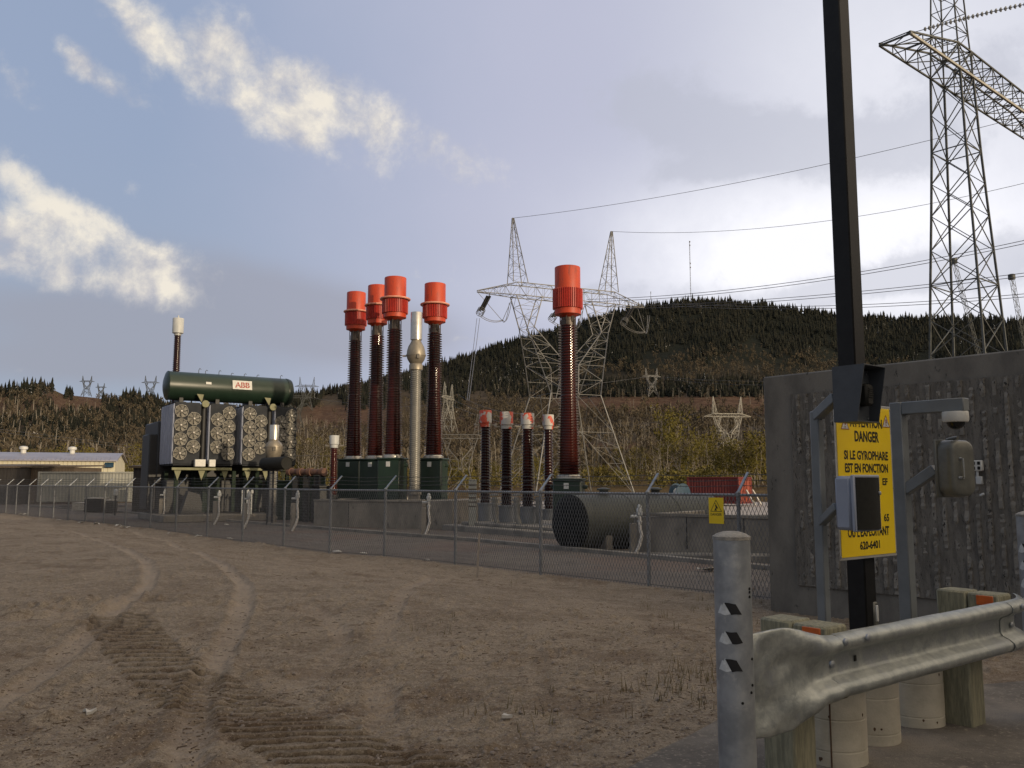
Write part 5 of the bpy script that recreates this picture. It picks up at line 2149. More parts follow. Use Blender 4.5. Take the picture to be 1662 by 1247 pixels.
# fine lines crossing the lower hill
for (pts, Y0, Y1, lab) in (([(0, 697), (120, 712), (250, 728)], 300, 420, 'upper pale line sloping above the cream warehouse'), ([(0, 701), (120, 717), (250, 730.5)], 300, 420, 'lower pale line sloping above the cream warehouse'),
                           ([(742, 640), (790, 662), (850, 672)], 620, 400, 'upper line sagging behind the painted small bushings'), ([(738, 650), (790, 671), (850, 681)], 620, 400, 'middle line sagging behind the painted small bushings'), ([(734, 658), (790, 679), (850, 690)], 620, 400, 'lower line sagging behind the painted small bushings'),
                           ([(940, 627), (1050, 612), (1060, 611)], 900, 1040, 'thin line left of the faint hillside tower'), ([(1064, 611), (1150, 617), (1245, 619)], 1040, 900, 'upper thin line right of the faint hillside tower'), ([(1064, 613), (1150, 622), (1245, 625)], 1040, 900, 'lower thin line right of the faint hillside tower'),
                           ([(950, 694), (1060, 686), (1140, 668)], 620, 520, 'thin line reaching the pale tower above the red container from the left'), ([(1222, 668), (1235, 677), (1262, 688)], 520, 480, 'upper thin line leaving the pale tower towards the concrete wall'), ([(1205, 688), (1235, 699), (1262, 708)], 520, 480, 'lower thin line leaving the pale tower towards the concrete wall'),
                           ([(500, 645), (620, 659), (720, 655)], 900, 640, 'thin line between the skyline towers behind the clustered bushings'), ([(466, 740), (520, 740), (575, 740)], 120, 110, 'level pale cable right of the fan banks')):
    k = len(pts)
    span([P(x, y, Y0 + (Y1 - Y0) * i / (k - 1)) for i, (x, y) in enumerate(pts)], .055 * max(Y0, Y1) / 520 + .01, lab, PG)

# leaning posts seen through the dead-end tower: guyed portal legs farther on
for (px0, y0, px1, y1, Y, lab) in ((1548, 424, 1592, 590, 190, 'thin leaning lattice pole seen through the tall dark tower'), (1642, 450, 1668, 590, 190, 'thin leaning lattice pole at the right edge behind the concrete wall')):
    a, c = P(px0, y0, Y), P(px1 + (px1 - px0) * .35, y1 + (y1 - y0) * .35, Y)
    t = thing('guyed_pole', lab, 'pole', (c.x, c.y, c.z), group='leaning lattice poles')
    mb = MB()
    x = Vector((.35, 0, 0))
    y = Vector((0, .35, 0))
    lattice(mb, [c - x - y, c + x - y, c + x + y, c - x + y], [a - x - y, a + x - y, a + x + y, a - x + y], 22, .05, .03, style='Z', horiz=False)
    mb.build('shaft', MAT['steel_dark'], t, smooth=0)
    mb = MB()
    mb.lathe([(.4, -.6), (.75, -.5), (.75, .6), (.4, .7)], a, 10)
    mb.build('head', MAT['steel_dark'], t)

# ================================================================== foreground by the road
E1 = Vector((.79, .613, 0)).normalized()
E2 = Vector((E1.y, -E1.x, 0))          # towards the road


def rail_pt(t, z=0.0):
    return Vector((1.56, 4.37, z)) + E1 * t


# ---- big ribbed concrete wall
Wa, Wb = P(1243, 800, 16.0), P(1720, 800, 12.3)
Wa.z = Wb.z = 0
wd = (Wb - Wa)
wd.normalize()
wn = Vector((wd.y, -wd.x, 0))
if wn.y > 0:
    wn = -wn
WL = 12.0
wz0, wz1 = YARD - .2, P(1243, 612, 16.0).z
t = thing('concrete_wall', 'tall stained concrete wall with broken vertical ribs behind the posts', 'wall', Wa + UP * YARD)
mb = MB()
c = Wa + wd * WL / 2 - wn * .25
mb.bbox(V2(c.x, c.y, (wz0 + wz1) / 2), (WL, .46, wz1 - wz0), .025, (wd, wn, UP))
mb.build('core', MAT['concrete_wall'], t)
vs, fs = [], []
rz0, rz1 = wz0 + .70, wz1 - .39
nr = int((WL - .7) / .165)
rngw = np.random.default_rng(5)
for i in range(nr):
    x0 = .66 + i * .165
    ns = 64
    o = len(vs)
    wob = rngw.normal(0, 1, (ns + 1, 3))
    brk = 1.0
    for k in range(ns + 1):
        z = rz0 + (rz1 - rz0) * k / ns
        brk = brk * .80 + .20 * (1 + 1.2 * wob[k, 2])
        dep = min(.070, max(.018, .048 * brk + (.006 * wob[k, 0])))
        ha, hb_ = .046 + .003 * wob[k, 1], .027 + .005 * wob[k, 0]
        for (u, dd_) in ((-ha, -.012), (-hb_, dep), (hb_, dep * (1 + .15 * wob[k, 1])), (ha, -.012)):
            p = Wa + wd * (x0 + .08 + u) + wn * (dd_ - .02)
            vs.append((p.x, p.y, z))
    for k in range(ns):
        for j in range(3):
            a = o + k * 4 + j
            fs.append((a, a + 1, a + 5, a + 4))
mb = MB()
mb.v, mb.f, mb.mi = [Vector(v) for v in vs], fs, [0] * len(fs)
rb = mb.build('broken_rib', MAT['concrete_rib'], t, smooth=0)
mb = MB()
c = Wa + wd * (WL / 2 + .28) + wn * .004
mb.box(V2(c.x, c.y, (rz0 + rz1) / 2), (WL - .62, .03, rz1 - rz0 + .03), (wd, wn, UP))
mb.build('rough_panel', MAT['concrete_gap'], t)
# far return of the wall, seen end-on from a step to the left
mb = MB()
c = Wa + wd * .23 - wn * 1.9
mb.bbox(V2(c.x, c.y, (wz0 + wz1) / 2 - .02), (.44, 2.8, wz1 - wz0 - .06), .03, (wd, wn, UP))
mb.build('return_wall', MAT['concrete_wall'], t)


def on_wall(px, py, off=0.0):
    d = ray(px, py)
    o = Vector((0, 0, EYE))
    return o + d * ((Wa + wn * off - o).dot(wn) / d.dot(wn))


c = on_wall(1586, 756, .11)
t = thing('power_outlet', 'pale outlet box with dark sockets fixed on the ribbed concrete wall', 'outlet', c)
mb = MB()
mb.bbox(c, (.16, .07, .16), .01, (wd, wn, UP))
mb.build('plate', MAT['white'], t)
mb = MB()
for i in (-1, 1):
    for j in (-1, 1):
        mb.bbox(c + wd * .037 * i + UP * .037 * j + wn * .04, (.042, .014, .05), .008, (wd, wn, UP))
mb.build('socket', MAT['blackp'], t)
mb = MB()
mb.bbox(c + UP * -.22 + wd * .02, (.09, .06, .12), .01, (wd, wn, UP))
mb.tube([c + UP * -.08, c + UP * -.16 + wn * .01, c + UP * -.2], .018, 6)
mb.build('conduit', MAT['capgrey'], t)
c = on_wall(1594, 803, .10)
mb = MB()
mb.bbox(c, (.07, .04, .035), .008, ((wd + UP * .5).normalized(), wn, (UP - wd * .5).normalized()))
tag(mb.build('plug', MAT['capgrey'], None), 'small pale plug stuck on the ribbed wall below the outlet', 'plug')


# ---- bollards
def bollard(x, y, ztop, label, r, seed, stickers, rot0):
    t = thing('bollard', label, 'bollard', (x, y, 0), group='steel pipe bollards')
    mb = MB()
    rr_ = np.random.default_rng(seed)
    n, m_ = 40, 46
    vs, fs = [], []
    for k in range(m_ + 1):
        z = -.2 + (ztop + .2) * k / m_
        for j in range(n):
            a = 2 * PI * j / n
            rad = r * (1 + .004 * math.sin(3 * a + k * .5) + .0015 * rr_.normal())
            vs.append((x + rad * math.cos(a), y + rad * math.sin(a), z))
    for k in range(m_):
        for j in range(n):
            fs.append((k * n + j, k * n + (j + 1) % n, (k + 1) * n + (j + 1) % n, (k + 1) * n + j))
    mb.add(vs, fs)
    mb.build('pipe', MAT['galv'], t)
    mb = MB()
    mb.lathe([(r * 1.035, -.010), (r * 1.035, .004), (r * .97, .007), (r * .8, .016), (r * .45, .025), (0, .028)], (x, y, ztop), 40)
    mb.build('cap', MAT['bollcap'], t, smooth=24)
    for (z0, h, a0, a1) in stickers:
        w, kk = MB(), MB()
        for (mbx, q4, lift) in ((w, ((-.80, -.5), (-.10, -.5), (-.44, .5), (-.62, .30)), .0022), (kk, ((-.12, -.5), (.42, -.42), (.12, .46), (-.46, .5)), .0032)):
            g = []
            for i in range(13):
                f = i / 12
                for v in (0, 1):
                    p0_, p1_ = (q4[0], q4[1]) if v == 0 else (q4[3], q4[2])
                    sx = p0_[0] + (p1_[0] - p0_[0]) * f
                    zy = p0_[1] + (p1_[1] - p0_[1]) * f + (.06 * math.sin(f * 7 + seed + v) if mbx is w else .03 * math.sin(f * 5 + z0 * 30))
                    a = rot0 + a0 + math.asin(max(-.98, min(.98, sx)))
                    g.append((x + (r + lift) * math.cos(a), y + (r + lift) * math.sin(a), z0 + h * zy))
            mbx.add(g, [(2 * i, 2 * i + 2, 2 * i + 3, 2 * i + 1) for i in range(12)])
        ws = w.build('reflective_tape', MAT['sticker_w'], t)
        kk.build('black_stripe', MAT['sticker_k'], ws)
    # weld spots and scars
    mb = MB()
    for (dz, da) in ((-.22, 1.05), (-.235, 1.05), (-.255, 1.04), (-.52, 1.1), (-.63, 1.06), (-.7, .35), (-.66, .95)):
        a = rot0 + da
        mb.lathe([(.0, .005), (.006, .003), (.007, -.004)], (x + r * math.cos(a), y + r * math.sin(a), ztop + dz), 8, axis=(math.cos(a), math.sin(a), 0))
    mb.build('scar', MAT['black'], t)
    return t


b0 = P(1187, 872, 3.92)
va = math.atan2(-b0.y, -b0.x)          # direction back to the viewer
bo = bollard(b0.x, b0.y, b0.z, 'near galvanised pipe bollard with three black and white tape strips', .081, 1,
             [(P(1187, 989, 3.84).z, .050, 0, 0), (P(1187, 1036, 3.84).z, .052, .02, 0), (P(1187, 1081, 3.84).z, .052, -.03, 0)], va)
b1 = P(1671, 836, 6.0)
va1 = math.atan2(-b1.y, -b1.x)
bo2 = bollard(b1.x, b1.y, b1.z, 'farther pipe bollard cut by the right edge with a bracket at its foot', .084, 2,
              [(P(1671, y, 5.95).z, .06, -.25, 0) for y in (890, 918, 947, 975)], va1)
mb = MB()
zb = P(1650, 1092, 5.9).z
mb.bbox((b1.x - .06, b1.y - .10, zb), (.30, .012, .11), .003, (E1, E2, UP))
mb.bar((b1.x - .13, b1.y - .16, zb), (b1.x - .13, b1.y - .16, zb - .13), .012, 6, cap=True)
mb.build('bracket', MAT['galv'], bo2)

# ---- guard rail
GR = thing('guard_rail', 'dented galvanised guard rail with flared end on wooden posts', 'guard rail', rail_pt(.2))
ZC_, H_ = .686, .158
WB = [(-1.0, -.020), (-.97, .004), (-.86, .030), (-.74, .040), (-.60, .036), (-.47, .010), (-.36, -.030), (-.24, -.044), (0, -.046),
      (.24, -.044), (.36, -.030), (.47, .010), (.60, .036), (.74, .040), (.86, .030), (.97, .004), (1.0, -.020)]


def rail_sheet(mb, t0, t1, n, flare=None, bend=None, zoff=0.0, off=0.0, th=.004, seed=0, dents=0.0):
    vs = []
    m_ = len(WB)
    for side in (0, 1):
        for i in range(n + 1):
            f = i / n
            t = t0 + (t1 - t0) * f
            for (h, dpt) in WB:
                fl = flare(f) if flare else (1.0, 1.0, 0.0)
                bz, bo_, bt = bend(f) if bend else (0, 0, 0)
                hh_ = h * H_ * fl[0]
                dd_ = dpt * fl[1]
                if flare:
                    k = (1 - f) ** 1.0
                    dd_ += .016 * math.exp(-((f - .80 + .05 * h) / .07) ** 2) * (1 if h > 0 else -.8) + k * (.014 * math.sin(5 * h + f * 7) + .006 * math.sin(11 * h - f * 13) + .005 * math.sin(23 * f + 3 * h) + .004 * math.sin(31 * h + 17 * f) + .003 * math.sin(47 * f - 19 * h))
                elif dents:
                    dd_ += dents * (math.sin(t * 9 + h * 2) * .5 + math.sin(t * 23 + h * 5) * .3)
                p = rail_pt(t + bt) + E2 * (dd_ + bo_ + off - (th if side else 0)) + UP * (ZC_ + zoff + hh_ + bz + fl[2] * h)
                vs.append(p)
    fs = []
    N = (n + 1) * m_
    for i in range(n):
        for j in range(m_ - 1):
            a = i * m_ + j
            fs.append((a, a + 1, a + m_ + 1, a + m_))
            fs.append((N + a, N + a + m_, N + a + m_ + 1, N + a + 1))
    for i in range(n):
        for a in (i * m_, i * m_ + m_ - 1):
            fs.append((a, a + m_, N + a + m_, N + a))
    for j in range(m_ - 1):
        for a in (j, n * m_ + j):
            fs.append((a, N + a, N + a + 1, a + 1))
    mb.add(vs, fs)


mb = MB()
rail_sheet(mb, .06, 2.02, 40, dents=.004)
rl = mb.build('rail_beam', MAT['galv_rail'], GR, smooth=60)
mb = MB()
rail_sheet(mb, -.58, .04, 26,
           flare=lambda f: (1.0 + .52 * (1 - sstep(.30, 1.0, f)) * (1 - .22 * (1 - sstep(0, .22, f))), .25 + .75 * float(sstep(.35, 1, f)), 0.0),
           bend=lambda f: (-.012 * (1 - f), -.05 * (1 - f) ** 1.6 + .012, 0), off=.006)
mb.build('flared_end', MAT['galv_rail'], GR, smooth=70)
mb = MB()
rail_sheet(mb, 1.98, 2.42, 16, bend=lambda f: (.01 * f, -.22 * max(0, f - .35) ** 1.7, -.05 * max(0, f - .4)), off=.006)
mb.build('splice_end', MAT['galv_rail'], GR, smooth=60)
for (t, h, dpt) in ((.075, .80, .040), (.28, .80, .040), (.075, 0.05, -.040), (2.10, .78, .046), (2.2, .78, .046), (2.12, 0.0, -.036)):
    mb = MB()
    c = rail_pt(t) + E2 * (dpt + .006) + UP * (ZC_ + h * H_)
    mb.lathe([(.019, -.002), (.019, .006), (.012, .012), (0, .014)], c, 14, axis=E2)
    mb.build('bolt', MAT['galv'], GR)
mb = MB()
for (t, h) in ((.30, .05),):
    c = rail_pt(t) + E2 * -.0405 + UP * (ZC_ + h * H_)
    mb.bbox(c, (.022, .006, .03), .004, (E1, E2, UP))
mb.build('bolt_hole', MAT['blackp'], GR)
for (t, ztp, lab) in ((.155, .876, 1), (2.09, .882, 2)):
    bc = rail_pt(t) - E2 * .145
    pc_ = bc - E2 * .205
    mb = MB()
    mb.bbox(V2(pc_.x, pc_.y, ztp / 2 - .25), (.195, .195, ztp + .5), .012, (E1, E2, UP))
    po = mb.build('wooden_post', MAT['wood'], GR)
    mb = MB()
    mb.bbox(V2(bc.x, bc.y, ztp - .19), (.195, .198, .37), .012, (E1, E2, UP))
    bl = mb.build('blockout', MAT['wood'], GR)
    mb = MB()
    rc_ = bc - E1 * .1005 + UP * (ztp - .045) + E2 * .015
    mb.bbox(rc_, (.006, .105, .062), .002, (E1, E2, UP))
    rfx = mb.build('reflector', MAT['orange'], bl)
    mb = MB()
    mb.lathe([(.005, 0), (.005, .004), (0, .005)], rc_ - E1 * .003, 8, axis=-E1)
    mb.build('nail', MAT['dark'], rfx)

# ---- footings
FT = [(P(1355, 1200, 5.17), 'near round concrete footing with score lines under the guard rail, behind the first wooden post'), (P(1412, 1180, 5.57), 'middle round concrete footing under the guard rail'), (P(1486, 1150, 5.95), 'far round concrete footing under the guard rail beside the second wooden post')]
for i, (c, lab) in enumerate(FT):
    t = thing('concrete_footing', lab, 'footing', (c.x, c.y, 0), group='round footings behind the rail')
    mb = MB()
    r = .176
    pr = [(r * 1.0, -.2)]
    for z in ((.10, .27, .44) if i == 0 else (.08, .29)):
        pr += [(r, z - .006), (r * .985, z - .003), (r * .985, z + .003), (r, z + .006)]
    pr += [(r, .53), (r * .96, .55), (0, .552)]
    mb.lathe(pr, (c.x, c.y, 0), 44)
    mb.build('cylinder', MAT['footing'], t)
    if i == 0:
        mb = MB()
        a = math.atan2(-c.y, -c.x) - .12
        mb.bar((c.x + r * math.cos(a), c.y + r * math.sin(a), -.05), (c.x + r * math.cos(a), c.y + r * math.sin(a), .53), .005, 4)
        mb.build('seam', MAT['rust'], t)
    rk = np.random.default_rng(70 + i)
    for k in range(4):
        mb = MB()
        a = math.atan2(-c.y, -c.x) + rk.uniform(-.9, 1.1)
        z_ = rk.uniform(.05, .38)
        e_ = rk.uniform(.6, 1.6)
        ct, ta_ = Vector((c.x + (r + .0012) * math.cos(a), c.y + (r + .0012) * math.sin(a), z_)), Vector((-math.sin(a), math.cos(a), 0))
        mb.add([ct + ta_ * (.007 * math.cos(q) * (1 + .4 * math.sin(3 * q))) + UP * (.010 * e_ * math.sin(q)) for q in np.linspace(0, 2 * PI, 9)[:-1]], [tuple(range(8))])
        mb.build('pit_mark', MAT['rust'], t)

# ---- black lamp pole with the yellow sign on it
pcx = Vector((2.215, 5.575, 0))
t = thing('lamp_pole', 'tall square black pole rising out of the picture behind the yellow sign', 'pole', pcx)
mb = MB()
axp = (E1, E2, UP)
mb.bbox((pcx.x, pcx.y, 4.9), (.126, .126, 9.2), .008, axp)
mb.build('shaft', MAT['black'], t)
mb = MB()
mb.bbox((pcx.x, pcx.y, .565), (.24, .24, .025), .004, axp)
for i in (-1, 1):
    for j in (-1, 1):
        mb.lathe([(.014, 0), (.014, .03), (.009, .045)], pcx + E1 * .095 * i + E2 * .095 * j + UP * .575, 8)
mb.build('base_plate', MAT['black'], t)
mb = MB()
hc = pcx + E2 * .063 + E1 * .036 + UP * P(1405, 1000, 5.5).z
mb.bbox(hc, (.05, .02, .16), .008, axp)
hb2 = mb.build('hand_hole_box', MAT['grey_case'], t)
mb = MB()
mb.bbox(hc + E2 * .012 + UP * .01, (.026, .012, .10), .004, axp)
mb.build('cover', MAT['capgrey'], hb2)

SO = Vector((2.245, 5.495, 0)) + E2 * .012


def on_sign(px, py):
    d = ray(px, py)
    o = Vector((0, 0, EYE))
    return o + d * ((SO + E2 * .0065 - o).dot(E2) / d.dot(E2))


s0, s1 = (on_sign(1364.5, 912) - SO).dot(E1), (on_sign(1457, 901) - SO).dot(E1)
zb_, zt_ = (on_sign(1364.5, 912).z + on_sign(1457, 901).z) / 2, on_sign(1449, 661).z
sc_ = SO + E1 * (s0 + s1) / 2 + UP * (zb_ + zt_) / 2
sg = thing('danger_sign', 'large yellow danger notice in French on the black pole', 'sign', sc_)
mb = MB()
mb.bbox(sc_, (s1 - s0, .006, zt_ - zb_), .0025, (E1, E2, UP))
mb.build('board', MAT['signback'], sg)
mb = MB()
mb.bbox(sc_ + E2 * .004, (s1 - s0 - .035, .004, zt_ - zb_ - .035), .001, (E1, E2, UP))
mb.build('face', MAT['yellow'], sg)


lt = MB()
for (txt, pl_, pr_, hpx_) in (('ATTENTION', (1379, 689), (1431, 685), 15), ('DANGER', (1387, 711), (1426, 707), 17.5), ('SI LE GYROPHARE', (1370, 740), (1441, 739), 14.5),
                              ('EST EN FONCTION', (1371.5, 761), (1441, 759), 14.5), ("OU L'EXPLOITANT", (1376, 866), (1443, 860), 15), ('620-6401', (1396, 886), (1428, 883), 13)):
    a, c = on_sign(*pl_), on_sign(*pr_)
    w = (c - a).dot(E1)
    m_ = (a + c) / 2
    dist = m_.y
    text_mb(lt, txt, m_, E1, UP, hpx_ / FPX * dist * 1.02, E2, width=w, bold=.032, thick=.0008)
for (txt, pt, hpx_, wpx) in (('EF', (1440.5, 782), 11, 13), ('65', (1443, 840), 12, 13)):
    a = on_sign(*pt)
    text_mb(lt, txt, a, E1, UP, hpx_ / FPX * a.y, E2, width=wpx / FPX * a.y * 1.2, bold=.03, thick=.0008, align='RIGHT')
lt.build('lettering', MAT['ink'], sg, smooth=0)
for px in (1371.5, 1438):
    wt, wr = MB(), MB()
    b_ = on_sign(px, 697 if px < 1400 else 694)
    hgt = .077
    wt.add([b_ - E1 * .044 + E2 * .001, b_ + E1 * .044 + E2 * .001, b_ + UP * hgt + E2 * .001], [(0, 1, 2)])
    tri_frame(wr, b_ - UP * .0, E1, UP, .092, .082, .16, E2 * .0018)
    wr.bar(b_ + UP * .052 + E2 * .002, b_ + UP * .026 + E2 * .002, .004, 4)
    wr.bar(b_ + UP * .018 + E2 * .002, b_ + UP * .012 + E2 * .002, .004, 4)
    wtt = wt.build('warning_triangle', MAT['sticker_w'], sg, smooth=0)
    wr.build('triangle_edge', MAT['ink_red'], wtt, smooth=0)
mb = MB()
for i in (-.46, -.05, .46):
    for sx in (-.485, .485):
        mb.lathe([(.006, 0), (.006, .003), (0, .005)], sc_ + E1 * sx * (s1 - s0) + UP * i + E2 * .004, 8, axis=E2)
mb.build('rivet', MAT['galv'], sg)

# ---- grey intercom stand (left of the sign)
lp = Vector((P(1338, 1005, 5.17).x, 5.17, 0))
t = thing('intercom_stand', 'slim grey tube stand with two arms left of the yellow sign', 'stand', (lp.x, lp.y, .55))
ztp = P(1326, 668, 5.17).z
mb = MB()
w_ = .058
mb.bbox((lp.x, lp.y, (.55 + ztp) / 2), (w_, w_, ztp - .55), .006, axp)
mb.bbox((lp.x, lp.y, .557), (.17, .17, .014), .003, axp)
mb.build('post', MAT['grey_paint'], t)


def tube4(mb, p, q, w):
    d = (q - p)
    L = d.length
    d.normalize()
    x = d.cross(UP)
    x.normalize()
    y = x.cross(d)
    mb.bbox((p + q) / 2, (L, w, w), .005, (d, x, y))


UBX = P(1352, 645, 4.95)
LBX = P(1354, 822, 4.95)
mb = MB()
tube4(mb, Vector((lp.x, lp.y, ztp - .03)), UBX + E1 * .03 - UP * .0, w_)
mb.build('arm', MAT['grey_paint'], t)
mb = MB()
tube4(mb, Vector((lp.x, lp.y, P(1332, 850, 5.15).z)), LBX + E1 * .03 + UP * .0, .045)
mb.build('arm', MAT['grey_paint'], t)

# upper unit with a hood
zt2, zb2 = P(1372, 595, 4.88).z, P(1372, 683, 4.88).z
c0 = Vector((UBX.x, UBX.y, 0)) + E1 * .0 - E2 * .0
hu = thing('hooded_intercom', 'dark grey steel hood with a black call unit on the upper arm', 'intercom', (c0.x, c0.y, zb2))
mb = MB()
wH = .225
dT, dB = .20, .145


def hp_(u, dpt, z):
    return c0 + E1 * u + E2 * dpt + UP * z


th = .006
for u in (0, wH):
    mb.prism([hp_(u, 0, zb2), hp_(u, dB, zb2), hp_(u, dT, zt2), hp_(u, 0, zt2)], (0, 0, 0), E1 * th)
mb.prism([hp_(0, 0, zt2), hp_(wH + th, 0, zt2), hp_(wH + th, dT, zt2), hp_(0, dT, zt2)], (0, 0, 0), UP * th)
mb.prism([hp_(0, 0, zb2), hp_(wH + th, 0, zb2), hp_(wH + th, dB, zb2), hp_(0, dB, zb2)], (0, 0, 0), -UP * th)
mb.prism([hp_(th, 0, zb2), hp_(wH, 0, zb2), hp_(wH, 0, zt2), hp_(th, 0, zt2)], (0, 0, 0), E2 * .01)
mb.build('hood', MAT['hood'], hu)
mb = MB()
mb.prism([hp_(th + .001, .08, zb2 + .002), hp_(wH - .001, .08, zb2 + .002), hp_(wH - .001, .085, zt2 - .01), hp_(th + .001, .085, zt2 - .01)], (0, 0, 0), E2 * .01)
mb.build('back_plate', MAT['hood'], hu)
mb = MB()
mb.bbox(hp_(.125, .125, (zt2 + zb2) / 2 - .005), (.075, .07, .128), .014, axp)
for k in range(5):
    mb.bbox(hp_(.125, .162, (zt2 + zb2) / 2 + .03 - k * .012), (.05, .006, .004), .001, axp)
mb.build('call_unit', MAT['blackp'], hu)
mb = MB()
for (u, z) in ((.02, zb2 + .02), (.205, zb2 + .02), (.205, zt2 - .03)):
    mb.lathe([(.006, 0), (.006, .003), (0, .004)], hp_(u, .092, z), 8, axis=E2)
mb.build('screw', MAT['galv'], hu)

# lower box
zt3, zb3 = P(1375, 771, 4.9).z, P(1375, 863, 4.9).z
c0 = Vector((LBX.x, LBX.y, 0))
lo = thing('card_reader_box', 'pale grey plastic box with bulging black cover on the lower arm before the sign', 'box', (c0.x, c0.y, zb3))
mb = MB()
wL, dL = .262, .125
mb.bbox(hp_(wL / 2, dL / 2 - .01, (zt3 + zb3) / 2), (wL, dL - .02, zt3 - zb3 - .012), .018, axp)
mb.bbox(hp_(wL / 2, dL - .006, (zt3 + zb3) / 2), (wL + .012, .022, zt3 - zb3), .005, axp)
mb.build('case', MAT['grey_side'], lo)
mb = MB()
g = []
ny, nz_ = 11, 7
for j in range(ny + 1):
    u = .010 + (wL - .02) * j / ny
    bl_ = .010 + .034 * math.sin(PI * (j / ny)) ** .8
    g.append((u, bl_))
poly = [hp_(u, dL + bl_, zb3 + .012) for u, bl_ in g] + [hp_(g[-1][0], dL + .004, zb3 + .012), hp_(g[0][0], dL + .004, zb3 + .012)]
mb.prism(poly, (0, 0, 0), UP * (zt3 - zb3 - .026))
mb.build('cover', MAT['blackp'], lo, smooth=30)
mb = MB()
mb.lathe([(.011, -.01), (.011, .006), (.006, .009), (0, .009)], hp_(.205, dL + .035, (zt3 + zb3) / 2 + .055), 14, axis=E2)
mb.build('key_lock', MAT['galv'], lo)

# ---- right grey stand with camera and cast box
rp = Vector((P(1475, 1005, 5.95).x, 5.95, 0))
t = thing('camera_stand', 'grey square tube stand with upper arm and brace right of the yellow sign', 'stand', (rp.x, rp.y, .55))
ztp = P(1462, 654, 5.95).z
mb = MB()
w_ = .085
mb.bbox((rp.x, rp.y, (.55 + ztp) / 2), (w_, w_, ztp - .55), .006, axp)
mb.bbox((rp.x, rp.y, .558), (.2, .2, .016), .003, axp)
mb.build('post', MAT['grey_paint'], t)
mb = MB()
pe = Vector((rp.x, rp.y, ztp - .043)) + E2 * .46
tube4(mb, Vector((rp.x, rp.y, ztp - .043)) + E2 * .0435, pe, w_)
ar = mb.build('arm', MAT['grey_paint'], t)
mb = MB()
zA = P(1472, 795, 5.95).z
zB = P(1522, 762, 5.8).z
tube4(mb, Vector((rp.x, rp.y, zA)) + E2 * .03, Vector((rp.x, rp.y, zB)) + E2 * .24, .07)
mb.build('brace', MAT['grey_paint'], t)
dc = pe - E2 * .075 + UP * -.043
dm = thing('dome_camera', 'white dome security camera under the end of the grey arm', 'camera', dc + UP * -.1)
mb = MB()
mb.lathe([(0, 0), (.078, -.0), (.080, -.01), (.080, -.055), (.074, -.068), (.055, -.07)], dc, 28)
mb.build('housing', MAT['white'], dm)
mb = MB()
mb.lathe([(.056, -.066)] + [(.056 * math.cos(a), -.068 - .05 * math.sin(a)) for a in np.linspace(0, PI / 2, 8)], dc, 24, cap=False)
mb.build('lens_dome', MAT['dome'], dm)

bc = Vector((rp.x, rp.y, 0)) + E2 * .345 + E1 * .03
bz0, bz1 = P(1550, 806, 5.7).z, P(1550, 715, 5.7).z
bt = thing('cast_box', 'olive grey rounded cast metal box with a latch handle on the brace', 'box', (bc.x, bc.y, bz0))
# seen three-quarter: plate on the post side, rounded lid towards the road and left
lx = (E2 * .80 + E1 * .60).normalized()
ly = UP.cross(lx)
if ly.dot(E2) > 0:
    ly = -ly
ly = -ly


def rbox(mb, c, w, h, d, rad, ax, dome=0.0, n=6):
    """rounded rectangle slab, edges bulging"""
    X, Y, Z = ax
    loop = []
    for (sx, sy, a0) in ((1, 1, 0), (-1, 1, PI / 2), (-1, -1, PI), (1, -1, 1.5 * PI)):
        for k in range(n + 1):
            a = a0 + PI / 2 * k / n
            loop.append((sx * (w / 2 - rad) + rad * math.cos(a), sy * (h / 2 - rad) + rad * math.sin(a)))
    vs, L = [], len(loop)
    rows = [(1.0, 0.0), (1.0, d * .62), (.97, d * .80), (.88, d * .94), (.74, d), (.3, d + dome)]
    for (s, z) in rows:
        for (u, v) in loop:
            iu = (w / 2 - (1 - s) * w * .42) / (w / 2)
            iv = (h / 2 - (1 - s) * w * .42) / (h / 2)
            vs.append(c + X * (u * iu) + Z * (v * iv) + Y * z)
    fs = [(r * L + j, r * L + (j + 1) % L, (r + 1) * L + (j + 1) % L, (r + 1) * L + j) for r in range(len(rows) - 1) for j in range(L)]
    fs += [tuple(range(L))[::-1], tuple(range((len(rows) - 1) * L, len(rows) * L))]
    mb.add(vs, fs)


lidn = (E2 * .55 - E1 * .83).normalized()
lidn = (Vector((.34, -.94, 0))).normalized()
lidx = Vector((-lidn.y, lidn.x, 0))
mb = MB()
cz = V2(bc.x, bc.y, (bz0 + bz1) / 2)
rbox(mb, cz - lidn * .035, .205, bz1 - bz0, .115, .062, (lidx, lidn, UP), .004)
mb.build('lid', MAT['grey_case'], bt, smooth=50)
mb = MB()
mb.bbox(cz - lidn * .045, (.235, .02, bz1 - bz0 + .012), .008, (lidx, lidn, UP))
mb.build('back_flange', MAT['grey_case'], bt)
mb = MB()
hx0 = cz + lidn * .093 - lidx * .035
mb.tube([hx0 - UP * .065 - lidn * .012, hx0 - UP * .06 + lidn * .012, hx0 + UP * .06 + lidn * .012, hx0 + UP * .065 - lidn * .012], .0065, 8)
mb.bbox(hx0 - UP * .062 - lidn * .008, (.05, .012, .016), .003, (lidx, lidn, UP))
mb.bbox(hx0 + UP * .062 - lidn * .008, (.02, .012, .016), .003, (lidx, lidn, UP))
mb.build('handle', MAT['galv'], bt)
mb = MB()
mb.tube([cz + UP * ((bz1 - bz0) / 2 + .002) + lidn * a - lidx * .01 + UP * .012 * math.sin(max(0, a + .04) * 18) for a in np.linspace(-.04, .05, 7)], .012, 8)
mb.build('hinge_strap', MAT['grey_case'], bt)

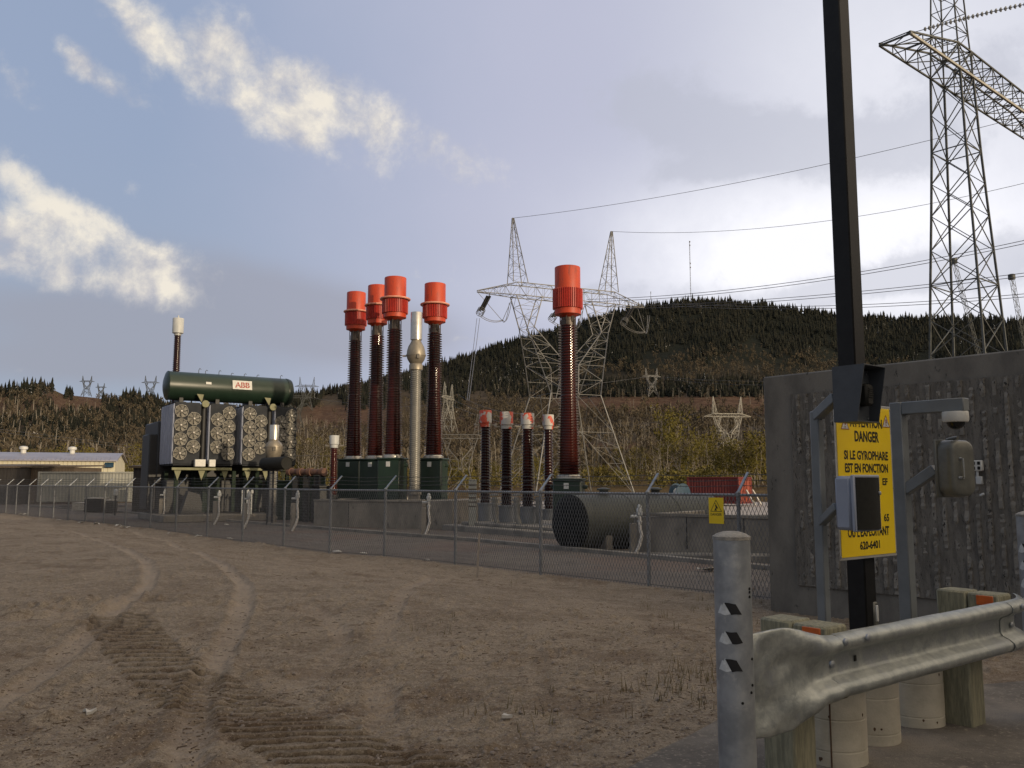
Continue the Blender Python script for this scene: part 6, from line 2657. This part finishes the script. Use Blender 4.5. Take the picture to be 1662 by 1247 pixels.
# ---- leaning wooden stake and litter on the dirt
p0 = GT(774, 936)
p1 = P(778, 866, p0.y)
mb = MB()
mb.bar(p0 - UP * .15, p1, .034, 4, cap=True)
tag(mb.build('wooden_stake', MAT['wood_grey'], None), 'leaning pale wooden survey stake in the dirt before the fence', 'stake')
rngj = np.random.default_rng(21)
spots = [(36, 836), (95, 845), (132, 849), (157, 852), (192, 855), (203, 858), (279, 867), (322, 873), (374, 876), (397, 883), (549, 898), (590, 900), (692, 911), (145, 1157), (368, 853), (823, 1165), (1120, 912), (1145, 928)]
names_l = ['white scrap beside the far left fence posts', 'white scrap below the grey container', 'small white scrap by the fence left of the yard lamp', 'pale scrap by the fence below the yard lamp', 'long white scrap at the fence right of the yard lamp',
           'white litter scrap at the fence below the boarded hut', 'white rag at the fence foot left of the transformer', 'crumpled white scrap at the fence below the first fan bank', 'pale litter at the fence below the third fan bank', 'pale strip at the fence foot below the silver arrester',
           'pale flattened scrap at the fence below the basin wall', 'pale fluffy scrap by the fence under the clustered bushings', 'white scrap in the dirt right of the clustered bushings', 'white paper scrap on the near dirt at lower left', 'white scrap on the yard behind the fence below the fans',
           'thin pale twig on the near dirt below the stake', 'white scrap behind the fence left of the near bollard', 'pale scrap under the fence beside the near bollard']
for i, ((px, py), lb) in enumerate(zip(spots, names_l)):
    q = GT(px, py)
    mb = MB()
    sz = (.10 + .12 * rngj.random()) * (1.25 if py < 860 else 1.0) * (.28 if py > 1100 else 1)
    a0 = rngj.random() * 6
    vs = []
    for k in range(7):
        a = a0 + k * 2 * PI / 7
        rr_ = sz * (.5 + .8 * rngj.random())
        vs.append((q.x + rr_ * math.cos(a), q.y + rr_ * math.sin(a) * .6, q.z + .01 + .09 * rngj.random() * sz / .15))
    top = (q.x, q.y, q.z + (.05 + .04 * rngj.random()) * (.35 if py > 1100 else 1))
    mb.add(vs + [top] + [(v[0], v[1], v[2] - .02) for v in vs], [(k, (k + 1) % 7, 7) for k in range(7)] + [(k, (k + 1) % 7, 8 + (k + 1) % 7, 8 + k) for k in range(7)])
    tag(mb.build('litter_scrap', MAT['junk'], None, smooth=0), lb, 'litter', 'litter scraps')

# ================================================================== vegetation and loose ground stuff
def quads_to_np(V):
    V = np.asarray(V)
    n = len(V) // 4
    return V, np.arange(n * 4).reshape(n, 4)


def tint_mat(name, cols, lo=.0, hi=1.0, trans=0.0):
    """foliage colours spread by a per-tree value"""
    m = bpy.data.materials.new(name)
    m.use_nodes = True
    t = m.node_tree
    q = NB(t)
    bs = t.nodes['Principled BSDF']
    a = t.nodes.new('ShaderNodeAttribute')
    a.attribute_name = 'tint'
    oi = t.nodes.new('ShaderNodeObjectInfo').outputs['Random']
    co = t.nodes.new('ShaderNodeTexCoord').outputs['Object']
    f = q.m('FRACT', q.m('ADD', a.outputs['Fac'], q.m('MULTIPLY', oi, .37)))
    r = t.nodes.new('ShaderNodeValToRGB')
    r.color_ramp.interpolation = 'LINEAR'
    el_ = r.color_ramp.elements
    for i, c in enumerate(cols):
        p = i / (len(cols) - 1)
        e = el_[0] if i == 0 else (el_[1] if i == len(cols) - 1 else el_.new(p))
        e.position = p
        e.color = (*c, 1)
    t.links.new(f, r.inputs[0])
    t.links.new(r.outputs[0], bs.inputs['Base Color'])
    bs.inputs['Roughness'].default_value = .9
    bs.inputs['Specular IOR Level'].default_value = .1
    return m


m_con = tint_mat('conifer_needles', [(.012, .0145, .011), (.019, .021, .016), (.025, .025, .017), (.015, .0175, .0135), (.030, .029, .021)])
m_bare = tint_mat('bare_twigs', [(.092, .076, .050), (.135, .115, .074), (.068, .056, .042), (.160, .142, .078), (.100, .080, .053), (.14, .125, .095), (.082, .067, .048)])
m_shrub = tint_mat('spring_leaves', [(.100, .080, .024), (.125, .098, .028), (.085, .070, .024), (.115, .080, .030), (.105, .066, .030), (.135, .115, .032)])
m_pale = tint_mat('pale_trunks', [(.26, .235, .20), (.34, .315, .27), (.20, .175, .145), (.30, .27, .22)])
m_grass = tint_mat('dry_grass', [(.14, .115, .055), (.19, .16, .085), (.10, .095, .045), (.16, .12, .07)])


def cone_template(seed):
    r = np.random.default_rng(seed)
    V, F = [], []
    for k, (z0, z1, w) in enumerate(((.06, .45, .20), (.26, .66, .155), (.46, .84, .11), (.66, 1.0, .065))):
        o = len(V)
        n = 6
        for j in range(n):
            a = 2 * PI * (j + .5 * (k % 2)) / n
            ww = w * (.65 + .7 * r.random())
            V.append((ww * math.cos(a), ww * math.sin(a), z0 + (r.random() - .5) * .08))
        V.append(((r.random() - .5) * .02, (r.random() - .5) * .02, z1))
        F += [(o + j, o + (j + 1) % n, o + n) for j in range(n)]
    return np.array(V), np.array(F)


CT = [cone_template(s) for s in range(5)]


def scatter(name, pts, hs, templ, mat, label, wscale=1.0):
    """one mesh of many far trees; pts (n,3), hs heights, templ list of (V,F)"""
    Vs, Fs, Ts = [], [], []
    o = 0
    n = len(pts)
    rot = rng.random(n) * 2 * PI
    tint = np.mod(.5 + .9 * fbm(pts[:, 0], pts[:, 1], 1 / 70., 3, 88) + .38 * (rng.random(n) - .5), 1.0)
    which = rng.integers(0, len(templ), n)
    for k, (TV, TF) in enumerate(templ):
        s = np.nonzero(which == k)[0]
        if len(s) == 0:
            continue
        c_, s_ = np.cos(rot[s])[:, None], np.sin(rot[s])[:, None]
        h = hs[s][:, None]
        w = h * wscale * (.8 + .5 * rng.random(len(s)))[:, None]
        X = (TV[:, 0] * c_ - TV[:, 1] * s_) * w + pts[s, 0][:, None]
        Y = (TV[:, 0] * s_ + TV[:, 1] * c_) * w + pts[s, 1][:, None]
        Z = TV[:, 2] * h + pts[s, 2][:, None]
        V = np.stack([X, Y, Z], -1).reshape(-1, 3)
        F = (TF[None] + (np.arange(len(s)) * len(TV))[:, None, None]).reshape(-1, TF.shape[1]) + o
        o += len(V)
        Vs.append(V)
        Fs.append(F)
        Ts.append(np.repeat(tint[s], len(TV)) + .10 * (rng.random(len(V)) - .5))
    ob = np_mesh(name, np.concatenate(Vs), np.concatenate(Fs), mat, dict(tint=np.concatenate(Ts)))
    return tag(ob, label, None, None, 'stuff')


def hill_points(n, d0, d1, keep, power=1.0):
    """random points of the hillside with their place in the photograph; keep(px,py,d) -> probability"""
    u = rng.random(n)
    d = d0 * (d1 / d0) ** u
    a = R(-33) + R(67) * rng.random(n)
    x, y = d * np.sin(a), d * np.cos(a)
    z = terrain(x, y)
    px, py = to_px(x, y, z)
    k = rng.random(n) < keep(px, py, d)
    return np.stack([x, y, z], 1)[k], px[k], py[k], d[k]


_mainx = [(-200, 700), (440, 668), (560, 655), (640, 650), (720, 655), (800, 640), (860, 618), (920, 600), (1000, 588), (1050, 578), (1120, 574), (1200, 566), (1300, 572), (1400, 585), (1662, 600)]


def con_line(px):
    return np.interp(px, [p[0] for p in _mainx], [p[1] for p in _mainx])


def keep_con(px, py, d):
    main = (px > 430)
    line = con_line(px) + 14 * np.sin(px * .045) + 8 * np.sin(px * .11 + 2)
    k = np.where(main, np.clip((line - py) / 14 + .5, 0.0, 1.0), 0)
    # stands on the left hill
    lft = np.exp(-((px - 190) / 85) ** 2 - ((py - 672) / 30) ** 2) * 1.8 + np.exp(-((px - 48) / 40) ** 2 - ((py - 632) / 9) ** 2) * 2.5 * ((px < 85)) + .30 * (py > 680) * (py < 730) + .12
    lft = np.where((px > 86) & (px < 165) & (py < 668), np.where((px > 106) & (px < 118) & (py < 650), .8, .0), lft)
    k = np.where(main, k, np.clip(lft, 0, 1))
    mid = (py > 618) & (py < 645) & (px > 800)
    return np.where(mid, np.maximum(k, .85), k) * (1 - .0 * d)


pts, px, py, d = hill_points(90000, 380, 1700, keep_con)
dens = np.minimum(1.0, (d / 1500.0) ** 1.0 + .15)
k = rng.random(len(pts)) < np.where(py < 700, 1, .5)
pts, d, py = pts[k], d[k], py[k]
hs = (6 + 7 * rng.random(len(pts))) * (.75 + .5 * rng.random(len(pts)))
hs = np.where(np.arctan2(pts[:, 0], pts[:, 1]) < azel(430, 640)[0], hs * .75, hs)
pts[:, 2] -= .5
# a fringe right on the crest
aa = R(-33) + R(67) * rng.random(2600)
Dr = np.interp(aa, _raz, _rd)
dd2 = Dr * (1 + .012 * rng.normal(0, 1, len(aa)))
X, Y = dd2 * np.sin(aa), dd2 * np.cos(aa)
Z = terrain(X, Y)
fpx, fpy = to_px(X, Y, Z)
kk = ((fpx > 440) | ((fpx > -60) & (fpx < 85)) | ((fpx > 196) & (fpx < 262)) | ((fpx > 106) & (fpx < 118))) & (rng.random(len(aa)) < np.where(fpx > 700, 1.0, .8))
pts = np.concatenate([pts, np.stack([X, Y, Z - .5], 1)[kk]])
hs = np.concatenate([hs, (5 + 13 * rng.random(kk.sum()) ** 1.6)])
scatter('conifer_forest', pts, hs, CT, m_con, 'dense dark conifer forest covering the hill')


def bare_template(seed, crown=.55, n=26, trunk=True, tw=.018, spread=.26, sz=.10):
    r = np.random.default_rng(seed)
    V, F = [], []

    def quad_(c, u, v):
        o = len(V)
        V.extend([c - u - v, c + u - v, c + u + v, c - u + v])
        F.append((o, o + 1, o + 2, o + 3))
    if trunk:
        lean = r.normal(0, .03, 2)
        for a in (0, PI / 2):
            o = len(V)
            e = np.array((math.cos(a), math.sin(a), 0))
            b0 = np.array((0, 0, -.03))
            b1 = np.array((lean[0], lean[1], .8))
            V.extend([b0 - e * tw, b0 + e * tw, b1 + e * tw * .4, b1 - e * tw * .4])
            F.append((o, o + 1, o + 2, o + 3))
    for _ in range(n):
        while True:
            p = r.uniform(-1, 1, 3)
            if (p ** 2).sum() < 1:
                break
        c = np.array((p[0] * spread, p[1] * spread, 1 - crown / 2 + p[2] * crown / 2))
        u = r.normal(0, 1, 3)
        u[2] = abs(u[2]) + .6
        u /= np.linalg.norm(u)
        v = np.cross(u, r.normal(0, 1, 3))
        v /= np.linalg.norm(v)
        quad_(c, u * sz * (.6 + .8 * r.random()), v * sz * (.25 + .35 * r.random()))
    return np.array(V), np.array(F)


BT = [bare_template(s, crown=.75, n=24, spread=.30, sz=.085) for s in range(6)]


def keep_bare(px, py, d):
    line = con_line(px)
    k = np.where(px > 430, np.clip((py - line + 6) / 20, 0, 1), .42)
    k = k * np.where((py > 640) & (py < 668) & (px > 900) & (px < 1380), .12, 1)
    k = k * np.where((py > 652) & (py < 692) & (px > 480) & (px < 640), .07, 1)
    k = k * np.where((py > 612) & (py < 642) & (px > 800), .35, 1)
    k = k * np.where((py > 690) & (py < 760) & (((px > 930) & (px < 1260)) | ((px > 470) & (px < 580))), .4, 1)
    k = k * np.where((px < 165) & (px > 80) & (py < 668), .04, 1)
    return np.clip(k * np.where(py > 735, .25, 1), 0, 1) * np.clip((d / 1000) ** .7, .15, 1)


pts, px, py, d = hill_points(30000, 300, 1500, keep_bare)
hs = (5.5 + 6 * rng.random(len(pts)))
scatter('bare_woodland', pts, hs, BT, m_bare, 'grey brown leafless woodland on the lower hillside', .95)

# pale trunks standing in the woods, too many and too far to tell apart
PT = []
for s in range(4):
    r = np.random.default_rng(90 + s)
    V, F = [], []
    ln = r.normal(0, .05, 2)
    for a in (0, PI / 2):
        o = len(V)
        e = np.array((math.cos(a), math.sin(a), 0)) * .026
        V.extend([np.array((0, 0, 0)) - e, np.array((0, 0, 0)) + e, np.array((ln[0], ln[1], 1)) + e * .4, np.array((ln[0], ln[1], 1)) - e * .4])
        F.append((o, o + 1, o + 2, o + 3))
    for q in range(5):
        o = len(V)
        z = .35 + .13 * q
        b0 = np.array((ln[0] * z, ln[1] * z, z))
        a = r.random() * 6.28
        b1 = b0 + np.array((math.cos(a) * .10, math.sin(a) * .10, .14))
        V.extend([b0, b0 + np.array((0, 0, .012)), b1 + np.array((0, 0, .006)), b1])
        F.append((o, o + 1, o + 2, o + 3))
    PT.append((np.array(V), np.array(F)))


def keep_trunk(px, py, d):
    k = .10 + .9 * ((py > 625) & (py < 648) & (px > 800)) + .9 * ((py > 690) & (py < 760) & (px > 470) & (px < 580)) + .8 * ((py > 700) & (py < 745) & (px > 940) & (px < 1260)) + .25 * ((px < 260) & (py > 660) & (py < 730))
    k = k * np.where((py > 650) & (py < 690) & (px > 480) & (px < 640), .05, 1)
    return np.clip(k, 0, 1) * (py > 600) * np.clip((d / 900), .1, 1)


pts, px, py, d = hill_points(11000, 240, 1350, keep_trunk)
hs = (7 + 6 * rng.random(len(pts)))
scatter('birch_stand', pts, hs, PT, m_pale, 'pale thin birch trunks scattered through the woods', 1.0)

# low scrub in the valley
ST = [bare_template(40 + s, crown=.95, n=80, trunk=False, spread=.55, sz=.07) for s in range(5)]


def keep_scrub(px, py, d):
    return np.clip((py - 690) / 40, 0, 1) * np.where((px > 930) & (px < 1110) & (py > 716) & (py < 775), .05, 1) * .6 + .10 * ((py > 640))


pts, px, py, d = hill_points(3000, 175, 700, keep_scrub)
hs = 1.6 + 3.2 * rng.random(len(pts)) ** 1.5
scatter('valley_scrub', pts, hs, ST, m_shrub, 'low yellow green scrub on the valley floor', 1.1)

# ---- trees near enough to tell apart
def near_tree_mesh(seed, kind):
    r = np.random.default_rng(seed)
    mb = MB()
    crown = []
    nst = {'birch': 2, 'willow': 4}[kind]
    for s in range(nst):
        a = r.random() * 6.28
        sp = {'birch': .07, 'willow': .22}[kind]
        base = Vector((math.cos(a) * .02, math.sin(a) * .02, -.02))
        pts_ = [base]
        top = Vector((math.cos(a) * sp * (1 + r.random()), math.sin(a) * sp * (1 + r.random()), .78 + .2 * r.random()))
        for k in range(1, 6):
            pts_.append(base.lerp(top, k / 5) + Vector((r.normal(0, .010), r.normal(0, .010), 0)))
        w0 = {'birch': .0075, 'willow': .007}[kind]
        mb.tube(pts_, [w0 * (1 - .8 * k / 5) for k in range(6)], 5)
        for q in range(9):
            f = .25 + .7 * r.random()
            p = base.lerp(top, f)
            b_ = r.random() * 6.28
            ln = (.10 + .14 * r.random()) * (1.15 - f * .5)
            e = p + Vector((math.cos(b_) * ln, math.sin(b_) * ln, ln * (.7 + .5 * r.random())))
            mb.bar(p, e, .0032, 3, w2=.001)
            crown.append((p, e))
    V, T = [], []
    n = {'birch': 420, 'willow': 1700}[kind]
    for _ in range(n):
        p, e = crown[r.integers(0, len(crown))]
        c = np.array(p.lerp(e, .3 + .9 * r.random())) + r.normal(0, {'birch': .030, 'willow': .052}[kind], 3)
        u = r.normal(0, 1, 3)
        u[2] += .5
        u /= np.linalg.norm(u)
        v = np.cross(u, r.normal(0, 1, 3))
        v /= np.linalg.norm(v)
        s = {'birch': .011, 'willow': .0150}[kind] * (.5 + r.random())
        V += [c - u * s * 1.5, c + v * s * .6, c + u * s * 1.5, c - v * s * .6]
        T += [r.random() * .5 + .0] * 4
    return mb, np.array(V), np.array(T)


m_nl = tint_mat('young_leaves', [(.115, .098, .024), (.145, .122, .030), (.095, .080, .024), (.125, .092, .028), (.11, .088, .028), (.135, .115, .028)])
protos = {}
for kind in ('birch', 'willow'):
    for v in range(3):
        mb, V, T = near_tree_mesh(100 + v + (10 if kind == 'willow' else 0), kind)
        r_ = bpy.data.objects.new(kind + '_tree', None)
        COL.objects.link(r_)
        tr = mb.build('trunk', MAT['trunk'] if kind == 'willow' else m_pale, r_, smooth=60, world=False)
        cr = np_mesh('crown', V, np.arange(len(V)).reshape(-1, 4), m_nl if kind == 'willow' else m_bare, dict(tint=T))
        cr.parent = r_
        protos[(kind, v)] = [r_, False]
LB = {'birch': 'thin pale stemmed birch with sparse bare twigs at the foot of the hill', 'willow': 'yellow green young willow clump at the foot of the hill'}


def put_tree(kind, v, px, py, Y, h, w=1.0, label=None):
    q = P(px, py, Y)
    z = gz(q.x, q.y)
    pr = protos[(kind, v)]
    o = pr[0] if not pr[1] else dup(pr[0])
    pr[1] = True
    o.location = (q.x, q.y, z - .2)
    o.rotation_euler = (0, 0, rng.random() * 6.28)
    o.scale = (h * w, h * w, h)
    tag(o, label or LB[kind], 'tree', {'birch': 'pale birches below the hill', 'willow': 'young willows below the hill'}[kind])


bxs = [(484, 100), (492, 0), (500, 0), (507, 0), (516, 0), (523, 0), (531, 0), (538, 0), (546, 0), (552, 0), (1012, 0), (1028, 0), (1046, 0), (1062, 0), (1078, 0), (1096, 0), (1122, 0), (1140, 0), (1160, 0), (1178, 0), (1196, 0), (1214, 0), (1228, 0), (1240, 0),
       (60, 0), (25, 0), (205, 0), (212, 0), (760, 0), (775, 0), (806, 0), (838, 0), (955, 0), (975, 0)]
for i, (x, _) in enumerate(bxs):
    Y = 170 + 130 * rng.random()
    put_tree('birch', i % 3, x + rng.normal(0, 3), 790, Y, (9 + 6 * rng.random()) * (1.15 if 480 < x < 560 else .9), .9 + .4 * rng.random())
wxs = [(118, 150, 9.5, 1.2, 'bright yellow green round willow behind the cream warehouse roof'), (40, 190, 8, 1, None), (75, 180, 7, 1, None), (205, 160, 8, 1.1, None), (238, 175, 9, 1, None), (12, 200, 7, 1, None), (165, 190, 6.5, 1, None),
       (1085, 230, 16, .95, 'tall yellow green willow standing left of the pale tower'), (1110, 190, 10, 1, None), (1135, 200, 10.5, 1, None), (1020, 230, 9, 1, None), (1060, 210, 9.5, 1, None), (1165, 185, 10, 1, None), (1200, 180, 10, 1, None), (1232, 180, 10, 1, None), (1250, 170, 9, 1, None), (995, 260, 6, 1.2, None),
       (500, 190, 12, 1, None), (520, 200, 13, .9, None), (545, 200, 12, .9, None), (486, 185, 11, .9, None), (745, 230, 8, 1.1, None), (768, 240, 7, 1.1, None), (812, 230, 7, 1.1, None), (845, 240, 8, 1.1, None), (955, 250, 7, 1.2, None), (730, 200, 7, 1.1, None), (870, 230, 7, 1.2, None)]
for i, (x, Y, h, w, lb) in enumerate(wxs):
    put_tree('willow', i % 3, x + rng.normal(0, 4), 790, Y * (.95 + .5 * rng.random()), h * (.75 + .55 * rng.random()) * (1.25 if x > 1070 else 1), w, lb)
# ---- dry grass tufts and stones on the dirt
gv, gt_ = [], []
tufts = []
for (cx_, cy_, sx, sy, n) in ((1090, 1120, 70, 22, 46), (870, 1000, 12, 4, 4), (835, 950, 5, 3, 3), (1100, 985, 40, 12, 20), (840, 1165, 45, 16, 14), (1130, 1090, 30, 20, 22), (1200, 985, 40, 10, 22), (1290, 975, 60, 8, 26), (1250, 1000, 40, 12, 10),
                             (420, 905, 40, 4, 12), (1040, 980, 30, 8, 6), (700, 990, 60, 20, 6), (1230, 960, 30, 3, 40), (1350, 990, 60, 10, 14), (1450, 1010, 60, 20, 12)):
    for _ in range(n):
        if rng.random() < .6:
            tufts.append((rng.normal(cx_, sx), rng.normal(cy_, sy)))
for (tx_, ty_) in tufts:
    q = GT(tx_, max(842, ty_))
    ye = float(np.interp(q.x, [p[0] for p in AEDGE], [p[1] for p in AEDGE]))
    if q.y < ye + .05:
        continue
    t0 = rng.random()
    for k in range(rng.integers(3, 9)):
        a, ln = rng.random() * 6.28, .03 + .10 * rng.random() ** 1.6
        b_ = np.array((q.x + rng.normal(0, .04), q.y + rng.normal(0, .04), q.z - .01))
        tip = b_ + np.array((math.cos(a) * ln * .35, math.sin(a) * ln * .35, ln))
        e = np.array((math.cos(a + 1.57), math.sin(a + 1.57), 0)) * .0035
        gv += [b_ - e, b_ + e, tip + e * .3, tip - e * .3]
        gt_ += [t0] * 4
tag(np_mesh('dry_grass', np.array(gv), np.arange(len(gv)).reshape(-1, 4), m_grass, dict(tint=np.array(gt_))), 'thin dry grass tufts on the dirt', None, None, 'stuff')

ST_ = []
for s in range(4):
    r = np.random.default_rng(60 + s)
    V = [(math.cos(a) * (.8 + .4 * r.random()), math.sin(a) * (.8 + .4 * r.random()), .0) for a in np.linspace(0, 2 * PI, 7)[:-1]]
    V += [(x * .7, y * .7, .45 + .2 * r.random()) for x, y, _ in V[:6]] + [(0, 0, .65)]
    F = [(j, (j + 1) % 6, 6 + (j + 1) % 6) for j in range(6)] + [(j, 6 + (j + 1) % 6, 6 + j) for j in range(6)] + [(6 + j, 6 + (j + 1) % 6, 12) for j in range(6)]
    ST_.append((np.array(V), np.array(F)))
n = 5200
dy = 90 + 420 * rng.random(n) ** .8
sx_ = rng.random(n) * 1250
P_, H_s = [], []
for a, c in zip(sx_, dy):
    q = GT(a, CY + 158.5 + c)
    ye = float(np.interp(q.x, [p[0] for p in AEDGE], [p[1] for p in AEDGE]))
    if q.y < ye + .02:
        continue
    P_.append((q.x, q.y, q.z - .003))
    H_s.append(.004 + .012 * rng.random() ** 4)
scatter('loose_stones', np.array(P_), np.array(H_s), ST_, MAT['stone'], 'small loose stones and clods on the dirt')

# dark twigs and bark crumbs lying about
gv = []
n = 5200
dy = 75 + 400 * rng.random(n) ** 1.1
for a, c in zip(rng.random(n) * 1260, dy):
    q = GT(a, CY + 158.5 + c, 8)
    ye = float(np.interp(q.x, [p[0] for p in AEDGE], [p[1] for p in AEDGE]))
    if q.y < ye + .02 or vnoise(np.array([q.x * .8]), np.array([q.y * .8]), 77.)[0] < -.12:
        continue
    t_ = rng.normal(0, .5) + (1.57 if rng.random() < .25 else 0)
    L = (.005 + .022 * rng.random() ** 4) * (1 + q.y * .045)
    u = np.array((math.cos(t_), math.sin(t_), rng.normal(0, .10))) * L
    v = np.array((-math.sin(t_), math.cos(t_), .5)) * (.0012 + .0022 * rng.random()) * (1 + q.y * .05)
    b_ = np.array((q.x, q.y, q.z + .006))
    gv += [b_ - u - v, b_ + u - v, b_ + u * .8 + v, b_ - u * .9 + v]
m_deb = M('bark_crumbs', (.085, .058, .038), (.045, .031, .021), 30, rough=1.0, spec=.05)
tag(np_mesh('bark_debris', np.array(gv), np.arange(len(gv)).reshape(-1, 4), m_deb), 'dark twigs and bark crumbs strewn over the dirt', None, None, 'stuff')
